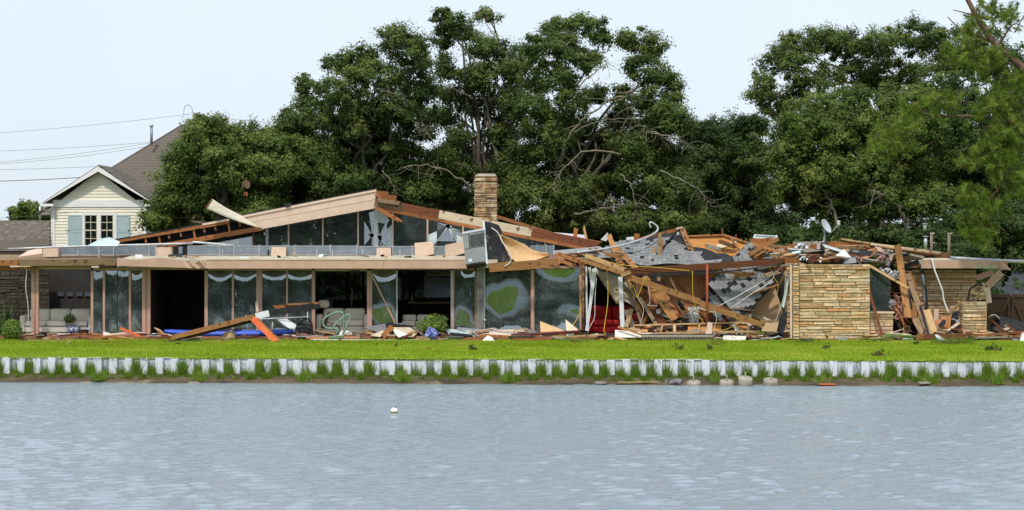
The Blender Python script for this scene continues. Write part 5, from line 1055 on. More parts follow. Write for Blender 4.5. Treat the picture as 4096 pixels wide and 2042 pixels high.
mk('bottom_pan', [at(1866, 1062, -1.2), at(1945, 1052, -1.1), at(1945, 1066, -1.0), at(1868, 1078, -1.1), at(1868, 1076, -.6), at(1945, 1064, -.5)], [(0, 1, 2, 3), (3, 2, 5, 4)], BLACK, ac)
# curled roof deck: black felt face at left, bare plywood belly at right
def curl(u, v):
    # u across from left metal edge to far right tip, v from bottom to top
    bot = [at(1942, 1060, -.9), at(2000, 1052, -.8), at(2066, 1047, -.85), at(2150, 1038, -.6), at(2200, 1020, -.2)]
    top = [at(1938, 884, -.7), at(1995, 900, -.5), at(2010, 944, -.55), at(2110, 984, .2), at(2200, 1014, .3)]
    def pick(L):
        s = u * (len(L) - 1); i = min(int(s), len(L) - 2); return L[i].lerp(L[i + 1], s - i)
    return pick(bot).lerp(pick(top), v) + Vector((0, .35 * math.sin(math.pi * v) * u, 0))
tag(sheet('felted_deck', lambda u, v: curl(u * .40, v), 10, 10, .03, TAR), 'black felted roof panel standing behind the grey cabinet', 'roof panel')
def ply(u, v):
    a = [at(2003, 942, -.62), at(2030, 1006, -.72), at(2066, 1047, -.85), at(2130, 1043, -.6), at(2195, 1020, -.1)]; b = [at(2003, 941, -.60), at(2060, 962, -.2), at(2100, 980, .1), at(2140, 1004, .2), at(2196, 1016, .1)]
    return spl(a, u).lerp(spl(b, u), v) + Vector((0, .28 * math.sin(math.pi * v), -.10 * math.sin(math.pi * v)))
def spl(L, u):
    s = u * (len(L) - 1); i = min(int(s), len(L) - 2); t = s - i; p0 = L[max(i - 1, 0)]; p1 = L[i]; p2 = L[i + 1]; p3 = L[min(i + 2, len(L) - 1)]
    return .5 * ((2 * p1) + (p2 - p0) * t + (2 * p0 - 5 * p1 + 4 * p2 - p3) * t * t + (3 * p1 - p0 - 3 * p2 + p3) * t ** 3)
tag(sheet('curled_plywood', ply, 18, 10, .02, PLY), 'curled bare plywood roof sheet hanging over the orange timber', 'plywood')
B('edge_flashing', 'white metal edge strip standing beside the grey cabinet', 1934, 882, -.8, 1948, 1058, -.95, 8, .05, METW, 0, 'flashing')
tag(tube('dangling_wire', [at(1965, 912, -.75), at(1990, 930, -.85), at(2010, 970, -.9), at(2040, 1010, -1.0), at(2042, 1048, -1.05), at(2018, 1066, -1.1)], .016, WCAB, n=5), 'pale wire dangling down the black felted roof panel', 'wire')
# long orange board and lavender sheet behind
B(T, 'long orange timber resting behind the curled plywood', 1990, 868, 3.4, 2210, 936, 2.6, 13, .1, W_OR); B(T, 'long orange timber running on to the torn shingle roof', 2180, 930, 2.7, 2400, 972, 2.2, 12, .1, W_OR)
S('lavender_sheet', 'pale lavender board lying on the rake beam', [(2140, 924, 3.0), (2342, 941, 2.8), (2338, 966, 2.6), (2230, 950, 2.7)], .03, LAV, 'board')
B('stud', 'short orange stud upright on the lavender board', 2304, 914, 2.5, 2300, 960, 2.4, 16, .05, W_OR, .03, 'stud'); B('stud', 'splintered pine stud leaning beside the lavender board', 2334, 904, 2.4, 2348, 968, 2.2, 9, .05, W_PINE, .1, 'stud')
S('grey_scrap', 'tilted grey metal flap on the roof ridge debris', [(2402, 960, 2.2), (2430, 930, 2.3), (2438, 950, 2.2), (2424, 966, 2.1)], .02, GREYB, 'metal flap')
# corner by the red sofa
tag(tube('rusty_pipe_post', [at(2333, 1056, -.15), at(2333, 1326, -.15)], .052, RUSTP, n=1, sides=10), 'rusty round steel post at the corner of the big panes', 'post')
for (x1, y1, x2, y2, h, lab) in ((2382, 1072, 2346, 1326, 12, 'long white metal strip leaning by the rusty post'), (2372, 1076, 2352, 1300, 7, 'thin white metal strip behind the leaning one'), (2358, 1070, 2372, 1180, 10, 'bent white metal strip hanging beside the rusty post'), (2345, 1066, 2348, 1320, 7, 'narrow white door strip next to the rusty post')):
    B('metal_strip', lab, x1, y1, -.3, x2, y2, -.2, h, .02, METW, 0, 'metal strip')
tag(sheet('hanging_ceiling_board', lambda u, v: bil([at(2466, 1218, .2), at(2545, 1240, .0), at(2498, 1100, .6), at(2374, 1078, .8)], u, v) + Vector((0, -.12 * math.sin(math.pi * u), .18 * math.sin(math.pi * u) * (1 - v))), 8, 8, .02, CREAMB), 'cream ceiling board drooping above the red sofa', 'ceiling board')
B('white_post', 'slim white steel post standing beside the red sofa', 2481, 1108, -.5, 2490, 1310, -.55, 17, .06, METW, 0, 'post'); B('tan_board', 'narrow tan board leaning at the end of the red sofa', 2527, 1236, -.4, 2504, 1308, -.6, 17, .03, TANB, .01, 'board')
# big diagonal girders
B(T, 'fir girder running from the corner down to the right, upper half', 2310, 1036, -.9, 2500, 1096, -1.2, 16, .10, W_FIR); B(T, 'second fir board above the upper girder half', 2340, 1022, -.7, 2504, 1082, -1.0, 18, .08, W_PINE, .04)
B(T, 'long pine girder crossing diagonally in front of the collapse', 2496, 1102, -1.25, 2800, 1208, -1.3, 24, .12, W_FIR); B(T, 'lower pine girder reaching down to the olive board', 2796, 1212, -1.27, 3052, 1302, -1.35, 24, .12, W_FIR)
B('end_block', 'pale end block where the two girders meet', 2484, 1104, -1.35, 2522, 1088, -1.35, 14, .14, W_PINE, .01, 'timber block')
for (x1, y1, x2, y2, h, lab) in ((2226, 1014, 2312, 1046, 16, 'dark broken joist end above the orange fascia timber'), (2230, 1040, 2300, 1064, 14, 'short broken joist below the dark joist end'), (2290, 1030, 2330, 1056, 16, 'stub of fir joist beside the dark joist end'), (2232, 1018, 2238, 1062, 10, 'upright splintered stub at the end of the fascia timber')):
    B('joist_stub', lab, x1, y1, -.8, x2, y2, -.95, h, .09, W_OR, .05, 'joist')
B(T, 'long red brown roof beam crossing the whole collapsed bay', 2496, 1088, -1.05, 3140, 1046, -1.1, 25, .14, W_DK, .02); B(T, 'lighter splice block at the right end of the red brown beam', 3138, 1044, -1.16, 3194, 1042, -1.12, 24, .12, W_OR, .01)
tag(tube('power_cable', [at(2500, 1104, -1.15), at(2640, 1101, -1.18), at(2820, 1094, -1.2), at(3000, 1076, -1.2), at(3140, 1052, -1.2)], .026, CABLE, n=4), 'thick black cable slung under the red brown roof beam', 'cable')
# uprights and leaners
for (x1, y1, Y1, x2, y2, Y2, h, m, rg, lab) in (
    (2436, 941, .6, 2478, 1056, -.4, 19, W_FIR, .05, 'fir stud leaning left above the big girder'), (2462, 990, .3, 2546, 1076, -.7, 20, W_FIR, .04, 'broad fir stud leaning across the leaning stud'), (2458, 1012, .2, 2490, 1066, -.4, 24, W_OR, .05, 'short orange stud tucked under the leaning studs'),
    (2639, 938, .4, 2634, 1126, -.3, 15, W_OLD, .05, 'tall weathered post standing through the shingle roof'), (2652, 955, .4, 2640, 1066, .0, 5, W_OR, .06, 'thin lath beside the tall weathered post'), (2617, 992, .3, 2613, 1068, .0, 9, W_FIR, .08, 'short splintered stud left of the tall weathered post'),
    (2574, 1106, -.6, 2700, 1280, -1.0, 29, W_FIR, .01, 'heavy fir beam leaning steeply behind the girder'), (2544, 1130, -.3, 2664, 1312, -.7, 28, W_DK, .02, 'dark brown beam leaning left of the heavy fir beam'), (2508, 1108, -.4, 2572, 1320, -.8, 11, W_OLD, .06, 'weathered pole leaning nearest the red sofa'), (2556, 1188, -.5, 2640, 1322, -.9, 15, W_OLD, .06, 'split weathered log leaning behind the stud frame'), (2520, 1120, -.2, 2600, 1290, -.5, 14, W_CHAR, .05, 'charred pole leaning in the dark of the collapse'), (2598, 1240, -.4, 2560, 1320, -.6, 8, W_OR, .06, 'short orange stake behind the split log'),
    (2626, 1240, -.5, 2650, 1200, -.4, 12, W_CHAR, .05, 'dark cross block below the heavy fir beam'),
    (2835, 1106, -.2, 3112, 956, 1.0, 15, W_FIR, .02, 'long fir stud rising right over the hanging shingles'), (2842, 1112, -.1, 3108, 966, 1.1, 8, W_OR, .03, 'orange stud edge just under the long rising fir stud'),
    (2870, 1226, -.4, 3110, 1140, -.3, 6, W_FIR, .03, 'thin lath crossing the hanging shingles'), (2700, 1262, -.3, 2950, 1290, -.6, 9, W_OR, .05, 'orange joist lying under the foil insulation'), (2720, 1245, -.2, 2890, 1268, -.4, 9, W_FIR, .05, 'fir joist lying above the orange joist'),
    (2700, 1276, -.1, 2960, 1306, -.3, 9, W_CHAR, .05, 'charred joist lowest behind the stud frame'), (2890, 1250, -.5, 2930, 1290, -.6, 8, W_DK, .05, 'dark broken rafter end below the shingles')):
    B('leaning_timber', lab, x1, y1, Y1, x2, y2, Y2, h, .08, m, rg, 'timber')
S('plywood_wedge', 'orange plywood wedge behind the heavy leaning fir beam', [(2598, 1106, .0), (2680, 1192, -.2), (2664, 1240, -.3), (2628, 1246, -.2), (2590, 1180, 0)], .02, PLYO, 'plywood')
S('plywood_wall', 'big salmon plywood wall panel behind the diagonal girder', [(2640, 1100, .5), (2830, 1104, .5), (2836, 1262, .3), (2682, 1256, .3), (2664, 1190, .4)], .03, PLYO, 'plywood')
S('orange_wall_panel', 'large orange interior wall panel above the collapsed roof', [(2748, 948, 1.8), (2895, 942, 2.0), (2990, 970, 2.0), (2990, 1030, 1.6), (2820, 1030, 1.4), (2770, 1024, 1.4)], .05, ORNG, 'wall panel')
B('panel_plate', 'fir plate along the left top of the orange wall panel', 2740, 946, 1.75, 2898, 940, 1.95, 7, .1, W_FIR, .02, 'plate'); B('panel_plate', 'fir plate sloping along the right top of the orange wall panel', 2893, 940, 1.95, 3000, 974, 1.9, 8, .1, W_FIR, .02, 'plate')
B('stud', 'small upright stub on the peak of the orange wall panel', 2889, 915, 1.9, 2889, 940, 1.95, 7, .05, W_OR, .02, 'stud'); B('stud', 'tiny stud right of the orange wall panel peak', 2944, 938, 1.9, 2944, 954, 1.95, 5, .05, W_OR, .02, 'stud')
fr = thing('ladder_frame', 'narrow ladder of studs along the edge of the torn shingle roof', 'stud frame', at(2756, 1000, 1.0))
beam('rail', at(2734, 916, 1.0), at(2774, 1012, .7), .09, .06, W_FIR, fr); beam('rail', at(2722, 922, 1.1), at(2756, 1000, .85), .05, .06, W_OR, fr)
for k in range(5): t = .1 + .2 * k; beam('rung', at(2724 + 34 * t, 922 + 78 * t, 1.1 - .25 * t), at(2736 + 40 * t, 920 + 92 * t, .95 - .25 * t), .05, .05, W_PINE, fr)
B(T, 'orange timber capping the top of the torn shingle roof', 2500, 972, 1.6, 2708, 920, 1.7, 13, .12, W_OR, .05); B('timber_block', 'pale block on the end of the capping timber', 2704, 916, 1.6, 2730, 910, 1.6, 8, .1, W_CREAM, .02, 'timber block')
S('box_scrap', 'small orange wooden box on the roof debris', [(2537, 958, 1.0), (2558, 958, 1.0), (2558, 936, 1.0), (2538, 934, 1.0)], .2, W_OR, 'box'); S('foam_scrap', 'white foam scrap left of the orange box', [(2504, 960, 1.0), (2536, 960, 1.0), (2534, 948, 1.0), (2508, 950, 1.0)], .15, FOIL, 'foam')
tag(tube('bent_conduit', [at(2604, 912, .9), at(2598, 896, .9), at(2606, 890, .9), at(2628, 906, .9), at(2630, 922, .85), at(2610, 938, .6), at(2550, 964, .2), at(2440, 992, -.2), at(2300, 1012, -.5)], .032, ALU, n=5, sides=7), 'bent grey conduit curving over the torn shingle roof', 'conduit')
# shingled roof sheets
def roof_sheet(label, c, nu, nv, mask=None, kind='g', rot=0, drop=.04, warp=None, deckmat=TARP):
    P = [at(*q) for q in c]; root = tag(sheet('roof_sheet', lambda u, v: bil(P, u, v) + (warp(u, v) if warp else Vector((0, 0, 0))), 10, 8, .05, deckmat, None, False), label, 'roof sheet')
    n = (P[1] - P[0]).cross(P[3] - P[0]).normalized()
    if n.y > 0: n = -n
    shingles(root, [p + n * .012 for p in P], nu, nv, kind, mask, warp, 300, lift=.012, drop=drop)
    return root
wv = lambda u, v: Vector((0, .05 * math.sin(u * 7 + v * 4), .06 * math.sin(u * 6 + v * 3)))
roof_sheet('torn grey shingle roof sheet slumped at the top left of the collapse', [(2380, 1018, .2), (2600, 1066, -.6), (2700, 936, 1.4), (2480, 966, 1.5)], 14, 11, lambda u, v: not (v > .78 and u > .5), drop=.03, warp=wv)
roof_sheet('grey shingle roof sheet running right below the ladder frame', [(2590, 1066, -.6), (2900, 1062, -.5), (2860, 1014, .6), (2690, 960, 1.3)], 17, 9, lambda u, v: not (u > .72 and v > .35) and not (v > .8 and u > .35), drop=.03, warp=wv)
roof_sheet('black felted top corner of the torn shingle roof', [(2668, 986, 1.0), (2774, 1012, .8), (2740, 930, 1.3), (2660, 936, 1.4)], 8, 6, lambda u, v: v > .75 and u > .6, drop=.3)
roof_sheet('hanging shingle roof slab with missing tabs right of the red post', [(2832, 1138, -.35), (2962, 1284, -.75), (3092, 1130, -.05), (2966, 1000, .45)], 9, 11, lambda u, v: not (.28 < u < .42 and v < .5 and v > .1) and not (.5 < u < .6 and v > .45 and v < .75) and not (u > .85 and v < .25), drop=.06)
roof_sheet('lower left corner of the hanging shingle slab', [(2800, 1204, -.35), (2880, 1288, -.6), (2918, 1244, -.4), (2838, 1146, -.2)], 5, 4, lambda u, v: u > .25, drop=.08)
roof_sheet('small upright shingle panel below the long rising fir stud', [(2924, 1040, .45), (2976, 1064, .3), (3018, 990, .6), (2996, 966, .7)], 4, 6, None, drop=.02)
S('felt_sheet', 'crumpled black felt beside the small shingle panel', [(2800, 1022, .6), (2900, 1012, .6), (2950, 1040, .3), (2890, 1058, .0), (2820, 1048, .2)], .02, TARP, 'felt'); S('felt_sheet', 'black felt showing under the first torn shingle sheet', [(2400, 1030, -.2), (2500, 1024, .1), (2580, 1046, -.2), (2560, 1064, -.4), (2420, 1044, -.3)], .02, TARP, 'felt'); S('felt_sheet', 'black felt torn beneath the upper left shingles', [(2300, 1004, -.1), (2420, 1010, .2), (2400, 1034, -.2), (2310, 1022, -.3)], .02, TARP, 'felt')
S('pale_roof_sheet', 'pale membrane sheet running along the upper left collapse', [(2210, 1004, .6), (2400, 986, .7), (2420, 1000, .4), (2215, 1020, .3)], .02, SHG, 'roof membrane')
# right half of the collapse
tag(tube('red_post', [at(2829, 1058, -1.3), at(2828, 1326, -1.35)], .042, RUST, n=1, sides=8), 'slim rusty red steel post standing before the collapse', 'post')
S('tan_sheet', 'large tan wall panel leaning beside the right stone pier', [(2996, 1262, .2), (3040, 1200, .3), (3098, 1142, .3), (3140, 1276, .1), (3090, 1300, 0)], .03, TANB, 'wall panel'); S('olive_board', 'olive grey board at the foot of the lower pine girder', [(3046, 1326, -1.4), (3050, 1292, -1.3), (3114, 1292, -1.2), (3106, 1328, -1.4)], .03, TANB, 'board')
sf = thing('fallen_stud_wall', 'fallen pine stud wall frame lying along the ground', 'stud frame', at(2800, 1340, -1.0))
beam('plate', at(2538, 1302, -.9), at(3002, 1290, -.95), .055, .10, W_PINE, sf); beam('plate', at(2562, 1335, -1.2), at(3040, 1326, -1.2), .07, .10, W_PINE, sf); beam('plate', at(2990, 1290, -.9), at(3096, 1284, -.85), .05, .08, W_PINE, sf)
for (a, b, w_) in ((2650, 2642, .055), (2698, 2698, .10), (2797, 2795, .06), (2944, 2945, .06), (2996, 2992, .05)): beam('stud', at(a, 1301, -.95), at(b, 1330, -1.15), w_, .08, W_PINE, sf)
for (x0, x1, y0, y1) in ((2752, 2830, 1302, 1328), (2850, 2885, 1300, 1328), (2952, 2990, 1296, 1318), (2560, 2590, 1318, 1330)): pslab('sheathing', [(x0, y1, -1.0), (x1, y1, -1.0), (x1, y0, -.9), (x0, y0, -.9)], .015, ORNG, sf)
for (x0, x1) in ((2700, 2750), (2886, 2942)): pslab('backing', [(x0, 1332, -.9), (x1, 1332, -.9), (x1, 1308, -.8), (x0, 1308, -.8)], .015, W_CHAR, sf)
S('white_board', 'long whitewashed board lying left of the brick edging', [(2460, 1320, -1.0), (2560, 1330, -1.2), (2668, 1340, -1.35), (2666, 1350, -1.5), (2460, 1350, -1.5)], .03, W_WHITE, 'board'); S('tan_scrap', 'tan scrap sheet behind the long whitewashed board', [(2510, 1314, -.9), (2540, 1308, -.8), (2582, 1328, -1.1), (2560, 1330, -1.15)], .02, TANB, 'board')
B('long_stake', 'pine stake lying diagonally over the whitewashed board', 2474, 1308, -1.2, 2618, 1358, -1.9, 8, .05, W_FIR, .02, 'stake'); S('splinter_post', 'upright splintered pale board before the red post', [(2818, 1350, -1.55), (2846, 1350, -1.5), (2850, 1292, -1.4), (2832, 1288, -1.45)], .03, PINKB, 'board')
for k, (x, y) in enumerate(((2775, 1245), (2776, 1275), (2950, 1330), (2745, 1264))):
    P = at(x, y, -.8 if k != 2 else -1.2); n = 7; r = (.17, .16, .2, .07)[k]
    tag(sheet('foil_sheet', lambda u, v: P + Vector(((u - .5) * 2 * r, .06 * math.sin(u * 17 + v * 9 + k), (v - .5) * 1.6 * r * (1 if k != 2 else .35) + .04 * math.sin(u * 13 - v * 11))), n, n, .006, FOIL, None, False), ('crumpled foil insulation hanging above the stud frame', 'lower crumpled foil hanging at the stud frame', 'crumpled foil on the ground right of the brick edging', 'small foil tuft left of the hanging foil')[k], 'foil')
lt = thing('ceiling_light', 'round white downlight dangling in the collapsed timbers', 'light', at(2634, 1246, -.75)); lathe('rim', [(.035, 0), (.075, 0), (.085, .02), (.075, .06)], at(2634, 1246, -.75), METW, lt, 14, axis=(0, -1, -.2)); lathe('lens', [(0, .012), (.04, .012)], at(2634, 1246, -.78), GREYB, lt, 12, axis=(0, -1, -.2))
# brick edging
bw_ = thing('brick_edging', 'low brown brick edging wall on the lawn before the collapse', 'brick wall', at(2710, 1370, -1.9)); bw_.location.z = 0
x0, x1 = at(2567, 0, -2.0).x, at(2857, 0, -2.0).x; n = 27; pw = (x1 - x0) / n; bme = None
boxo('mortar_bed', (x0 + .02, -1.985, 0), (x1 - .02, -1.55, .20), M('pale_mortar', (.30, .28, .24), (.42, .39, .34), .9), bw_)
for k in range(n):
    V, Fc = box_data(pw - .014, .23, .13, .004, k); me = bpy.data.meshes.new('brick'); me.from_pydata(V, [], Fc); me.materials.append(BRICKM)
    o = bpy.data.objects.new('brick', me); link(o, bw_); o.location = Vector((x0 + (k + .5) * pw, -1.89, .075 + random.uniform(-.004, .004))) - bw_.location
    o2 = bpy.data.objects.new('brick', me); link(o2, bw_); o2.location = Vector((x0 + (k + .5) * pw, -1.83, .205 + random.uniform(-.004, .004))) - bw_.location; o2.scale = (1, 1.2, .45)
# wires
def wire(label, pts, mat, r=.010): tag(tube('wire', [at(*p) for p in pts], r, mat, n=5, sides=5), label, 'wire', 'loose wires in the wreck')
wire('white cord hanging from the header in the leftmost room', [(104, 1062, -.5), (106, 1090, -.5), (103, 1150, -.5), (112, 1220, -.5), (116, 1290, -.45), (134, 1328, -.4)], WCAB, .014)
wire('yellow cable hanging before the red sofa', [(2428, 1080, -.9), (2432, 1150, -.9), (2430, 1220, -.9), (2420, 1290, -.95), (2416, 1325, -1.0), (2424, 1334, -1.0)], YEL, .013)
wire('white cable curving left of the red sofa', [(2386, 1110, -.4), (2380, 1200, -.5), (2378, 1270, -.6), (2358, 1310, -.7), (2352, 1332, -.9)], WCAB, .012)
wire('yellow cable leaning on the right big pane', [(2318, 1100, -.2), (2318, 1180, -.2), (2320, 1250, -.3), (2286, 1310, -.8)], YEL)
wire('yellow cable strung along the red brown roof beam', [(2330, 1020, -1.0), (2420, 1045, -1.15), (2500, 1062, -1.2), (2640, 1072, -1.25), (2760, 1085, -1.3)], YEL, .010)
wire('yellow cable looping by the leaning fir beam', [(2512, 1120, -1.35), (2540, 1160, -1.35), (2548, 1190, -1.4), (2570, 1140, -1.35), (2584, 1105, -1.3)], YEL)
wire('yellow cable drooping from the girder to the stud frame', [(2770, 1085, -1.35), (2772, 1180, -1.4), (2790, 1250, -1.4), (2818, 1296, -1.4)], YEL)
wire('yellow cable curled along the stud frame', [(2850, 1306, -1.4), (2880, 1322, -1.45), (2920, 1312, -1.45), (2950, 1290, -1.4), (2940, 1262, -1.4)], YEL)
wire('white cable rising right over the hanging shingles', [(2870, 1228, -.9), (2960, 1180, -.9), (3060, 1120, -.9), (3130, 1068, -1.0)], WCAB, .012)
wire('second white cable parallel over the hanging shingles', [(2920, 1236, -.9), (3000, 1180, -.95), (3080, 1130, -.95), (3100, 1090, -1.0)], WCAB)
wire('thin dark wire crossing the salmon plywood panel', [(2700, 1104, -.3), (2760, 1150, -.35), (2826, 1190, -.5)], CABLE, .007)
wire('white cable hanging by the tan wall panel', [(3142, 1092, -.9), (3138, 1170, -.9), (3122, 1230, -.9), (3100, 1290, -.9)], WCAB)
wire('yellow cable hanging by the right stone pier', [(3080, 1070, -.9), (3096, 1110, -.9), (3112, 1140, -.9), (3108, 1178, -.9)], YEL)
wire('white wire dangling beside the split log', [(2546, 1130, -1.0), (2552, 1190, -1.05), (2574, 1240, -1.1), (2560, 1300, -1.1)], WCAB, .008)
wire('white wire dangling between downlight and girder', [(2594, 1150, -1.4), (2600, 1210, -1.4), (2590, 1222, -1.4), (2630, 1224, -1.3)], WCAB, .008)
wire('white wire arching above the right brick end', [(2858, 1240, -1.5), (2866, 1280, -1.5), (2850, 1330, -1.5)], WCAB, .008)
# ------------------------------------------------------------------ right stone walls
WY = -1.1
x0, x1 = at(3197, 0, WY).x, at(3480, 0, WY).x; zt_ = at(0, 1058, WY).z
stone_wall('stone_wall', 'tall main sandstone wall left standing at right', 'wall', x0, x1, .03, zt_, WY, .45, ST_M, 'r', (.05, .145), (.2, .95))
a, b = at(3166, 0, WY).x, at(3197, 0, WY).x
stone_wall('stone_pier', 'narrow sandstone pier at the left end of the main wall', 'wall', a + .03, b - .02, .03, zt_ - .06, WY - .16, .4, ST_M, 'l', (.06, .13), (.12, .3))
stone_wall('stone_pier', 'rough broken sandstone return beside the narrow pier', 'wall', at(3148, 0, -.6).x, at(3160, 0, -.6).x, .03, zt_ - .1, -.6, .3, ST_M, 'l', (.06, .12), (.1, .2))
B('corner_strip', 'pink wooden strip up the edge of the narrow pier', 3163, 1062, WY - .22, 3164, 1354, WY - .22, 7, .08, PINKB, .01, 'trim strip')
S('glass_sliver', 'slanting pale glass sliver left of the narrow pier', [(3128, 1228, -.9), (3136, 1234, -.9), (3160, 1100, -.8), (3152, 1096, -.8)], .01, PALEG, 'glass sheet'); S('felt_roll', 'crumpled black felt standing left of the narrow pier', [(3110, 1330, -1.2), (3130, 1340, -1.3), (3148, 1250, -1.0), (3132, 1246, -.9), (3116, 1280, -1.1)], .12, TARP, 'felt')
stone_wall('low_stone_wall', 'low sandstone wall under the teal glass pane', 'wall', at(3480, 0, -.8).x, at(3573, 0, -.8).x, .03, at(0, 1254, -.8).z, -.8, .4, ST_M, 'r', (.07, .15), (.25, .8)); B('coping_board', 'pink cap board on the low sandstone wall', 3480, 1250, -.7, 3572, 1251, -.7, 7, .34, PINKB, .02, 'cap board')
pn = [at(3481, 1245, -.55), at(3556, 1245, -.55), at(3558, 1105, -.5), at(3481, 1070, -.5)]; tag(slab('glass_sheet', pn, .012, GLC), 'teal glass pane with slanted top above the low wall', 'window pane')
S('pane_backing', 'dark board behind the teal glass pane', [(3483, 1246, -.3), (3556, 1246, -.3), (3556, 1112, -.3), (3483, 1080, -.3)], .03, GREYW, 'board'); B('pane_edge', 'white strip along the slanted top of the teal pane', 3480, 1070, -.56, 3560, 1106, -.56, 3, .03, METW, 0, 'trim strip')
stone_wall('rear_stone_wall', 'sandstone wall under the bent pink fascia at far right', 'wall', at(3650, 0, 1.0).x, at(3906, 0, 1.0).x, .03, at(0, 1080, 1.0).z, 1.0, .4, ST_M, 'r', (.05, .14), (.2, .9))
stone_wall('rear_stone_wall', 'strip of sandstone wall seen behind the leaning boards', 'wall', at(3556, 0, 1.2).x, at(3652, 0, 1.2).x, .03, at(0, 1085, 1.2).z, 1.2, .4, ST_M, '', (.07, .16), (.25, .8))
px0, px1 = at(3852, 0, -.9).x, at(3948, 0, -.9).x
stone_wall('stone_pillar', 'short sandstone pillar with broken ragged top', 'pillar', px0, px1, .03, at(0, 1207, -.9).z, -.9, .7, ST_M, 'lr', (.07, .15), (.3, .85))
rub = thing('rubble_core', 'exposed broken stone core on top of the short pillar', 'rubble', (px0 + .5, -.5, at(0, 1207, -.9).z - .02))
for k in range(60):
    t = random.random(); zz = random.random(); sx = .45 + .30 * t; w_ = .40 * (1 - .45 * zz)
    p = Vector((px0 + .28 + (px1 - px0 - .30) * (zz * .25 + t * (1 - zz * .25)), -.75 + random.uniform(0, .4) + .15 * zz, at(0, 1207, -.9).z + .04 + zz * .52))
    o = bpy.data.objects.new('stone', random.choice(ST_M)); link(o, rub); o.location = p - rub.location; o.rotation_euler = (random.uniform(-.4, .4), random.uniform(-.3, .3), random.uniform(-.6, .6)); o.scale = (random.uniform(.08, .16), .14, random.uniform(.05, .10))
tag(tube('pipe_insulation', [at(3872, 1204, -.95), at(3880, 1160, -.95), at(3894, 1146, -.9), at(3912, 1138, -.8), at(3930, 1142, -.6)], .04, BLACK, n=4, sides=7), 'black tube bent over the broken pillar top', 'tube')
# bent fascia, brackets, gate, pipe
def rfas(u, v):
    px = 3686 + (4030 - 3686) * u; top = 1040 + 5 * u + 4 * max(0, u - .8) * 20 * (1 - v) ; bot = 1074 + 6 * max(0, u - .6) + (4 if u > .9 else 0)
    return at(px, bot + (top - bot) * v, .2 - .10 * math.sin(u * 6) - (.25 * (u - .85) / .15 * (v - .5) if u > .85 else 0))
HR = tag(sheet('bent_fascia', rfas, 30, 5, .03, PINK, None, False), 'pink fascia board with a crumpled end at far right', 'fascia board')
S('torn_flashing', 'torn pink flashing tip beyond the crumpled fascia end', [(4000, 1048, .0), (4018, 1050, -.1), (4024, 1062, -.1), (4046, 1080, -.2), (4040, 1082, -.2), (4006, 1076, 0)], .01, PINK, 'flashing')
prism('carport_roof', [(.25, 2.42), (.25, 2.55), (4.0, 2.75), (4.0, 2.42)], at(3690, 0, .25).x, at(3990, 0, .25).x, ROOFB, None); tag(COL.objects[-1] if COL.objects[-1].name.startswith('carport') else bpy.data.objects['carport_roof'], 'flat beige roof over the right stone wall', 'roof')
B('bracket', 'upper pink bracket board sagging below the crumpled fascia', 3906, 1112, .6, 3972, 1090, .4, 22, .06, PINK2, .01, 'bracket'); B('bracket', 'lower pink bracket board leaning beside the broken pillar', 3950, 1146, .2, 4006, 1090, .1, 30, .06, PINK2, .01, 'bracket'); B('bracket', 'short pink post behind the broken pillar', 3956, 1214, .1, 3948, 1150, .2, 22, .06, PINKB, .01, 'bracket')
tag(tube('long_pipe', [at(3800, 1032, 1.0), at(3950, 1042, .8), at(4130, 1049, .7)], .065, ALU, n=3, sides=8), 'long silver pipe running off the right edge along the roof', 'pipe')
tag(tube('white_conduit', [at(3720, 1038, .1), at(3727, 1040, 0), at(3740, 1085, -.05), at(3770, 1165, -.1), at(3775, 1200, -.1), at(3796, 1256, -.2)], .028, METW, n=4, sides=7), 'bent white conduit hanging down the right stone wall', 'conduit')
GATEW = wood('stained_gate_board', (.050, .028, .020), (.085, .050, .036), rnd=.15, spots=None)
gt = thing('wooden_gate', 'dark brown wooden double gate with diagonal braces at right', 'gate', at(4060, 1360, 5.0)); gt.location.z = 0
GYY = 5.0; zg0, zg1 = .05, at(0, 1180, GYY).z
for (a, b) in ((3940, 4040), (4046, 4180)):
    xa, xb = at(a, 0, GYY).x, at(b, 0, GYY).x; z = zg0; 
    while z < zg1 - .1: boxo('gate_board', (xa, GYY, z), (xb, GYY + .03, min(z + .235, zg1)), GATEW, gt); z += .245
    boxo('gate_rail', (xa, GYY - .05, zg1 - .09), (xb, GYY - .002, zg1 + .02), GATEW, gt); boxo('gate_stile', (xb - .09 if a < 4000 else xa, GYY - .055, zg0), (xb if a < 4000 else xa + .09, GYY - .003, zg1 - .09), GATEW, gt)
    q0 = (at(4036, 1192, GYY - .06), at(3996, 1280, GYY - .06)) if a < 4000 else (at(4052, 1192, GYY - .06), at(4100, 1310, GYY - .06)); beam('gate_brace', q0[0], q0[1], .09, .03, GATEW, gt)
for x, lab in ((3722, 'left'), (3792, 'right')):
    r_ = thing('tee_stand', '%s of two pale pink pipe stands with a crossbar on the right roof' % lab, 'pipe stand', at(x, 1010, 1.2)); tube('upright', [at(x + 2, 1010, 1.2), at(x + 2, 938, 1.2)], .028, PINKB, r_, n=1); tube('crossbar', [at(x - 2, 937, 1.2), at(x + 16, 934, 1.2)], .034, PINKB, r_, n=1); tube('brace', [at(x + 6, 1010, 1.25), at(x + 9, 938, 1.22)], .015, PINKB, r_, n=1)
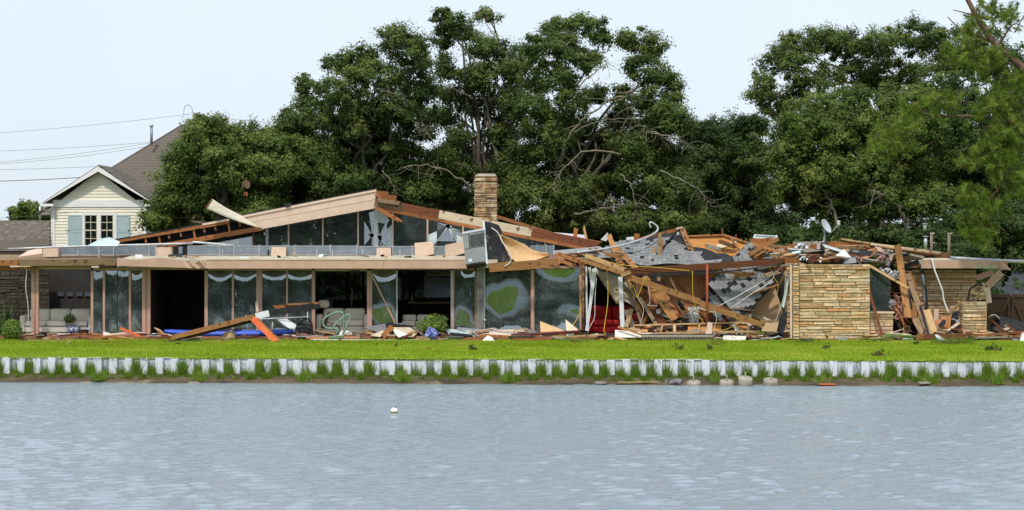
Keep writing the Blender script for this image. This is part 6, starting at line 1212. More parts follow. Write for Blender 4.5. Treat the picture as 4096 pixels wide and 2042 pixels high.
# air-conditioner fan and plywood box near pillar
fn = thing('condenser_fan', 'dark condenser fan guard lying before the right pillar', 'fan', at(3832, 1300, -.3)); c = at(3832, 1290, -.3)
lathe('housing', [(.0, -.2), (.38, -.2), (.39, .0), (.36, .03)], c, BLACK, fn, 20, axis=(.1, -1, .15)); 
for k in range(5): g_ = k * 1.256; tube('blade', [c + Vector((0, -.02, 0)), c + Vector((.16 * math.cos(g_), -.03, .16 * math.sin(g_))), c + Vector((.32 * math.cos(g_ + .3), -.03, .32 * math.sin(g_ + .3)))], .03, GREYB, fn, n=2)
for r_ in (.12, .2, .28, .35): tube('guard_ring', [c + Vector((r_ * math.cos(2 * math.pi * k / 14), -.05, r_ * math.sin(2 * math.pi * k / 14))) for k in range(15)], .006, GREYB, fn, n=1, sides=4)
lathe('hub', [(0, .1), (.08, .1), (.09, .0)], c + Vector((0, 0, 0)), GREYB, fn, 10, axis=(.1, -1, .15)); slab('cabinet_lid', [at(3806, 1256, -.1), at(3852, 1252, -.1), at(3852, 1272, -.12), at(3808, 1274, -.12)], .03, M('bluish_lid', (.20, .23, .27), (.28, .31, .35), .5), fn)
tag(sheet('curved_plywood_box', lambda u, v: bil([at(3740, 1310, -.5), at(3800, 1318, -.6), at(3806, 1258, -.5), at(3738, 1282, -.3)], u, v) + Vector((0, .1 * math.sin(3 * u), -.05 * math.sin(math.pi * u))), 8, 6, .02, PLYO), 'curved brown plywood piece with a black patch as its hole by the fan', 'plywood'); tag(mk('hole_patch', [at(3752, 1302, -.62), at(3772, 1278, -.62), at(3784, 1282, -.62), at(3780, 1300, -.66), at(3762, 1314, -.66)], [(0, 1, 2, 3, 4)], BLACK), 'black patch painted as the dark hole in the curved brown plywood', 'hole')  # flat black patch painted for the darkness of a hole; plywood is uncut
B('leaning_pine', 'pale pine stick leaning against the right pillar', 3800, 1256, -.4, 3860, 1192, -.7, 10, .06, W_PINE, .02, 'stick'); S('pink_block', 'upright pink block before the right stone wall', [(3735, 1290, .3), (3754, 1290, .3), (3755, 1237, .3), (3736, 1236, .3)], .15, PINKB, 'block')
# black tarred roof piece and white bag at the right edge
tag(sheet('tarred_roof_piece', lambda u, v: bil([at(3956, 1330, -.3), at(4130, 1346, -.5), at(4130, 1300, .2), at(3990, 1262, .1)], u, v) + Vector((0, -.1 * math.sin(3 * u), .12 * math.sin(math.pi * v) * (1 - u))), 10, 8, .05, TAR), 'black tarred roof piece sloping down off the right edge', 'roof piece')
tag(sheet('white_hood', lambda u, v: at(3954 + 46 * u, 1278 - 20 * math.sin(math.pi * (.15 + .8 * u)) + 6 * v, -.5 + .4 * v), 8, 4, .02, METW), 'curved white metal hood on the tarred roof piece', 'hood'); B('dark_keel', 'dark brown timber under the white hood', 3966, 1282, -.6, 4020, 1330, -.9, 10, .08, W_DK, .02, 'timber')
S('white_bag', 'crumpled white sack at the right edge of the lawn', [(4078, 1368, -2.0), (4086, 1334, -1.9), (4100, 1328, -1.8), (4140, 1340, -1.9), (4140, 1376, -2.1), (4096, 1374, -2.1)], .2, M('white_sack', (.62, .66, .76), (.8, .83, .9), .4, 7, bump=.6), 'sack')
B('slab_board', 'long brown board lying before the right pillar', 3670, 1348, -1.5, 3860, 1348, -1.5, 22, .08, W_DK, .03, 'board'); B('slab_board', 'short orange board at the foot of the leaning boards', 3668, 1348, -1.55, 3694, 1348, -1.55, 22, .1, W_OR, .02, 'board')
B('long_board', 'long thin brown board lying toward the right edge', 3880, 1346, -1.2, 4120, 1326, -1.0, 8, .08, W_OR, .04, 'board'); B('long_board', 'grey board lying below the long thin brown board', 3900, 1352, -1.4, 4110, 1346, -1.3, 7, .08, W_GREY, .04, 'board'); B('long_board', 'dark board along the slab toward the right edge', 3862, 1358, -1.3, 4110, 1362, -1.3, 14, .08, W_CHAR, .04, 'board')
# leaning boards by the low wall
for (x1, y1, Y1, x2, y2, Y2, h, m, rg, lab, D) in ((3590, 980, .0, 3632, 1272, -.9, 27, W_FIR, .03, 'tall fir plank leaning out over the low wall', .05), (3642, 1240, -.6, 3672, 1250, -.7, 62, W_FIR, .03, 'short wide fir board against the tall leaning plank', .04), (3662, 1276, -.75, 3696, 1340, -1.2, 30, W_OLD, .02, 'weathered board foot beside the charred plank', .05), (3628, 1092, .0, 3714, 1338, -1.3, 22, W_OLD, .05, 'long weathered board with black tar stains', .05), (3640, 1090, .1, 3672, 1180, -.2, 12, W_OR, .04, 'brown board edge behind the tar stained board', .05), (3706, 1240, -.7, 3734, 1332, -1.2, 30, PLY, .06, 'splintered plywood plank right of the tar stained board', .03), (3681, 1220, -.8, 3712, 1334, -1.32, 9, TARP, .04, 'black tar strip down the leaning boards', .03), (3480, 1064, -.6, 3634, 1154, -.9, 9, W_PINE, .03, 'long pine lath falling across the teal pane', .05), (3478, 1170, -.9, 3532, 1356, -1.4, 11, W_DK, .02, 'dark red stake leaning on the low wall', .05)):
    B('leaning_board', lab, x1, y1, Y1, x2, y2, Y2, h, D, m, rg, 'board')
S('black_sheet', 'torn black felt draped behind the tall leaning plank', [(3596, 1030, -.1), (3612, 1030, -.1), (3626, 1130, -.4), (3640, 1160, -.5), (3650, 1230, -.7), (3625, 1225, -.7), (3614, 1180, -.5), (3610, 1110, -.3)], .02, TARP, 'felt')
S('tarred_panel', 'tall dark tarred panel leaning on the right stone wall', [(3676, 1064, .7), (3694, 1058, .7), (3704, 1140, .6), (3712, 1210, .5), (3716, 1240, .4), (3704, 1236, .4), (3702, 1160, .5)], .03, TARP, 'panel'); S('smoky_glass', 'smoky glass strip beside the tall dark tarred panel', [(3680, 1072, .66), (3692, 1070, .66), (3702, 1150, .55), (3702, 1210, .45), (3696, 1200, .45), (3694, 1140, .5)], .01, GLC, 'glass sheet')
# shelving
shf = thing('bookcase', 'dark wooden shelf unit exposed between low wall and leaning boards', 'shelves', at(3615, 1360, -.2)); xs0, xs1 = at(3576, 0, -.2).x, at(3668, 0, -.2).x
for k, y in enumerate((1120, 1172, 1222, 1272, 1330)): boxo('shelf', (xs0, -.2 + .08 * k * 0, at(0, y, -.2).z - .03), (xs1 - .2 * (k < 3), .4, at(0, y, -.2).z), W_DK, shf)
boxo('back_panel', (xs0, .41, .06), (xs1, .45, 2.3), W_CHAR, shf); boxo('side_panel', (xs1, -.15, .06), (xs1 + .04, .4, .75), W_CHAR, shf); boxo('side_panel', (xs0 + .46, -.1, .08), (xs0 + .50, .38, .72), W_DK, shf)
for k, (x, y, r_, m, lab) in enumerate(((3600, 1205, .22, INSUL, 'pink insulation wad on the upper shelf'), (3604, 1252, .22, INSUL, 'pink insulation wad on the middle shelf'), (3565, 1212, .10, METW, 'white plastic jug at the end of the teal pane'), (3540, 1092, .16, FOIL, 'foil scraps above the teal pane'), (3580, 1100, .14, FOIL, 'white torn foil beside the tall fir plank'), (3625, 1318, .12, CREAMB, 'cream box on the lowest shelf'))):
    P = at(x, y, -.35); f_ = k * 2.3
    tag(sheet('wad' if m is INSUL else 'crumpled_piece', lambda u, v: P + Vector(((u - .5) * 2 * r_ * (1 + .3 * math.sin(v * 7 + f_)), .10 * math.sin(u * 15 + v * 9 + f_) - .06 * math.sin(math.pi * u), (v - .5) * 1.7 * r_ + .05 * math.sin(u * 11 - v * 13 + f_))), 8, 8, .02, m, None, False), lab, 'insulation' if 'insulation' in lab or 'foil' in lab else 'container')
# roof-top debris on the right
for (x1, y1, Y1, x2, y2, Y2, h, m, rg, lab) in (
    (3150, 988, 3.2, 3340, 985, 3.2, 20, W_OR, .03, 'orange joist lying along the back of the right roof'), (3172, 974, 3.6, 3330, 972, 3.6, 13, M('flaking_board', (.08, .07, .06), (.5, .47, .42), .8, 12, rnd=.1), .03, 'flaking grey and white board below the satellite dish'), (3320, 979, 2.6, 3435, 984, 2.5, 27, W_OR, .04, 'orange laminated beam end right of the satellite dish'), (3434, 984, 2.5, 3800, 1024, 1.8, 22, W_FIR, .02, 'long fir beam running right to the pipe stands'), (3365, 957, 2.5, 3480, 974, 2.4, 6, W_PINE, .06, 'pale splintered lath on the highest right timber'), (3480, 976, 2.3, 3762, 1012, 1.7, 9, W_CREAM, .03, 'long cream painted board along the top of the long fir beam'), (3510, 984, 2.2, 3756, 1018, 1.65, 6, W_PINE, .03, 'thin pale strip beneath the long cream painted board'),
    (3020, 1028, .5, 3220, 1012, 1.6, 22, W_OR, .02, 'broad orange beam lying behind the red brown beam'), (3210, 1016, 1.6, 3520, 1014, 1.4, 24, W_OR, .02, 'long orange beam across the middle of the right roof'), (3000, 968, 2.6, 3090, 962, 2.6, 22, W_OR, .04, 'orange timber under the tilted skylight frame'), (3010, 984, 2.0, 3160, 1000, 1.8, 26, W_OR, .05, 'triangular orange timber running down behind the dish'), (3220, 1038, .4, 3420, 1042, .2, 18, W_DK, .03, 'dark red timber lying on top of the stone wall'), (3000, 1000, 1.6, 3080, 990, 1.8, 10, W_OLD, .06, 'weathered joist behind the rising fir stud'),
    (3025, 1027, .3, 3075, 990, .8, 3, W_FIR, .02, 'thin crossing lath behind the red brown beam'), (3050, 1012, .4, 3110, 999, .7, 4, W_FIR, .02, 'second thin lath behind the red brown beam'), (3600, 1034, .7, 3690, 1032, .7, 19, W_OLD, .02, 'grey brown timber butting the bent pink fascia'), (3612, 1062, .6, 3676, 1060, .6, 16, W_OR, .04, 'orange brown timber under the grey brown one'), (3500, 1052, .2, 3600, 1020, .5, 14, W_OR, .05, 'orange rafter rising behind the tall leaning plank'), (3440, 1044, .3, 3560, 1048, .1, 8, W_CREAM, .05, 'cream lath lying above the teal pane'), (3200, 1054, -.7, 3240, 1066, -1.2, 7, W_PINE, .05, 'short pine scrap on the stone wall corner')):
    B('roof_timber', lab, x1, y1, Y1, x2, y2, Y2, h, .12, m, rg, 'timber')
S('osb_scrap', 'jagged orange chipboard standing on the right roof', [(3432, 1034, .4), (3436, 1014, .5), (3478, 998, .5), (3508, 990, .5), (3512, 1012, .4), (3470, 1034, .3)], .03, PLYO, 'chipboard')
S('steel_cover', 'pale triangular metal cover on top of the stone wall', [(3336, 1028, -.2), (3375, 998, .3), (3407, 1032, -.3), (3400, 1034, -.3)], .02, METW, 'metal cover'); S('grey_box', 'grey metal box lying on top of the stone wall', [(3376, 1056, -.7), (3426, 1052, -.7), (3424, 1032, -.7), (3384, 1028, -.7)], .3, GREYB, 'metal box')
gr = thing('black_grate', 'small black barred grate beside the grey metal box', 'grate', at(3360, 1056, -.75))
for x in (3350, 3360, 3370): tube('bar', [at(x, 1056, -.75), at(x, 1030, -.75)], .018, BLACK, gr, n=1, sides=4)
beam('top_bar', at(3334, 1026, -.75), at(3378, 1030, -.75), .05, .05, W_OLD, gr)
S('white_strap', 'curved white strap standing on the stone wall top', [(3277, 1050, -.4), (3284, 1050, -.4), (3288, 1030, -.3), (3280, 1030, -.3)], .01, METW, 'strap')
sk = thing('skylight_frame', 'tilted white framed skylight on the roof behind', 'skylight', at(3062, 960, 3.0))
for (p, q, h) in (((3012, 950, 2.8), (3105, 958, 2.8), .06), ((3018, 940, 3.2), (3105, 946, 3.2), .04), ((3016, 952, 2.8), (3020, 940, 3.2), .04), ((3103, 958, 2.8), (3106, 944, 3.2), .04)): beam('frame_bar', at(*p), at(*q), h, .06, METW, sk)
pslab('pane', [(3018, 950, 2.85), (3103, 956, 2.85), (3104, 946, 3.2), (3020, 941, 3.2)], .01, GLC, sk); pslab('curb', [(3040, 972, 2.75), (3100, 976, 2.75), (3100, 958, 2.75), (3040, 954, 2.75)], .1, METW, sk)
for (x, y, Y, r_, lab) in ((3206, 996, 1.4, .20, 'crumpled white plastic on the right roof'), (3430, 1044, -.4, .14, 'pink insulation tuft at the right end of the stone wall top'), (3530, 1044, .1, .18, 'pink insulation spilling above the teal pane'), (3215, 1040, .2, .12, 'white plaster crumbs on the stone wall left end')):
    P = at(x, y, Y); tag(sheet('crumpled_sheet', lambda u, v: P + Vector(((u - .5) * 2.4 * r_, .12 * math.sin(u * 19 + v * 9), r_ * (.9 * math.sin(math.pi * u) * math.sin(math.pi * v) + .35 * math.sin(u * 15 - v * 13)))), 9, 7, .006, INSUL if 'pink' in lab else FOIL, None, False), lab, 'insulation' if 'pink' in lab else 'plastic sheet')
S('felt_sheet', 'black felt flap behind the crumpled white plastic', [(3215, 986, 1.5), (3228, 988, 1.4), (3256, 1006, 1.2), (3230, 1006, 1.2)], .02, TARP, 'felt'); S('felt_sheet', 'black felt ridge behind the red brown beam', [(3050, 1000, 1.0), (3090, 984, 1.2), (3118, 1004, 1.0), (3060, 1006, .9)], .02, TARP, 'felt'); S('felt_strip', 'black felt strap over the orange joist below the dish', [(3280, 998, 3.1), (3296, 998, 3.1), (3296, 972, 3.15), (3286, 968, 3.15)], .02, TARP, 'felt'); S('grey_strap', 'grey metal strap over the orange joist below the dish', [(3267, 998, 3.08), (3280, 998, 3.08), (3280, 974, 3.12), (3268, 974, 3.12)], .02, GREYB, 'metal strap')
S('foil_can', 'shiny bent metal flue above the teal pane', [(3540, 1060, -.2), (3552, 1040, -.2), (3562, 1052, -.2), (3556, 1066, -.2)], .1, M('shiny_metal', (.6, .6, .62), (.8, .8, .82), .15, 3, metal=.9), 'flue'); S('draped_cloth', 'cream cloth draped over the orange rafter', [(3536, 1014, .3), (3552, 1000, .4), (3572, 1002, .3), (3574, 1020, .1), (3566, 1046, .0), (3558, 1040, .0), (3554, 1014, .2)], .02, CREAMB, 'cloth')
# satellite dish
sd = thing('satellite_dish', 'grey satellite dish on a bent mast above the right roof', 'satellite dish', at(3290, 972, 3.4)); c = at(3297, 912, 3.4); ax = Vector((-.80, -.55, .28)).normalized()
R_ = .33; prof = [(R_ * t, .10 * t * t) for t in np.linspace(0, 1, 7)] + [(R_ * t, .10 * t * t - .02) for t in np.linspace(1, 0, 7)]
DISH = M('dish_grey', (.42, .44, .48), (.47, .49, .53), .5, 2, bump=.02)
d_ = lathe('reflector', prof, (0, 0, 0), DISH, None, 24); d_.parent = sd; d_.location = c - sd.location
d_.rotation_euler = (Matrix.Rotation(R(28), 3, 'Y') @ Matrix.Identity(3)).to_euler(); d_.rotation_mode = 'QUATERNION'; d_.rotation_quaternion = Vector((0, 0, 1)).rotation_difference(Vector((.72, -.42, .55)).normalized()); d_.scale = (.82, 1.12, 1)
tube('mast', [at(3290, 972, 3.4), at(3297, 962, 3.4), at(3299, 940, 3.45), at(3299, 926, 3.5)], .035, DISH, sd, n=3, sides=8); tube('feed_arm', [at(3320, 938, 3.25), at(3356, 898, 2.9)], .018, DISH, sd, n=1); 
for dz in (0, 9): tube('feed_horn', [at(3350, 886 + dz, 2.95), at(3360, 890 + dz, 2.9)], .035, METW, sd, n=1, sides=8)
tube('bracket', [at(3296, 930, 3.4), at(3304, 920, 3.4)], .06, DISH, sd, n=1, sides=8)
for (x, y0, y1, lab) in ((3699, 895, 922, 'shiny roof vent cap behind the pipe stands, upper'), (3702, 945, 968, 'shiny roof vent cap behind the pipe stands, lower')):
    v_ = thing('roof_vent', lab, 'vent', at(x, y1, 9.0)); tube('stack', [at(x, 1000, 9), at(x, y0 + 6, 9)] if y0 > 930 else [at(x, y1, 9), at(x, y0, 9)], .07, ALU, v_, n=1, sides=8); tube('cap', [at(x, y0 + 3, 9), at(x, y0, 9)], .12, ALU, v_, n=1, sides=10)
# ------------------------------------------------------------------ furniture and garden things outside
def kayak(px0, px1, y, Y, label):
    a, b = at(px0, y, Y), at(px1, y, Y); L = b.x - a.x; n = 18; V = []; Fc = []; m = 8
    root = thing('kayak', label, 'kayak', ((a.x + b.x) / 2, Y, a.z))
    for i in range(n + 1):
        t = i / n; w_ = .33 * (math.sin(math.pi * (.04 + .92 * t))) ** .7; rise = .09 * abs(2 * t - 1) ** 3; h = .24
        for k in range(m):
            g_ = 2 * math.pi * k / m; V.append(Vector((a.x + L * t, Y + w_ * math.cos(g_), a.z + .12 + rise + (h / 2) * math.sin(g_) * (.5 + .5 * math.sin(math.pi * t) ** .4))))
    for i in range(n):
        for k in range(m): Fc.append((i * m + k, i * m + (k + 1) % m, (i + 1) * m + (k + 1) % m, (i + 1) * m + k))
    Fc += [tuple(range(m)), tuple(range(n * m, n * m + m))[::-1]]
    mk('hull', V, Fc, BLUEK, root, True)
    tube('cockpit_rim', [Vector(((a.x + b.x) / 2 + .45 * math.cos(q), Y + .2 * math.sin(q), a.z + .25)) for q in np.linspace(0, 6.28, 13)], .02, BLACK, root, n=2)
    tube('bungee', [Vector((a.x + L * .72, Y - .22, a.z + .20)), Vector((a.x + L * .80, Y, a.z + .27)), Vector((a.x + L * .86, Y - .18, a.z + .22))], .012, BLACK, root, n=2); tube('bow_handle', [Vector((b.x - .25, Y - .05, a.z + .24)), Vector((b.x - .15, Y - .12, a.z + .26)), Vector((b.x - .08, Y - .03, a.z + .24))], .012, BLACK, root, n=3)
kayak(658, 1172, 1350, -.75, 'blue plastic kayak lying on the patio behind the fir beam')
pd_ = thing('paddle', 'wooden kayak paddle with an orange blade by the dark doorway', 'paddle', at(640, 1338, -.9))
sheet('blade', lambda u, v: at(618 + 40 * u, 1312 + 24 * u + (6 * math.sin(math.pi * (.1 + .8 * u))) * (2 * v - 1), -.7 - .2 * u), 8, 3, .02, W_PINE, pd_); tube('shaft', [at(656, 1336, -.9), at(700, 1346, -1.1)], .018, METW, pd_, n=1)
hr = thing('handrail', 'pale green tubular pool handrail lying loops up before the sofa', 'handrail', at(1345, 1340, -.9))
def H4(L, Y): return [at(1200 + x * .4516, 980 + y * .4516, Y) for x, y in L]
tube('rail', H4([(322, 795), (335, 755), (310, 745), (230, 735), (203, 690), (225, 645), (290, 610), (345, 596), (380, 612), (388, 660), (384, 730), (375, 795)], -.8), .038, GREENT, hr, n=5, sides=8)
tube('rail', H4([(325, 790), (318, 745), (300, 738), (310, 710), (350, 670), (405, 628), (432, 620), (442, 645), (430, 690), (400, 750), (380, 795)], -1.15), .038, GREENT, hr, n=5, sides=8)
lc = thing('lounge_chair', 'black metal lounge chair tipped before the glass panes', 'chair', at(1215, 1340, -.7))
for dY in (-.9, -.45):
    tube('arm_frame', H4([(-40 + 0, 790), (-30, 720), (10, 680), (60, 655), (95, 680), (110, 730), (108, 790)], dY), .025, BLACK, lc, n=4); tube('arm_rest', H4([(-30, 715), (20, 700), (105, 715)], dY), .03, BLACK, lc, n=3)
tube('leg', H4([(-20, 700), (0, 790)], -.9), .022, BLACK, lc, n=1); tube('leg', H4([(90, 715), (70, 790)], -.9), .022, BLACK, lc, n=1)
sheet('seat', lambda u, v: bil([at(1182, 1320, -.9), at(1246, 1322, -.9), at(1246, 1312, -.4), at(1184, 1308, -.4)], u, v), 3, 3, .03, BLACK, lc)
wt = thing('white_table', 'overturned white table frame behind the lounge chair', 'table', at(1150, 1340, -.4))
pslab('table_top', [(1110, 1278, -.3), (1146, 1276, -.2), (1200, 1318, -.3), (1236, 1332, -.5), (1180, 1330, -.6), (1136, 1300, -.4)], .02, METW, wt)
for (p, q) in (((984, 1262), (992, 1326)), ((980, 1280), (1230, 1268)), ((1230, 1250), (1230, 1320)), ((1090, 1290), (1088, 1332))): tube('leg', [at(p[0], p[1], -.35), at(q[0], q[1], -.35)], .014, METW, wt, n=1)
bk_ = thing('bin', 'torn brown waste bin lying before the blue kayak', 'bin', at(918, 1358, -1.4))
sheet('side', lambda u, v: at(892 + 54 * u + (1 - v) * (4 - 8 * u), 1357 - 30 * v + 3 * math.sin(u * 9), -1.5 + .2 * math.sin(math.pi * u) * -1 + .1 * v), 8, 4, .01, TANB, bk_); sheet('lining', lambda u, v: at(898 + 44 * u, 1331 + 6 * math.sin(u * 8) - 4 * v, -1.4 + .3 * v), 6, 3, .01, PALEG, bk_)
fr_ = thing('folded_chair', 'brown wicker chair back lying behind the green handrail', 'chair', at(1305, 1338, -.3)); sheet('back', lambda u, v: bil([at(1285, 1312, -.45), at(1302, 1316, -.4), at(1322, 1246, -.2), at(1312, 1250, -.25)], u, v), 3, 6, .03, W_CHAR, fr_); tube('frame', [at(1310, 1290, -.3), at(1345, 1300, -.4), at(1362, 1322, -.5), at(1352, 1336, -.6)], .02, W_CHAR, fr_, n=4); tube('leg', [at(1286, 1314, -.4), at(1230, 1336, -.6)], .04, PINKB, fr_, n=1)
def pot(px, y, Y, r, h, label, mat, axis=None):
    c = at(px, y, Y); return tag(lathe('flower_pot', [(0, 0), (r * .72, 0), (r * .95, h * .35), (r, h * .75), (r * .92, h * .9), (r * 1.05, h), (r * .9, h), (r * .8, h * .85), (0, h * .82)], c, mat, None, 18, axis), label, 'pot')
BW_ = M('blue_white_glaze', (.03, .05, .20), (.55, .58, .66), .25, 7, bump=.02, lo=.47, hi=.53, rnd=0)
pot(293, 1338, .5, .24, .30, 'blue and white glazed pot holding the bonsai', BW_); pot(357, 1338, .7, .14, .26, 'smaller blue and white pot by the pink mullion', BW_); pot(338, 1338, .3, .15, .16, 'brown glazed bowl between the two blue pots', W_CHAR)
pot(1746, 1346, -1.7, .22, .34, 'fallen blue and white pot on its side before the shrub', M('blue_glaze', (.02, .04, .32), (.38, .44, .66), .25, 12, bump=.02, lo=.45, hi=.6, rnd=0), axis=(-.85, -.35, .35))
def bush(name, label, cx, cy, Y, rx, ry, n, mat, size, stems=8, cat='shrub'):
    m_ = pxm(Y); c = at(cx, cy, Y); base = Vector((c.x, Y, 0 if Y < -1.2 else .12)); root = thing(name, label, cat, base)
    q = unit(rng.normal(size=(n, 3))); C = np.array(c) + q * (rng.random((n, 1)) ** .45) * [rx * m_, rx * m_ * .8, ry * m_]
    leaves('foliage', C, q + [0, -.2, .5] + rng.normal(0, .5, (n, 3)), rng.uniform(.6, 1.3, n) * size, np.clip(rng.normal(.5, .25, n), 0, 1), mat, root, .4)
    V, Fc = [], []
    for k in range(stems): limb(V, Fc, base + Vector((random.gauss(0, .05), random.gauss(0, .05), 0)), c + Vector((random.gauss(0, .5) * rx * m_, random.gauss(0, .3) * rx * m_, random.uniform(.1, .8) * ry * m_)), .014, .005, .1, 3, 4)
    mk('stems', V, Fc, BARKL, root, True); return root
bush('shrub', 'round leafy shrub at the left edge of the patio', 48, 1318, -1.4, 42, 42, 1500, LEAF_SH, .05)
bush('shrub', 'flowering green shrub before the second open bay', 1728, 1306, -1.0, 66, 34, 1500, LEAF_SH, .05, 18); bush('shrub', 'tall loose sprigs rising from the flowering shrub', 1746, 1276, -1.0, 50, 22, 260, LEAF_SH, .05, 14)
bz = bush('bonsai', 'dark bonsai tree in the blue and white pot', 280, 1278, .5, 26, 18, 700, LEAF_DK, .035, 5, 'bonsai'); bz.location.z = .15
def agave(cx, cy, Y, label, n=34, L=.75):
    c = at(cx, cy, Y); c.z = .05; root = thing('strap_leaf_plant', label, 'plant', c); V = []; Fc = []
    for k in range(n):
        az = random.uniform(0, 6.28); el = random.uniform(.35, 1.35); l = L * random.uniform(.7, 1.25); d = Vector((math.cos(az) * math.cos(el), math.sin(az) * math.cos(el) * .7, math.sin(el))); s = d.cross(Vector((0, 0, 1)))
        s = (s.normalized() if s.length > .01 else Vector((1, 0, 0))) * .035; k0 = len(V); pts = [c + d * (l * t) + Vector((0, 0, .25 * t - .42 * t * t * l * math.cos(el))) for t in (0, .35, .7, 1.0)]
        for p, w_ in zip(pts, (.7, 1.2, 1.0, .05)): V += [p - s * w_, p + s * w_]
        for j in range(3): Fc.append((k0 + 2 * j, k0 + 2 * j + 1, k0 + 2 * j + 3, k0 + 2 * j + 2))
    mk('leaf_cluster', V, Fc, M('strap_leaf', (.03, .065, .02), (.09, .15, .045), .45, 5, rnd=0), root)
agave(18, 1340, -1.0, 'long strap leaved plant at the left edge', 46, 1.0)
# floating buoy
by = thing('buoy', 'small white round buoy floating on the lake', 'buoy', at(1577, 1653, 0)); d = CH - ZW; Yb = F * d / (1652 - 958) - CD; by.location = Vector((at(1577, 0, Yb).x, Yb, ZW - .05)); c = by.location.copy()
r_ = 15.5 * pxm(Yb); BU = M('buoy_white', (.72, .71, .66), (.8, .79, .75), .4, 3)
lathe('float', [(0, 0)] + [(r_ * math.sin(t), r_ * (1 - math.cos(t)) * .95 + .0) for t in np.linspace(.4, 3.0, 10)] + [(0, r_ * 1.9)], c, BU, by, 18); lathe('algae_band', [(r_ * .80, .03), (r_ * 1.005, r_ * .75), (r_ * 1.012, r_ * .95), (r_ * .99, r_ * .96)], c, M('algae', (.16, .15, .03), (.34, .31, .10), .8, 20), by, 18); tube('eye', [c + Vector((.02, 0, r_ * 1.85)), c + Vector((.035, 0, r_ * 2.15))], .018, BLACK, by, n=1)
# concrete footings and waterline odds and ends
def footing(px, ytop, tilt, label, hh=.24):
    Yf = -13.1; c = at(px, ytop, Yf); c.y = yb(c.x) - .86; s = (CD + c.y) / F; c.x = (px - 2048) * s; c.z = CH - (ytop - 958) * s
    ax = Vector((random.uniform(-.05, .05), -math.sin(tilt), math.cos(tilt))).normalized(); root = thing('concrete_footing', label, 'concrete footing', c - ax * hh); o = c - ax * hh; r = 28.5 * s
    lathe('drum', [(0, 0), (r, 0), (r * 1.01, hh * .5), (r, hh - .015), (r - .015, hh), (0, hh)], o, CONC, root, 24, ax); tube('anchor_rod', [o + ax * (hh - .02), o + ax * hh + Vector((0, 0, .17))], .014, GREYB, root, n=1)
footing(2774, 1527, .22, 'leftmost concrete footing drum at the waterline'); footing(2907, 1524, .22, 'second concrete footing drum from the left'); footing(2982, 1512, .30, 'tallest concrete footing drum, pushed up the bank', .30); footing(3083, 1519, .26, 'rightmost concrete footing drum at the waterline', .28)
p = at(2700, 1534, -13.2); p.z = -.62; p.y = yb(p.x) - .7
rk = sheet('rock', lambda u, v: p + Vector((.20 * math.cos(6.28 * u) * math.sin(math.pi * v) * (1 + .25 * math.sin(u * 12)), .16 * math.sin(6.28 * u) * math.sin(math.pi * v), .04 - .09 * math.cos(math.pi * v) + .03 * math.sin(u * 19))), 12, 7, .004, M('wet_rock', (.06, .055, .05), (.26, .25, .24), .7, 6)); tag(rk, 'dark wet rock left of the leftmost concrete footing', 'rock')
def flat(name, px, py, L, Wd, H, mat, label, cat, yaw=0):
    q = at(px, py, -13.0); yy = yb(q.x) - (.3 + (py - 1515) / 25 * .5); s = (CD + yy) / F; x = (px - 2048) * s; z = CH - (py - 958) * s + .03
    tag(beam(name, (x - L / 2 * math.cos(yaw), yy - L / 2 * math.sin(yaw), z), (x + L / 2 * math.cos(yaw), yy + L / 2 * math.sin(yaw), z), H, Wd, mat, rag=.02), label, cat)
flat('plank', 2552, 1534, 1.1, .12, .04, M('mossy_plank', (.16, .11, .03), (.30, .22, .08), .8), 'long mossy plank lying on the bank at the waterline', 'plank', .02); flat('plank', 3308, 1542, .45, .08, .03, ORED, 'short red plank at the waterline below the reeds', 'plank', -.05); 
for (px, lab) in ((345, 'pale stone at the waterline, leftmost'), (775, 'pale flat stone at the waterline by the second tuft'), (3695, 'small pale stone at the waterline under the bushy tuft'), (2402, 'pale stone at the waterline left of the mossy plank')): flat('stone', px, 1536, .3, .16, .05, CONC, lab, 'stone', .1)
for (px, lab) in ((2660, 'thin steel rod standing at the waterline beside the rock'),): q = at(px, 1540, -13.2); q.y = yb(q.x) - .8; q.z = -.66; tag(tube('rod', [q, q + Vector((0, 0, .16))], .012, GREYB, n=1), lab, 'rod')
# fallen branches on the lawn
def sprig(px, py, r, n, label, mat=LEAF_DK, twigs=6, size=.05, pine_=False):
    d = F * CH / (py - 958); Y = d - CD; c = Vector(((px - 2048) * d / F, Y, .0)); root = thing('fallen_branch', label, 'branch', c, 'branches fallen on the lawn'); R0 = r * d / F
    V, Fc = [], []
    for k in range(twigs): limb(V, Fc, c + Vector((random.gauss(0, .2) * R0, random.gauss(0, .1), .04)), c + Vector((random.uniform(-1, 1) * R0, random.gauss(0, .3), random.uniform(.03, .22))), .012, .005, .08, 3, 4)
    mk('twigs', V, Fc, BARKP, root, True)
    if pine_:
        B_ = np.array(c) + np.stack([rng.uniform(-1, 1, n) * R0, rng.normal(0, .2, n), rng.uniform(.02, .16, n)], 1); blades('needles', B_, rng.normal(0, .10, (n, 3)) + [0, 0, .06], np.full(n, .005), rng.uniform(.1, .7, n), NEEDLE, root)
    else:
        C = np.array(c) + np.stack([rng.normal(0, .5, n) * R0, rng.normal(0, .25, n) * max(.3, R0), np.abs(rng.normal(0, .07, n)) + .03], 1); leaves('foliage', C, rng.normal(0, 1, (n, 3)) + [0, 0, .4], rng.uniform(.7, 1.3, n) * size, rng.uniform(0, .6, n), mat, root, .5)
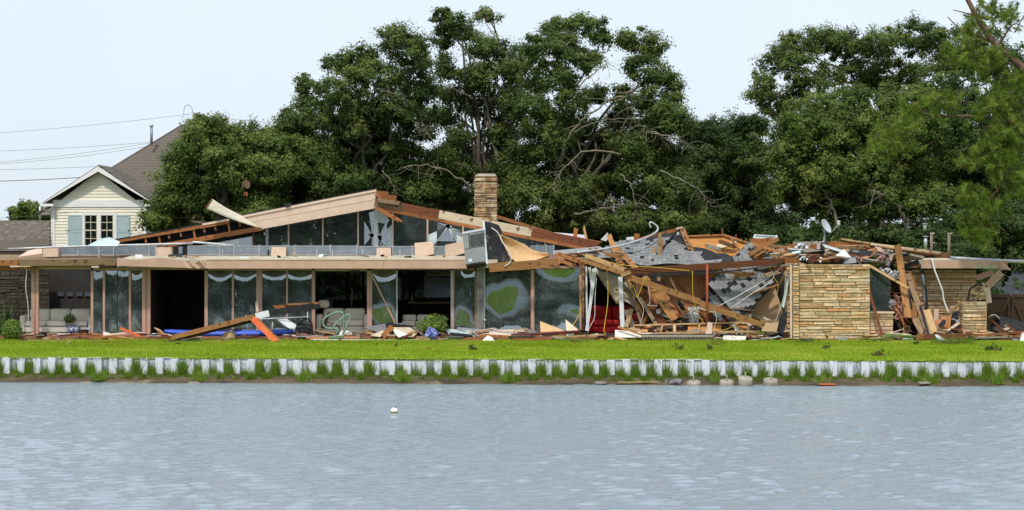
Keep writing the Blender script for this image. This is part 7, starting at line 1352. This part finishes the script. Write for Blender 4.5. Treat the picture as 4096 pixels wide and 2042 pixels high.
sprig(3815, 1378, 85, 700, 'large pine branch fallen on the lawn before the right pillar', pine_=True, twigs=14); sprig(3970, 1406, 40, 90, 'dark leafy branch fallen on the right lawn', twigs=7); sprig(3515, 1428, 32, 40, 'leafy twig on the lawn edge below the leaning boards', twigs=8); sprig(3305, 1398, 18, 30, 'small leafy twig on the lawn below the main stone wall'); sprig(2300, 1374, 60, 160, 'pine sprig lying before the rusty corner post', pine_=True); sprig(2858, 1384, 40, 120, 'green sprig lying right of the brick edging', pine_=True); sprig(2720, 1402, 22, 26, 'small dark leafy twig below the brick edging'); sprig(2838, 1402, 16, 24, 'tiny dark twig right below the brick edging'); sprig(1892, 1403, 22, 40, 'dark leafy twig on the lawn below the grey post'); sprig(1582, 1390, 8, 14, 'tiny dark leaf bunch on the middle lawn'); sprig(3500, 1372, 70, 200, 'pine needles scattered below the low stone wall', pine_=True, twigs=4); sprig(3665, 1380, 16, 16, 'tiny leafy twig left of the large pine branch'); sprig(3225, 1372, 40, 40, 'dark twig row along the foot of the narrow pier'); sprig(3160, 1360, 60, 60, 'leafy litter along the slab left of the pier')
# ------------------------------------------------------------------ loose litter: splinters, scraps and shards by the place they lie
PLACES = [(60, 160, 'beside the left edge shrub'), (160, 380, 'before the leftmost open room'), (380, 620, 'below the narrow left panes'), (620, 830, 'before the black doorway'), (830, 1060, 'beside the blue kayak'), (1060, 1260, 'near the black lounge chair'), (1260, 1480, 'around the green handrail'), (1480, 1680, 'on the pile below the ringed pane'), (1680, 1900, 'around the flowering shrub'), (1900, 2130, 'below the green ringed big pane'), (2130, 2330, 'below the right big pane'), (2330, 2560, 'before the red sofa'), (2560, 2860, 'behind the brick edging'), (2860, 3160, 'right of the brick edging'), (3200, 3480, 'along the foot of the main stone wall'), (3480, 3860, 'at the foot of the leaning boards'), (3860, 4096, 'near the right pillar')]
KINDS = [('splinter', 'pine splinter', W_PINE, 'splinter'), ('board_scrap', 'orange board scrap', W_OR, 'scrap'), ('board_scrap', 'dark board scrap', W_DK, 'scrap'), ('painted_scrap', 'white painted scrap', W_WHITE, 'scrap'), ('painted_scrap', 'pink painted scrap', PINKB, 'scrap'), ('shingle_scrap', 'grey shingle scrap', SHG, 'scrap'), ('felt_scrap', 'black felt scrap', TARP, 'scrap'), ('glass_scrap', 'pale glass scrap', PALEG, 'scrap'), ('timber_scrap', 'weathered timber scrap', W_OLD, 'scrap')]
COMBOS = {}
def litter(px, Y, z0, place, big=1.0):
    """every scrap in one place gets its own mix of size and kind while the mixes last"""
    if not COMBOS.get(place): COMBOS[place] = random.sample([(s_, k_) for s_ in ('long', 'short', 'broad', 'narrow', 'stubby') for k_ in range(len(KINDS))], 5 * len(KINDS))
    if place == 'on the open lawn': COMBOS[place] = [q_ for q_ in COMBOS[place] if q_[1] in (0, 1, 2, 6, 8)] or [('short', 0)]
    sz, ki = COMBOS[place].pop(); k = KINDS[ki]; sheetlike = k[0] in ('shingle_scrap', 'felt_scrap', 'glass_scrap', 'painted_scrap')
    L = {'long': random.uniform(.6, .95), 'short': random.uniform(.22, .32), 'broad': random.uniform(.35, .5), 'narrow': random.uniform(.4, .55), 'stubby': random.uniform(.15, .22)}[sz] * big
    Wd = (random.uniform(.14, .28) if sheetlike else random.uniform(.05, .10)) * {'broad': 1.5, 'narrow': .5}.get(sz, 1.0) * min(1, big + .15); H = random.uniform(.012, .03) if sheetlike else random.uniform(.025, .06) * min(1, big + .1)
    c = at(px, 1340, Y); c.z = z0 + H / 2; yaw = random.gauss(0, .5); pit = random.gauss(0, .10)
    d = Vector((math.cos(yaw) * math.cos(pit), math.sin(yaw) * math.cos(pit), math.sin(pit))) * (L / 2); c.z += abs(d.z)
    tag(beam(k[0], c - d, c + d, H, Wd, k[2], rag=min(.05, L * .1), hint=Vector((0, 1, random.gauss(0, .5)))), '%s %s lying %s' % (sz, k[1], place), k[3], 'small scraps ' + place)
for (a, b, place) in PLACES:
    dense = {'before the black doorway': .45, 'beside the left edge shrub': .5, 'along the foot of the main stone wall': .35}.get(place, 1.0)
    if place.startswith(('on the pile', 'below the green', 'below the right big', 'around the flowering', 'behind the brick', 'right of the brick', 'at the foot of the leaning')): dense = 1.7
    for k in range(int((b - a) / 17 * dense)):
        Y = random.uniform(-1.75, -.15) if a < 2800 else random.uniform(-1.6, -.9); z = (.115 if Y > -1.25 and a < 2870 else (.05 if Y > -1.15 else .0)) + (random.random() ** 2) * .14 * (dense > 1.2)
        litter(random.uniform(a, b), Y, z, place, 1.0)
for k in range(46):                                   # on top of the right roof
    px = random.uniform(3000, 3560); litter_place = 'on the right roof left of the dish' if px < 3270 else 'on the right roof right of the dish'
    Y = random.uniform(-.6, 1.6); litter(px, Y, at(px, random.uniform(1052, 1014) , Y).z, litter_place, 1.3)
for k in range(26):
    px = random.uniform(2260, 2480); Y = random.uniform(-.4, 1.0); litter(px, Y, at(px, random.uniform(1016, 1042), Y).z, 'on the roof above the red sofa', 1.1)
for k in range(30):
    px = random.uniform(2520, 3000); Y = random.uniform(-.8, .3); litter(px, Y, .1 + random.random() * .5, 'in the heap behind the stud frame', 1.3)
for k in range(16):                                   # on the flat roof below the duct
    px = random.uniform(480, 1850); Y = random.uniform(-.6, 1.2); litter(px, Y, 2.735 + (Y + .93) * .05 + .005, 'on the flat roof under the long duct', .6)
for k in range(22):                                   # tiny bits on the lawn
    px = random.uniform(100, 4000); Y = random.uniform(-9.5, -2.2); litter(px, Y, .03, 'on the open lawn', .22)

# ------------------------------------------------------------------ the tangle: broken rafters, laths and torn strips inside the collapse
TK = [('rafter', 'splintered orange rafter', W_OR, 'rafter'), ('rafter', 'splintered fir rafter', W_FIR, 'rafter'), ('lath', 'pale pine lath', W_PINE, 'lath'), ('rafter', 'dark broken rafter', W_DK, 'rafter'), ('rafter', 'weathered broken rafter', W_OLD, 'rafter'), ('felt_strip', 'torn black felt strip', TARP, 'felt'), ('ceiling_strip', 'cream ceiling strip', CREAMB, 'strip'), ('rafter', 'grey broken rafter', W_GREY, 'rafter')]
def tangle(px, py, Y, place, ang=None, big=1.0):
    key = 'T' + place
    if not COMBOS.get(key): COMBOS[key] = random.sample([(s_, k_) for s_ in ('long', 'short', 'thick', 'thin', 'steep') for k_ in range(len(TK))], 5 * len(TK))
    sz, ki = COMBOS[key].pop(); k = TK[ki]; L = {'long': 1.5, 'short': .5, 'thick': .9, 'thin': .9, 'steep': .9}[sz] * random.uniform(.85, 1.2) * big; H = {'thick': .15, 'thin': .035}.get(sz, .08) * random.uniform(.85, 1.15)
    a = (random.gauss(0, .22) if ang is None else ang + random.gauss(0, .2)) + ({'steep': .9}.get(sz, 0) * random.choice((-1, 1))); yw = random.gauss(0, .35); c = at(px, py, Y)
    d = Vector((math.cos(a) * math.cos(yw), math.sin(yw) * math.cos(a), math.sin(a))) * (L / 2)
    tag(beam(k[0], c - d, c + d, H, random.uniform(.03, .08), k[2], rag=.07, roll=random.gauss(0, .3)), '%s %s %s' % (sz, k[1], place), k[3], 'broken pieces ' + place)
for (n, x0, x1, y0, y1, Y0, Y1, ang, place, big) in (
    (34, 3010, 3440, 985, 1050, .2, 2.6, -.05, 'in the heap on the roof left of the chipboard', 1.0), (18, 3440, 3680, 1005, 1070, .1, 1.2, -.2, 'in the heap above the teal pane', .8), (26, 2500, 2760, 1130, 1320, -.6, .4, -.9, 'in the dark behind the leaning fir beams', .8), (18, 2700, 3000, 1235, 1325, -.8, .0, -.15, 'behind the fallen stud wall', .8), (16, 2230, 2500, 1000, 1060, -.7, .8, -.25, 'on the broken eave above the red sofa', .7), (16, 2900, 3150, 1050, 1110, -.4, .6, .1, 'under the red brown roof beam', .7), (22, 3570, 3720, 1090, 1320, -.5, .3, -1.1, 'among the leaning boards', .6), (12, 3720, 3860, 1300, 1345, -1.2, -.3, .0, 'on the ground by the condenser fan', .6), (12, 3960, 4090, 1325, 1356, -1.3, -.5, .0, 'on the ground at the right edge', .7), (12, 3080, 3160, 1290, 1345, -1.2, -.5, -.4, 'on the ground left of the narrow pier', .5), (10, 2780, 3010, 975, 1030, 1.0, 1.8, -.1, 'below the orange wall panel', .6)):
    for k in range(n): tangle(random.uniform(x0, x1), random.uniform(y0, y1), random.uniform(Y0, Y1), place, ang, big)
